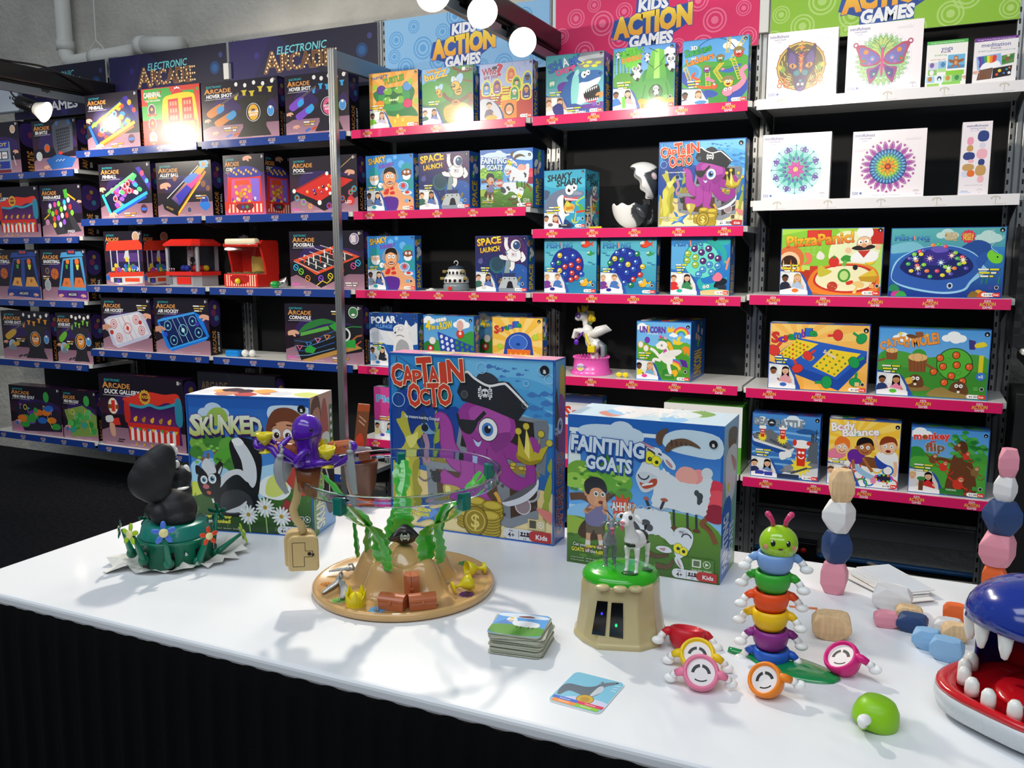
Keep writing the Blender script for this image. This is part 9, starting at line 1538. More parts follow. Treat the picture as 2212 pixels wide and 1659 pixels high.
def flower(c,nrm,r,m,lab):
 Z=Vector(nrm).normalized();Q=Matrix.Translation(c) @ Z.to_track_quat('Z','Y').to_matrix().to_4x4();q=MB();q.smooth=True;q.M=Q
 for k in range(5): a=2*pi*k/5+pi/2;q.M=Q @ Matrix.Rotation(a,4,'Z');q.ell((r*.62,0,0),(r*.42,r*.24,r*.09),n=14,m=8)
 q.M=Q;q.ell((0,0,0),(r*.35,r*.35,r*.06));o=q.build('flower',m,t);o['label']=lab
 q=MB();q.smooth=True;q.M=Q;q.lathe([(r*.38,0),(r*.38,r*.1),(r*.34,r*.16)],18);q.build('flower_centre',pl('cream_plastic','#efe3a0'),o)
FL=[((353.4,1150.7,-92),(365,1218,-84),(0,-1,.15),24,'#4f78d8','blue flower'),((449,1157.6,-72),(428,1213,-68),(.35,-1,.15),20,'#e0431f','red flower'),((286,1154,-62),(310,1210,-58),(-.75,-.7,.2),23,'#a8cc28','lime flower facing left'),((265,1143,-5),(285,1195,-10),(-1,.1,.1),20,'#0c5c48','green flower seen from its side'),((519,1154,10),(466,1195,-20),(1,.25,.25),24,'#a8cc28','lime flower lying out to the right'),((468,1108,55),(458,1180,30),(.3,.9,.1),22,'#0c5c48','green back of a rear flower'),((317,1122,60),(322,1160,55),(-.3,.9,.1),16,'#0c5c48','green flower behind the skunk')]
for (fp,hp,nr,r,c,lab) in FL:
 a,b=K.L(*hp),K.L(*fp);m=b-a;q=MB();q.smooth=True;q.tube([a,a+m*.2,a+m*.6,b-Vector(nr)*-3*u*0],[13*u,13*u,10*u,7*u],10,flat=.5,up=(1,.3,0));q.ell(a,(11*u,8*u,11*u),n=14,m=8);q.build('stem',GRN,t)
 flower(b+Vector(nr).normalized()*6*u,nr,r*u,pl('petal_'+c[1:],c),lab)
q=MB();g=random.Random(4);c0=(386,1212);N=44;vs=[(0,0,.001)]
for rr_ in (.62,.85,1.0):
 for i in range(N):
  a=2*pi*i/N;R_=100+(34*max(0,cos(a-.35))**2*1.4)+(38 if abs(a-pi) < .4 else 0)*.9;k=rr_*R_*u*(1+g.uniform(-.1,.1));vs.append((k*cos(a),k*sin(a)*.95,.0012+(g.uniform(.0,.016) if rr_ > .7 else .0)))
q.add(vs,[(0,1+i,1+(i+1) % N) for i in range(N)]+[(1+k*N+i,1+(k+1)*N+i,1+(k+1)*N+(i+1) % N,1+k*N+(i+1) % N) for k in (0,1) for i in range(N)])
tag(q.build('tissue_paper',mat('crumpled_tissue','#dcdad2',.8,bump=.5,bscale=60),None,K.O+Vector((0,0,.0002)),(0,0,K.rz)),'crumpled white tissue paper spread under the green skunk base','paper')
# octopus treasure game
TAN='#d0a66c';TANM=mat('glossy_sand_plastic',TAN,.2,coat=.6);G=Spot(873,1266);u=G.s
t=G.thing('treasure_island','round sand coloured base with a hill, green seaweed and a clear ring','toy')
q=MB();q.smooth=True;q.col=TAN;q.lathe([(186*u,0),(193*u,4*u),(194*u,14*u),(190*u,18*u),(184*u,18*u),(180*u,14*u),(100*u,14*u)],72,cap=False);q.smooth=False
A=Art(q,(-190*u,-190*u,14.2*u),(1,0,0),(0,1,0),380*u,380*u)
def shellp(px,py,c,r=.045,rays=7):
 p=G.L(px,py,0);w=atZ(px,py,ZT+14*u);l=G.I @ w;uu,vv=.5+l.x/(380*u),.5-l.y/(380*u);A.star(uu,vv,r,c,rays,.82)
 for k in range(rays): a=pi*k/rays;A.l([(uu,vv+r*.6),(uu+r*.85*cos(a),vv-r*.8*sin(a)+r*.1)],.003,'#4a3a28')
for sh in ((706,1263,'#d88a2a'),(731,1297,'#6ab84a',.04,6),(815,1317,'#4a9ac8',.05),(1004,1217,'#3a9a4a'),(1008,1284,'#5a2a7a',.045,10),(940,1308,'#c84a8a',.02)): shellp(*sh)
q.build('base_disc',attr_mat('glossy_sand_printed',.22,.5),t)
def hill():
 q=MB();q.smooth=True;n=120;m=26;vs=[]
 for k in range(m+1):
  f=k/m
  for i in range(n):
   th=2*pi*i/n;lob=.5+.5*cos(5*(th-R(90)));lob=lob**.7;Rb=(98+32*lob)*u;r=Rb*(1-f) if k < m else .0
   e=min(1,f/.34);e=e*e*(3-2*e);pl_=(44+26*lob*max(0,1-abs(r/u-78)/40))*e;dome=38*max(0,1-(r/u/52)**2)
   bump=7*max(0,cos(5*(th-R(54))))*max(0,1-abs(r/u-66)/22);vs.append((r*cos(th),r*sin(th),13*u+(pl_+dome+bump)*u))
 q.add(vs,[(k*n+i,k*n+(i+1) % n,(k+1)*n+(i+1) % n,(k+1)*n+i) for k in range(m) for i in range(n)]);return q
hill().build('sand_hill',TANM,t)
q=MB();q.smooth=True;zr=238*u;rr=208*u
q.lathe([(rr-3*u,zr),(rr+1*u,zr-2*u),(rr+1*u,zr+16*u),(rr+4*u,zr+19*u),(rr-5*u,zr+19*u),(rr-3*u,zr+16*u),(rr-3*u,zr)],96,cap=False);q.build('clear_ring',mat('clear_ring_plastic','#dfeaf4',.03,trans=1,ior=1.16),t)
WEED=mat('glossy_green_seaweed','#3fae38',.18,coat=.5,sss=.2);CLIP=mat('teal_clip','#1d8a7c',.15,trans=.4,ior=1.3,coat=.5)
def ribbon(q,P,wd,side,wav=.18):
 C=catmull(P,False,8);N=len(C);vs=[]
 for i,p in enumerate(C):
  f=i/(N-1);k=f*(len(wd)-1);j=min(int(k),len(wd)-2);w=wd[j]+(wd[j+1]-wd[j])*(k-j);w2=w*(1+wav*sin(i*1.35));tg=(C[min(i+1,N-1)]-C[max(i-1,0)]).normalized();sd=Vector(side);sd=(sd-tg*sd.dot(tg)).normalized();nn=tg.cross(sd)*(.0016)
  vs += [p-sd*w2,p+nn,p+sd*w*(1+wav*sin(i*1.35+2)),p-nn]
 q.smooth=False;q.add(vs,[(4*i+k,4*i+(k+1) % 4,4*(i+1)+(k+1) % 4,4*(i+1)+k) for i in range(N-1) for k in range(4)])
for k,a in enumerate((-126,-54,18,90,162)):
 a=R(a);c,s_=cos(a),sin(a);sd=(-s_,c,0)
 def Pp(r,z,o=0): return ((r*c-o*s_)*u,(r*s_+o*c)*u,z*u)
 q=MB();ribbon(q,[Pp(76,70),Pp(80,100,2),Pp(78,132,-2),Pp(96,158,0),Pp(140,176,4),Pp(176,200,6),Pp(196,226,2)],[15*u,25*u,21*u,12*u,11*u,15*u,11*u],sd);q.build('seaweed',WEED,t)
 q=MB();ribbon(q,[Pp(92,70,28),Pp(95,95,26),Pp(100,125,20),Pp(112,160,4),Pp(150,205,-8),Pp(178,236,-6)],[10*u,15*u,10*u,8*u,14*u,8*u],sd);q.build('seaweed',WEED,t)
 q=MB();q.M=Matrix.Rotation(a,4,'Z');q.rbox((192*u,-10*u,214*u),(214*u,10*u,250*u),3*u);q.build('ring_clip',CLIP,t)
# pieces of treasure: goblets, chests, swords, crowns
YG=pl('gold_yellow_plastic','#e2cf14');CHM=pl('chest_orange_plastic','#b5623a',rough=.25);SIL=pl('silver_grey_plastic','#a3a8ab',rough=.25)
def goblet(P,rz,tilt,lab,s=1):
 q=MB();q.smooth=True;v=u*s;q.lathe([(13*v,0),(13*v,2*v),(4*v,5*v),(3*v,16*v),(8*v,20*v),(15*v,30*v),(18*v,42*v),(16*v,42*v),(13*v,32*v),(.5*v,24*v)],28);return tag(q.build('toy_goblet',YG,None,P,(tilt,0,rz)),lab,'goblet','treasure goblets')
def chest(P,rot,lab,v=None):
 v=v or u;t2=thing('toy_chest',lab,'chest',P,0,'treasure chests');t2.rotation_euler=rot
 q=MB();q.rbox((-27*v,-15*v,0),(27*v,15*v,17*v),1.5*v);q.build('chest_body',CHM,t2);q=MB()
 q.prism([(-15.5*v,0)]+[(-15.5*v*cos(R(a)),13*v*sin(R(a))) for a in range(20,180,20)]+[(15.5*v,0)],55*v,Matrix(((0,1,0,-27.5*v),(1,0,0,0),(0,0,1,17.3*v),(0,0,0,1))));q.rbox((-3*v,-17*v,12*v),(3*v,-14*v,20*v),v);q.build('chest_lid',CHM,t2);return t2
def sword(pts,lab,w=6,flat=(0,0,1),P=None,grip=True):
 q=MB();q.smooth=True;C=catmull(pts,False,6);n=len(C);o0=C[0].copy();q.tube([p-o0 for p in C],[w*u*(.7+.6*sin(pi*min(1,i/(n-1)*1.1))) for i in range(n)],10,flat=.35,up=flat)
 t2=thing('toy_sword',lab,'sword',o0,0,'treasure swords');q.build('blade',SIL,t2)
 q=MB();q.smooth=True;d=(C[0]-C[3]).normalized();q.tube([d*0,d*16*u],4*u,8);q.tube([d*2*u+Vector((0,0,9*u)),d*11*u+Vector((0,0,12*u)),d*17*u],2.5*u,8);q.ell((0,0,0),(8*u,8*u,5*u),n=12,m=8);q.build('hilt',SIL,t2);return t2
def on(px,py,h=14): w=atZ(px,py,ZT+h*u);return w
def tcrown(P,rot,lab,s=1):
 t2=thing('treasure_crown',lab,'crown',P,0,'treasure crowns');t2.rotation_euler=rot;crown('band',18*u*s,36*u*s,5,YG,t2);q=MB();q.smooth=True;q.ell((0,0,12*u*s),(15*u*s,15*u*s,14*u*s));q.build('cap',YG,t2)
tcrown(on(769,1306),(0,0,.3),'yellow toy crown on the sand base, front left')
chest(on(850,1313),(0,0,G.rz-.45),'closed orange toy chest at the front of the sand base');chest(on(912,1312),(0,0,G.rz+.12),'orange toy chest lying beside its upright twin on the sand base')
chest(on(897,1300)+Vector((0,.012,28*u)),(0,R(-90),G.rz+.1),'orange toy chest standing on end on the sand base')
goblet(on(978,1283)+Vector((0,0,13*u)),G.rz-1.25,R(-80),'yellow goblet lying over the purple shell print');goblet(on(1046,1240)+Vector((0,0,14*u)),G.rz+1.9,R(-84),'yellow goblet lying with its open cup to the camera')
sword([on(733,1250,22),on(722,1262,20),on(708,1272,19),on(697,1281,18)],'grey toy sword lying at the left edge of the sand base');sword([on(738,1258,24),on(745,1276,21),on(738,1292,20)],'short grey toy sword pointing to the lime star print',7);sword([on(752,1229,30),on(735,1230,26),on(711,1234,22)],'grey toy sword resting against the back left of the hill')
# pirate hat
Pm=G.Wd((4*u,-4*u,101*u));t2=thing('pirate_hat','small black pirate hat lying on the sand hill','hat',Pm,G.rz);q=MB();q.smooth=True;n=40;vs=[]
for i in range(n):
 a=2*pi*i/n;f=abs(sin(a));vs += [(17*u*cos(a),14*u*sin(a),0),((40-16*f)*u*cos(a),(30-8*f)*u*sin(a),(2+30*f**1.5)*u)]
q.add(vs,[(2*i,2*((i+1) % n),2*((i+1) % n)+1,2*i+1) for i in range(n)]);o=q.build('brim',BLK2,t2);o.modifiers.new('s','SOLIDIFY').thickness=.0012;q=MB();q.smooth=True;q.lathe([(17*u,0),(17*u,20*u),(14*u,25*u),(.5*u,25*u)],24);q.build('hat_crown',BLK2,t2)
q=MB();A=Art(q,(-12*u,-20.6*u,6*u),(1,0,0),(0,-.14,1),24*u,22*u);skull(A,.5,.5,.36,'#e8e8ea');q.build('skull_print',CARD,t2)
# octopus hanging on the ring
H=Spot(873,1266);yl=-52;HL=lambda x,y,d=0: H.L(x,y,yl+d);O=HL(665,1020);t=thing('octopus_figure','purple octopus figure in a brown bucket balancing on the clear ring','toy',H.Wd(O),H.rz);D=lambda x,y,d=0: HL(x,y,d)-O
PU=pl('glossy_purple','#5a1fb0',rough=.15,coat=.6)
q=MB();q.smooth=True;c=D(666,1004);q.lathe([(34*u,0),(26*u,12*u),(22*u,24*u),(24*u,44*u),(29*u,58*u),(30.5*u,72*u),(28*u,86*u),(20*u,97*u),(9*u,103*u),(.3*u,104.5*u)],36,c=c);q.build('head',PU,t)
q=MB();q.smooth=True;q.tube([c+Vector((29.6*u*cos(R(a)),29.6*u*sin(R(a)),(60+5*sin(R(a+90)))*u)) for a in range(-175,10,10)],.9*u,6);q.build('mouth_line',BLK2,t)
q=MB();q.smooth=True;a=R(-68);q.ell(c+Vector((29*u*cos(a),29*u*sin(a),77*u)),3.6*u,n=12,m=8);q.build('eye',BLK2,t)
TT=[[(655,1000,-10),(625,992,-14),(600,985,-10),(590,972,-4),(578,966,0),(558,966,-8),(553,956,-4),(562,949,4),(580,950,8),(596,957,4)],[(648,1000,-20),(615,975,-24),(606,966,-22),(614,956,-16),(627,944,-10)],[(655,1002,-24),(640,1000,-34),(648,985,-36),(660,975,-30),(668,978,-24)],[(676,1002,-20),(700,1000,-28),(722,996,-24),(728,990,-18),(705,985,-30),(695,978,-26)],[(685,1000,0),(715,1004,4),(742,996,6),(758,978,6),(766,962,4),(752,958,8),(744,966,6)],[(676,996,20),(700,985,26),(720,975,26)],[(650,996,20),(625,985,28),(612,972,26)]]
for P in TT: q=MB();q.smooth=True;C=catmull([D(*p) for p in P],False,5);q.tube(C,[8*u,7*u,6.5*u,6*u,5*u],10);q.build('tentacle',PU,t)
q=MB();q.smooth=True;c2=D(667,1060);q.lathe([(19*u,0),(20*u,1*u),(27*u,54*u),(24*u,54*u),(22*u,45*u),(.5*u,45*u)],4 and 28,c=c2,sy=.8);q.build('bucket',mat('brown_bucket_plastic','#8a4a20',.3,coat=.2),t)
TAN2=mat('sand_arm_plastic','#d0b47c',.35,coat=.2)
q=MB();q.smooth=True;q.tube([D(*p) for p in ((650,1012,6),(646,1040,6),(641,1075,4),(633,1100,0),(637,1118,-2),(650,1134,-4),(656,1150,-4))],[9*u]*7,12,flat=.8);q.build('counterweight_arm',TAN2,t)
def rbx(x0,x1,y0,y1,d0,d1,m,nm,r=18):
 a,b=D(x0,y1),D(x1,y0);q=MB();w,h=(b.x-a.x),(b.z-a.z);P=[]
 for cx,cz,a0 in ((w-r*u,h-r*u,0),(r*u,h-r*u,90)): P += [(a.x+cx+r*u*cos(R(a0+k*18)),a.z+cz+r*u*sin(R(a0+k*18))) for k in range(6)]
 P += [(a.x,a.z+4*u),(a.x+4*u,a.z),(b.x-4*u,a.z),(b.x,a.z+4*u)];q.prism(P,(d1-d0)*u,Matrix.Translation((0,a.y+d0*u,0)));o=q.build(nm,m,t);bv=o.modifiers.new('b','BEVEL');bv.width=2.5*u;bv.segments=2;return o
rbx(616,680,1145,1224,-4,22,TAN2,'battery_case');rbx(625,688,1152,1230,-16,-4,TAN2,'case_front',14)
q=MB();a=D(634,1220);A=Art(q,(a.x,a.y-16.2*u,a.z),(1,0,0),(0,0,1),48*u,56*u);P=[(.02,.98),(.02,.08),(.55,.08),(.55,.4),(.85,.4),(.85,.62),(.5,.62),(.5,.98),(.02,.98)]
for i in range(8): A.l([P[i],P[i+1]],.022,'#5a4a2a')
A.e(.72,.51,.07,'#2a221a');q.build('battery_door',CARD,t)
q=MB();q.smooth=True;q.ell(D(676,1198,-17),3*u,n=10,m=8);q.build('screw',BLK2,t)
def held(x,y,d): return H.Wd(HL(x,y,d))
goblet(held(573,978,-4),0,0,'yellow goblet held in the far left purple tentacle',.95);goblet(held(708,1008,-28),G.rz,R(8),'yellow goblet held in the right purple tentacle',.95)
chest(held(628,985,-4),(0,R(12),G.rz+.5),'orange chest carried left of the purple octopus head',u*.85);chest(held(738,978,18),(0,R(-8),G.rz-.3),'orange chest carried right of the purple octopus head',u*.85)
tcrown(held(700,984,14),(0,.2,.2),'yellow toy crown carried behind the right goblet',.9)
for P,lab in (([(606,985,-30),(601,1010,-32),(606,1040,-32),(620,1066,-32)],'long grey sword hanging from the left purple tentacle'),([(756,975,2),(757,1005,0),(761,1040,0),(768,1068,0)],'long grey sword hanging over the clear ring'),([(624,990,24),(621,1010,24),(613,1040,24)],'grey sword hanging behind the left tentacle')): sword([held(*p) for p in P],lab,8,(.3,-1,0))
# goat hill game
G=Spot(1338,1366);u=G.s;BEI=mat('beige_cliff_plastic','#c4b483',.3,coat=.4);t=G.thing('goat_hill','beige cliff toy with green top and two dark windows in front of the goat box','toy')
q=MB();vs=[];n=14
RB=[100,97,104,98,102,97,103,98,104,100,98,99,97,103];LV=((1.0,0),(1.02,8),(.97,14),(.88,70),(.85,118),(.83,128),(.78,132))
for f,z in LV:
 for i in range(n): a=2*pi*i/n-pi/2+pi/n*0;r=RB[i]*f;vs.append((r*u*cos(a),r*u*.95*sin(a) if sin(a) >-.8 else -.93*100*f*u*.97,z*u))
q.add(vs,[(k*n+i,k*n+(i+1) % n,(k+1)*n+(i+1) % n,(k+1)*n+i) for k in range(len(LV)-1) for i in range(n)]+[[(len(LV)-1)*n+i for i in range(n)]]);o=q.build('cliff_body',BEI,t);bv=o.modifiers.new('b','BEVEL');bv.width=4*u;bv.segments=3;bv.limit_method='NONE'
def ff(px,py):
 yl=-88
 for _ in range(4): z=G.L(px,py,yl).z/u;yl=-.93*97*(.97-.09*(z-14)/56 if z < 70 else .88-.03*(z-70)/48)-1.2
 return G.L(px,py,yl)
DK=mat('dark_window_plastic','#07070a',.12,coat=.5)
for P,led,c in ((((1290,1298),(1313,1300),(1307,1374),(1278,1370)),(1300,1326),'#2a2aff'),(((1321,1302),(1346,1303.5),(1346,1380),(1316,1375)),(1331,1351),'#10c060')):
 q=MB();q.add([ff(*p) for p in P[::-1]],[(0,1,2,3)]);o=q.build('window',DK,t);sm=o.modifiers.new('s','SOLIDIFY');sm.thickness=.0008;q=MB();q.smooth=True;q.ell(ff(*led)+Vector((0,-.0006,0)),(2.6*u,.8*u,4*u),n=10,m=8);q.build('led',mat('led_'+c[1:],c,.3,emit=2.2),o)
q=MB();q.smooth=True;q.lathe([(81*u,128*u),(82*u,133*u),(76*u,143*u),(60*u,149*u),(30*u,151*u),(.5*u,152*u)],40,sy=.93,cap=False)
q.build('grass_top',pl('bright_green_plastic','#2fae14',rough=.2,coat=.5),t)
for x,y in ((-36,-84),(0,-88),(32,-84)): q=MB();q.smooth=True;q.lathe([(15*u,128*u),(15*u,133*u),(12*u,136*u),(.5*u,136*u)],20,c=(x*u,(y+4)*u,0),sy=.75);q.build('button',BEI,t)
def dk(px,py): l=G.I @ atZ(px,py,ZT+150*u);l.z=150.5*u;return l
for px,py,r in ((1316,1222,16),(1360,1238,18),(1397,1230,14)): q=MB();q.smooth=True;q.lathe([(r*u,0),(.9*r*u,1.2*u),(.1*u,1.2*u)],20,c=dk(px,py)-Vector((0,0,1*u)),sy=.7);q.build('foot_hole',pl('hole_green','#12560c'),t)
def mkgoat(P,rz,v,colf,horn,lab):
 t2=thing('toy_goat',lab,'goat',P,rz,'toy goats');q=MB();q.smooth=True
 for x in (-13,13):
  for y in (-22,30):
   q.tube([(x*v,y*v,62*v),(x*v,(y+2)*v,34*v),(x*v,(y-1)*v,8*v),(x*v,(y-2)*v,2*v)],[8*v,5*v,4.5*v,5.5*v],10);q.ell((x*v,y*v,33*v),6*v,n=10,m=8);q.ell((x*v,(y-4)*v,4*v),(5*v,8*v,4*v),n=10,m=8)
 q.ell((0,4*v,74*v),(21*v,42*v,22*v));q.ell((0,-22*v,80*v),(19*v,20*v,22*v));q.tube([(0,-24*v,85*v),(0,-34*v,108*v),(0,-40*v,128*v)],[17*v,12*v,10*v],12);q.ell((0,-44*v,138*v),(15*v,18*v,16*v));q.ell((0,-60*v,130*v),(12*v,12*v,10*v));q.ell((0,46*v,94*v),(4*v,7*v,9*v),n=10,m=8)
 remesh(q.build('body',PAINT,t2),2.2*v,5,colour=lambda p: colf(p/v));m=pl('horn_tan','#d8a878')
 for s in (-1,1):
  q=MB();q.smooth=True;q.ell((s*24*v,-38*v,138*v),(12*v,4*v,6*v),(0,s*.7,0),n=12,m=8);q.build('ear',PAINT,t2);q.c=0
  bpy.data.objects[-1] if 0 else None
  q=MB();q.smooth=True;q.tube([(s*7*v,-38*v,150*v),(s*10*v,-36*v,162*v),(s*14*v,-36*v,172*v)],[4*v,3*v,1*v],8);q.build('horn',m,t2)
  q=MB();q.smooth=True;q.ell((s*11*v,-54*v,143*v),(5.5*v,4*v,5.5*v),n=12,m=8);o=q.build('eye',WHT if horn else BLK2,t2);q=MB();q.smooth=True;q.ell((s*11.6*v,-57.5*v,143*v),(2.8*v,1.6*v,2.8*v),n=10,m=6);q.build('pupil',BLK2,o)
 q=MB();q.smooth=True;q.ell((0,-71*v,134*v),(7*v,3*v,4*v),n=12,m=8);q.build('nose',pl('goat_pink','#e0848c'),t2);q=MB();q.smooth=True;q.ell((0,-71*v,121*v),(4*v,3*v,8*v),(.4,0,0),n=12,m=8);q.build('tongue',pl('tongue_pink','#d8506a'),t2)
 for e in [o for o in t2.children if o.name.startswith('ear')]:
  for d in e.data.color_attributes[0].data: d.color=(*hx('#70757a' if horn else '#ececea'),1)
def gfix(px,py): return G.Wd(dk(px,py)-Vector((0,0,3*u)))
mkgoat(gfix(1317,1216),G.rz+.1,.71*u,lambda p: '#70757a',True,'grey toy goat standing on the left of the green top')
mkgoat(gfix(1374,1228),G.rz-.5,.89*u,lambda p: '#1c1c1f' if (p.y > 8 and p.z > 62 and p.y+.5*(p.z-75) > 10) or (p.x <-4+0*p.y and -16 < p.y < 14 and 58 < p.z < 68) or (abs(p.x) < 14 and p.y <-30 and 66 < p.z < 76) else '#ececea',False,'white toy goat with black patches on the green top')
# cards
def rcard(w,h,r,n=4): return [(sx*(w/2-r)+r*cos(R(a0+90*k/n)),sy*(h/2-r)+r*sin(R(a0+90*k/n))) for sx,sy,a0 in ((1,1,0),(-1,1,90),(-1,-1,180),(1,-1,270)) for k in range(n+1)]
def card(name,w,h,art,P,rz,lab,grp,body='#e6e6e2',th=.0012,r=.008,cat='card'):
 q=MB();q.col=body;q.plate(rcard(w,h,r),th)
 if art: A=Art(q,(-w/2,-h/2,th+.00005),(1,0,0),(0,1,0),w,h);art(A)
 return tag(q.build(name,CARD,None,P,(0,0,rz)),lab,cat,grp)
def cornered(A,c): A.poly([(.5+x,.5-y) for x,y in rcard(.985,.985,.1)],c)
def a_gcard(A):
 cornered(A,'#5aa0e0');A.b([(.05,.06),(.5,.02),(.94,.08),(.9,.2),(.1,.2)],'#d8e4f0');A.poly([(.02,.55),(.2,.35),(.4,.55)],'#4a84c8');A.b([(.02,.6),(.5,.54),(.98,.6),(.96,.93),(.5,.985),(.05,.93)],'#5a9a2e');A.b([(.36,.4),(.6,.34),(.85,.4),(.84,.58),(.45,.58)],'#e8ebec');A.b([(.24,.24),(.38,.22),(.42,.4),(.3,.42),(.22,.36)],'#e8ebec');A.e(.3,.26,.04,'#e0d030');A.l([(.24,.38),(.36,.38)],.025,'#b0402c');A.b([(.4,.16),(.6,.1),(.72,.16),(.5,.2)],'#7a3a3a')
 for x in (.48,.56,.7,.78): A.l([(x,.58),(x,.68)],.016,'#3a2a2a')
def a_gback(A): cornered(A,'#5a9a3a')
D0=atZ(1122,1398,ZT);g=random.Random(6);rz0=.14
for k in range(24): dx,dy=g.uniform(-.0025,.0025),g.uniform(-.0025,.0025);card('game_card',.08,.078,a_gcard if k == 23 else None,D0+Vector((dx-.0022 if k > 20 else dx,dy+.008,.0002+k*.00136)),rz0+g.uniform(-.03,.03)+(.1 if 18 < k < 22 else 0),'topmost goat picture card of the stacked deck' if k == 23 else 'goat game card inside the stacked deck','stacked goat cards','#b4b6a2')
def a_wolf(A):
 cornered(A,'#7cc0da');A.b([(.3,.74),(.7,.66),(1,.7),(.98,.84),(.3,.84)],'#c9cfe8');A.b([(.02,.52),(.1,.4),(.4,.38),(.55,.3),(.62,.2),(.72,.26),(.72,.5),(.6,.66),(.4,.62),(.2,.6),(.12,.76),(.05,.74)],'#5d6a78');A.b([(.58,.24),(.66,.14),(.84,.04),(.87,.09),(.76,.2),(.7,.26)],'#6a7886');A.b([(.62,.3),(.7,.26),(.74,.4),(.66,.58),(.6,.6)],'#c2cad4');A.e(.865,.06,.02,'#1c1c20');A.poly([(.58,.16),(.62,.1),(.65,.18)],'#8a6a6a');A.eo(.58,.72,.12,'#d0a83a','#8a6a1a',.012);A.e(.58,.72,.07,'#b88e2a')
 for k in range(3): A.l([(.86,.16+.07*k),(.96,.13+.09*k)],.012,'#f4f8fa')
 A.r(.03,.8,.5,.88,'#2a62c8');A.r(.5,.8,.985,.88,'#d8285a');A.r(.06,.88,.5,.97,'#f08a2a');A.r(.5,.88,.94,.97,'#8ac02e');A.t('Wolf howl',.26,.84,.03,'#e8ecf6',w=.2,align='C');A.t('Wolf howl',.74,.84,.03,'#f6e8ee',w=.2,align='C');A.t('Wolf howl',.28,.92,.03,'#fff0e0',w=.2,align='C');A.t('Wolf howl',.7,.92,.03,'#f0f8e0',w=.2,align='C')
W0=atZ(1268,1496,ZT);card('game_card',.074,.09,a_wolf,W0+Vector((0,0,.0002)),-.07,'single card with a howling wolf lying face up on the table',None)
for k,(px,py,a) in enumerate(((1935,1275,.05),(1925,1272,.1),(1912,1268,.16),(1930,1270,.02),(1918,1262,.07),(1915,1256,.12),(1922,1255,-.02),(1932,1250,.03))):
 card('white_card',.066,.125,(lambda A: A.r(.04,.02,.96,.98,'#cfd6de')) if k > 4 else None,atZ(px,py,ZT+.0003+.0016*k)+Vector((0,0,0)),.62+a,'topmost white card of the fanned pile by the stones' if k == 7 else 'white card lower in the fanned pile by the stones','fanned white cards','#e4e2de',.0014,.001)
q=MB();q.rbox((-.022,-.003,0),(.022,.003,.0015),.0005);tag(q.build('orange_stick',ORG,None,atZ(1735,1313,ZT)+Vector((0,0,.0002)),(0,0,.2)),'flat orange stick lying behind the caterpillar','stick')
# caterpillar pieces
def a_smile(A):
 A.e(.5,.5,.5,'#e9e4e2',n=32)
 A.ring(.5,.56,.29,.115,'#161618',185,262);A.ring(.5,.56,.29,.115,'#161618',278,355);A.ring(.5,.42,.4,.05,'#161618',58,122)
BOOT=pl('glossy_white_boot','#f4f4f2',rough=.2)
def segm(P,rot,v,c,lab,face,arms=((1,-.25,-12),(-1,.15,-8)),grp='caterpillar pieces'):
 m=mat('soft_'+c[1:],c,.42,coat=.08,sss=.05);t2=thing('caterpillar_segment',lab,'toy piece',P,0,grp);t2.rotation_euler=rot
 q=MB();q.smooth=True;q.lathe([(.3*v,-47*v),(16*v,-46*v),(27*v,-41*v),(35*v,-29*v),(38.5*v,-14*v),(38.5*v,-4*v),(36*v,1*v),(33*v,2.5*v),(30.5*v,1*v),(29*v,-5*v),(.3*v,-10*v)],36);q.build('body',m,t2)
 for s,dz,yy in arms:
  q=MB();q.smooth=True;q.tube([(s*30*v,0,-8*v),(s*44*v,-2*v,(-8-6*abs(dz))*v),(s*52*v,-4*v,(-12-14*abs(dz))*v)],[11*v,9*v,7.5*v],12);a=q.build('arm',m,t2);e=Vector((s*54*v,-5*v,(-14-16*abs(dz))*v));q=MB();q.smooth=True;q.tube([e+Vector((-s*3*v,0,4*v)),e+Vector((s*5*v,-1*v,-8*v))],[7.5*v,8*v],12);q.ell(e+Vector((s*9*v,-6*v,-12*v)),(14*v,10.5*v,9*v),n=16,m=10);o=q.build('boot',BOOT,a)
 if face: q=MB();A=Art(q,(-29.5*v,-29.5*v,-5*v),(1,0,0),(0,1,0),59*v,59*v);a_smile(A);q.build('smile_face',CARD,t2)
 return t2
Cc=Spot(1663,1424);v=Cc.s
for k,(x,y,c,n) in enumerate(((1667,1400,'#1f5cc0','blue'),(1665,1358,'#8a2a86','purple'),(1664,1316,'#f2c40c','yellow'),(1666,1276,'#ee4f12','red orange'),(1670,1235,'#35a82e','green'),(1675,1194,'#7ca4dc','light blue'))):
 segm(Cc.Wd(Cc.L(x,y,0)),(0,0,Cc.rz+(.12 if k % 2 else -.06)),v,c,f'{n} segment of the standing caterpillar',False)
Hc=Cc.Wd(Cc.L(1682,1172,0));t2=thing('caterpillar_topper','lime green caterpillar head with pink feelers on top of the stack','toy piece',Hc,Cc.rz+.15)
q=MB();q.smooth=True;q.ell((0,0,0),(40*v,39*v,37*v),n=32,m=20);q.build('face',mat('glossy_lime','#9ccc1c',.12,coat=.6),t2)
for s in (-1,1): q=MB();q.smooth=True;q.tube([(s*12*v,2*v,34*v),(s*14*v,2*v,46*v),(s*20*v,2*v,56*v),(s*24*v,2*v,61*v)],[4.5*v,5*v,6*v,6.5*v],12);q.ell((s*24*v,2*v,61*v),6.5*v,n=12,m=8);q.build('feeler',pl('feeler_pink','#d8386e'),t2)
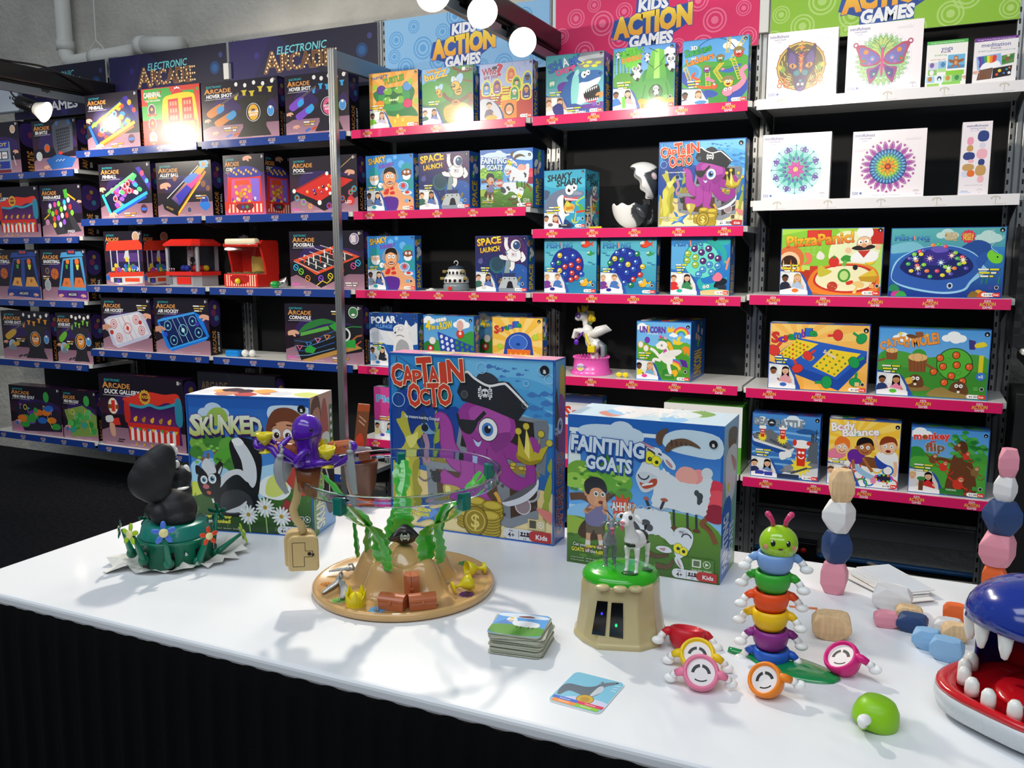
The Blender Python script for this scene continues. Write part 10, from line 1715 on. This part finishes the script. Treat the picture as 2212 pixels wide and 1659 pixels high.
def onh(a,e,r,m,nm,par=t2,k=1.0):
 d=Vector((40*v*cos(R(e))*sin(R(a)),-39*v*cos(R(e))*cos(R(a)),37*v*sin(R(e))));q=MB();q.smooth=True;q.M=Matrix.Translation(d*k) @ d.to_track_quat('Z','Y').to_matrix().to_4x4();q.ell((0,0,0),(r[0]*v,r[1]*v,1.2*v),n=18,m=8);return q.build(nm,m,par)
for a in (-25,22): e_=onh(a,14,(5,6.5),BLK2,'eye');onh(a-3,19,(1.9,1.9),WHT,'eye_glint',e_,1.02);onh(a*1.9,-2,(6,5.5),pl('cheek_pink','#e0907a'),'cheek')
onh(-2,-3,(5,2.2),pl('mouth_brown','#5a2a20'),'mouth')
q=MB();q.smooth=True;Lf=Spot(1690,1440);w=Lf.s;vs=[];n=26
for i in range(n):
 f=i/(n-1);x=-122+242*f;wd=(9 if f < .2 else 9+36*min(1,(f-.2)/.25))*max(0,1-max(0,(f-.55)/.45)**1.8)**.5+.5;yb=10-.13*x
 for s in (-1,-.5,0,.5,1): vs.append((x*w,(yb*.6+s*wd*1.2)*w,(1.2+5*(1-s*s))*w*(1.6 if f < .2 else 1)))
q.add(vs,[(i*5+k,(i+1)*5+k,(i+1)*5+k+1,i*5+k+1) for i in range(n-1) for k in range(4)]);o=q.build('toy_leaf',mat('glossy_leaf_green','#128a48',.12,coat=.6),None,Lf.O+Vector((0,0,.0004)),(0,0,Lf.rz-.22));o.modifiers.new('s','SOLIDIFY').thickness=.001;tag(o,'glossy dark green leaf base under the caterpillar','leaf')
def loose(px,py,rx,ry,rz,c,lab,h,face=True,**k):
 S_=Spot(px,py);P=S_.O+Vector((0,0,h*S_.s));E=Matrix.Rotation(S_.rz+rz,4,'Z') @ Matrix.Rotation(ry,4,'Y') @ Matrix.Rotation(rx,4,'X');return segm(P,E.to_euler(),S_.s*k.pop('k',1.0),c,lab,face,grp='loose caterpillar pieces',**k)
loose(1484,1396,R(-12),.12,.2,'#c81428','red loose piece lying beside the cliff toy',40,False)
loose(1505,1448,R(38),0,-.1,'#f0cc12','yellow smiling piece behind the pink one',40)
loose(1513,1490,R(48),0,0,'#ee7fa0','pink smiling piece lying in front of the yellow one',42,k=1.02)
loose(1648,1505,R(48),R(-22),-.2,'#f08414','orange smiling piece lying before the green leaf',42,arms=((1,-.7,0),))
loose(1812,1456,R(35),R(-18),-.35,'#d8187a','magenta smiling piece right of the green leaf',44,arms=((1,-.7,0),))
loose(1888,1564,R(172),R(-6),R(-118),'#8cc814','lime green piece lying face down near the table front',4,False,arms=((1,-.1,0),),k=1.25)
# stacking stones
SC={'pink': '#e594a4','navy': '#24406f','white': '#e8e6e4','orange': '#e8682c','blue': '#8cb8de'}
WOOD=mat('beech_wood','#e0bd8e',.6,var=.14,vscale=30,bump=.1)
_w=WOOD.node_tree;_t=next(n for n in _w.nodes if n.type == 'TEX_NOISE' and abs(n.inputs['Scale'].default_value-30) < 1);_mp=_w.nodes.new('ShaderNodeMapping');_mp.inputs['Scale'].default_value=(6,6,.6);_w.links.new(next(n for n in _w.nodes if n.type == 'TEX_COORD').outputs['Object'],_mp.inputs[0]);_w.links.new(_mp.outputs[0],_t.inputs['Vector'])
def stone(P,rz,w,h,d,c,seed,lab,grp):
 g=random.Random(seed);q=MB();pts=[]
 for x in (-1,1):
  for y in (-1,1):
   for z in (-1,1):
    e=g.uniform(.4,.78);k=g.uniform(.78,.94);pts += [(x*(1-e)*k,y*k*.9,z),(x*k*.9,y*(1-e)*k,z),(x,y,z*(1-e)*.8)]
 q.hull([(p[0]*w/2,p[1]*d/2,p[2]*h/2) for p in pts],min(w,h)*.025)
 return tag(q.build('stacking_stone',WOOD if c == 'wood' else mat('painted_stone_'+c,SC[c],.55,bump=.05,bscale=90),None,P,(0,0,rz)),lab,'stone',grp)
def stack(px,py,L_,grp):
 K=Spot(px,py);zt=0
 for i,(x0,x1,y0,y1,c,lab) in enumerate(L_):
  p=K.L((x0+x1)/2,(y0+y1)/2);w=(x1-x0)*K.s;h=(y1-y0)*K.s/.955;z=zt+h/2;zt += h-.0004;stone(K.Wd((p.x,0,z+.0002)),K.rz+.5*sin(2.3*i+px),w*.88,h,w*.8,c,5+i*3+int(px) % 7,lab,grp)
stack(1803,1279,[(1773,1831,1221,1287,'pink','pink stone at the foot of the four stone tower'),(1779,1835,1161,1226,'navy','navy stone in the four stone tower'),(1781,1841,1098,1163,'white','white stone in the four stone tower'),(1791,1844,1036,1101,'wood','bare wood stone on top of the four stone tower')],'four stone tower')
stack(2150,1335,[(2122,2180,1283,1342,'navy','navy stone at the hidden foot of the tall tower behind the shark'),(2123,2171,1231,1286,'orange','orange stone in the tall tower behind the shark'),(2120,2187,1165,1233,'pink','big pink stone in the middle of the tall tower'),(2129,2197,1099,1168,'navy','navy stone in the upper half of the tall tower'),(2150,2191,1050,1102,'white','white stone second from the top of the tall tower'),(2156,2198,995,1052,'pink','pink stone on top of the tall tower')],'tall stone tower')
for k,(x0,x1,y0,y1,c,rz,lab) in enumerate(((1755,1834,1325,1387,'wood',.3,'large bare wood stone lying right of the caterpillar'),(1888,1965,1268,1324,'white',-.3,'large white stone lying against the white cards'),(1936,1990,1310,1347,'wood',.1,'small wood stone just behind a navy one'),(1889,1937,1321,1359,'pink',.5,'pink stone lying left of the navy one'),(1940,1999,1328,1370,'navy',-.4,'loose navy stone lying on the table'),(2038,2087,1306,1353,'orange',.2,'loose orange stone lying on the table'),(2020,2074,1338,1374,'white',0,'small white stone between an orange and a wood one'),(2036,2088,1348,1393,'wood',.5,'wood stone beside the blue ones'),(1972,2028,1360,1408,'blue',-.3,'light blue stone, the left of two'),(2012,2076,1380,1433,'blue',-.5,'light blue stone, the right of two'))):
 K=Spot((x0+x1)/2,y1-(y1-y0)*.16);h=(y1-y0)*K.s*.9;stone(K.O+Vector((0,0,h/2+.0002)),K.rz+rz*.3,(x1-x0)*K.s,h,(x1-x0)*K.s*.66,c,30+k*5,lab,'loose stacking stones')
# bowl of sweets
K=Spot(781,1082);K.O.z=ZT;u=K.s;t=K.thing('brown_bowl','brown bowl of wrapped sweets behind the clear ring','bowl');BR=mat('brown_bowl','#6e4630',.4,coat=.2)
q=MB();q.smooth=True;q.lathe([(18*u,0),(22*u,4*u),(32*u,40*u),(37*u,84*u),(38*u,90*u),(35*u,90*u),(30*u,44*u),(.5*u,8*u)],36);q.build('shell',BR,t)
def pk(c,c2,x,y,z,rot,lab,s=1): q=MB();q.smooth=True;q.rbox((-26*u*s,-7*u,-12*u*s),(26*u*s,7*u,12*u*s),6*u,3);tag(q.build('sweet_packet',pl('wrap_'+c[1:],c,rough=.2,metal=.3 if c2 else 0),None,K.Wd((x*u,y*u,z*u)),(rot[0],rot[1],K.rz+rot[2])),lab,'sweet','packets in the bowl')
pk('#e8601c',0,6,-10,98,(.4,-.15,.1),'orange sweet packet on top of the bowl');pk('#3a3aa0',0,-16,-14,94,(.3,.5,-.2),'blue sweet packet at the left of the bowl',.7);pk('#b4b4b8',1,2,8,108,(.1,.2,.4),'silver sweet wrapper at the back of the bowl',.9)
q=MB();q.col='#8a4422';q.rbox((-11*u,-5*u,0),(15*u,5*u,128*u),2*u);A=Art(q,(-11*u,-5.1*u,0),(1,0,0),(0,0,1),26*u,128*u);A.r(0,0,1,1,'#8a4a28');A.r(0,0,1,.12,'#c8562a');A.b([(.1,.6),(.5,.5),(.8,.7),(.6,1),(.1,1)],'#e8401c');A.l([(.2,.2),(.8,.3)],.02,'#d8a88a');A.l([(.2,.28),(.7,.36)],.02,'#d8a88a');tag(q.build('sweet_carton',CARD,None,K.Wd((-6*u,20*u,82*u)),(0,.12,K.rz)),'tall orange brown carton leaning up out of the bowl','carton')
# shark jaw game at the right edge
K=Spot(2238,1560);u=K.s;rz=K.rz-.5;t=thing('shark_game','blue toothy shark jaw toy with red mouth at the right picture edge','toy',K.O,rz)
def sup(a,b,n=40,e=.62): return [(a*math.copysign(abs(cos(2*pi*i/n))**e,cos(2*pi*i/n)),b*math.copysign(abs(sin(2*pi*i/n))**e,sin(2*pi*i/n))) for i in range(n)]
def loft(L_,m,nm,n=40):
 q=MB();q.smooth=True;vs=[]
 for a,b,z in L_: vs += [(x*u,y*u,z*u) for x,y in sup(a,b,n)]
 N=len(L_);q.add(vs,[(k*n+i,k*n+(i+1) % n,(k+1)*n+(i+1) % n,(k+1)*n+i) for k in range(N-1) for i in range(n)]+[list(range(n))[::-1],[(N-1)*n+i for i in range(n)]]);return q.build(nm,m,t)
SR=pl('glossy_shark_red','#c8141e',rough=.15,coat=.6);SB=pl('glossy_shark_blue','#16308e',rough=.15,coat=.6)
loft([(150,150,4),(172,176,18),(178,182,44),(176,180,62)],pl('pale_grey_base','#c9ced2'),'jaw_base');loft([(176,180,62.5),(174,178,72),(164,168,77),(150,154,70),(140,140,62)],SR,'lower_jaw')
q=MB();q.smooth=True;q.ell((0,10*u,66*u),(80*u,110*u,20*u),n=28,m=12);q.build('tongue',SR,t)
TH=pl('tooth_white','#ecebe6',rough=.18)
for a in (-172,-155,-138,-118,-98,-76,-54,-34,-14): q=MB();q.smooth=True;q.lathe([(14*u,0),(15*u,12*u),(14*u,28*u),(8*u,37*u),(.5*u,39*u)],18,c=(140*u*cos(R(a))*1.02,144*u*sin(R(a))*1.02,66*u));q.build('lower_tooth',TH,t)
q=MB();q.smooth=True;q.tube([(-125*u,95*u,96*u),(125*u,95*u,96*u)],34*u,20);q.build('hinge_roll',SR,t)
q=MB();q.smooth=True;n=30;vs=[]
for z,k in ((50,1),(140,1.0),(205,.98)):
 for i in range(n+1): a=R(-20+220*i/n);vs.append((150*k*u*cos(a),(30+128*k*sin(a))*u,z*u))
q.add(vs,[(j*(n+1)+i,j*(n+1)+i+1,(j+1)*(n+1)+i+1,(j+1)*(n+1)+i) for j in (0,1) for i in range(n)]);o=q.build('cheek_shell',SB,t);o.modifiers.new('s','SOLIDIFY').thickness=6*u
q=MB();q.smooth=True;n=40;vs=[];m=10
for k in range(m):
 e=pi/2*k/(m-1)*.999
 for i in range(n): a=2*pi*i/n;vs.append((160*u*cos(e)*cos(a),(8+158*cos(e)*sin(a))*u,(205+120*sin(e)-.16*158*cos(e)*sin(a)*1.0)*u))
q.add(vs,[(k*n+i,k*n+(i+1) % n,(k+1)*n+(i+1) % n,(k+1)*n+i) for k in range(m-1) for i in range(n)]);o=q.build('upper_jaw',SB,t);o.modifiers.new('s','SOLIDIFY').thickness=7*u
for a in (-200,-178,-158,-136,-114,-90,-66,-44,-22,0): x,y=146*cos(R(a)),8+144*sin(R(a));q=MB();q.smooth=True;q.lathe([(.5*u,-58*u),(7*u,-54*u),(13*u,-34*u),(17*u,-6*u),(16*u,8*u)],16,c=(x*u,y*u,(208-.16*150*sin(R(a)))*u),sy=.7);q.build('upper_tooth',TH,t)
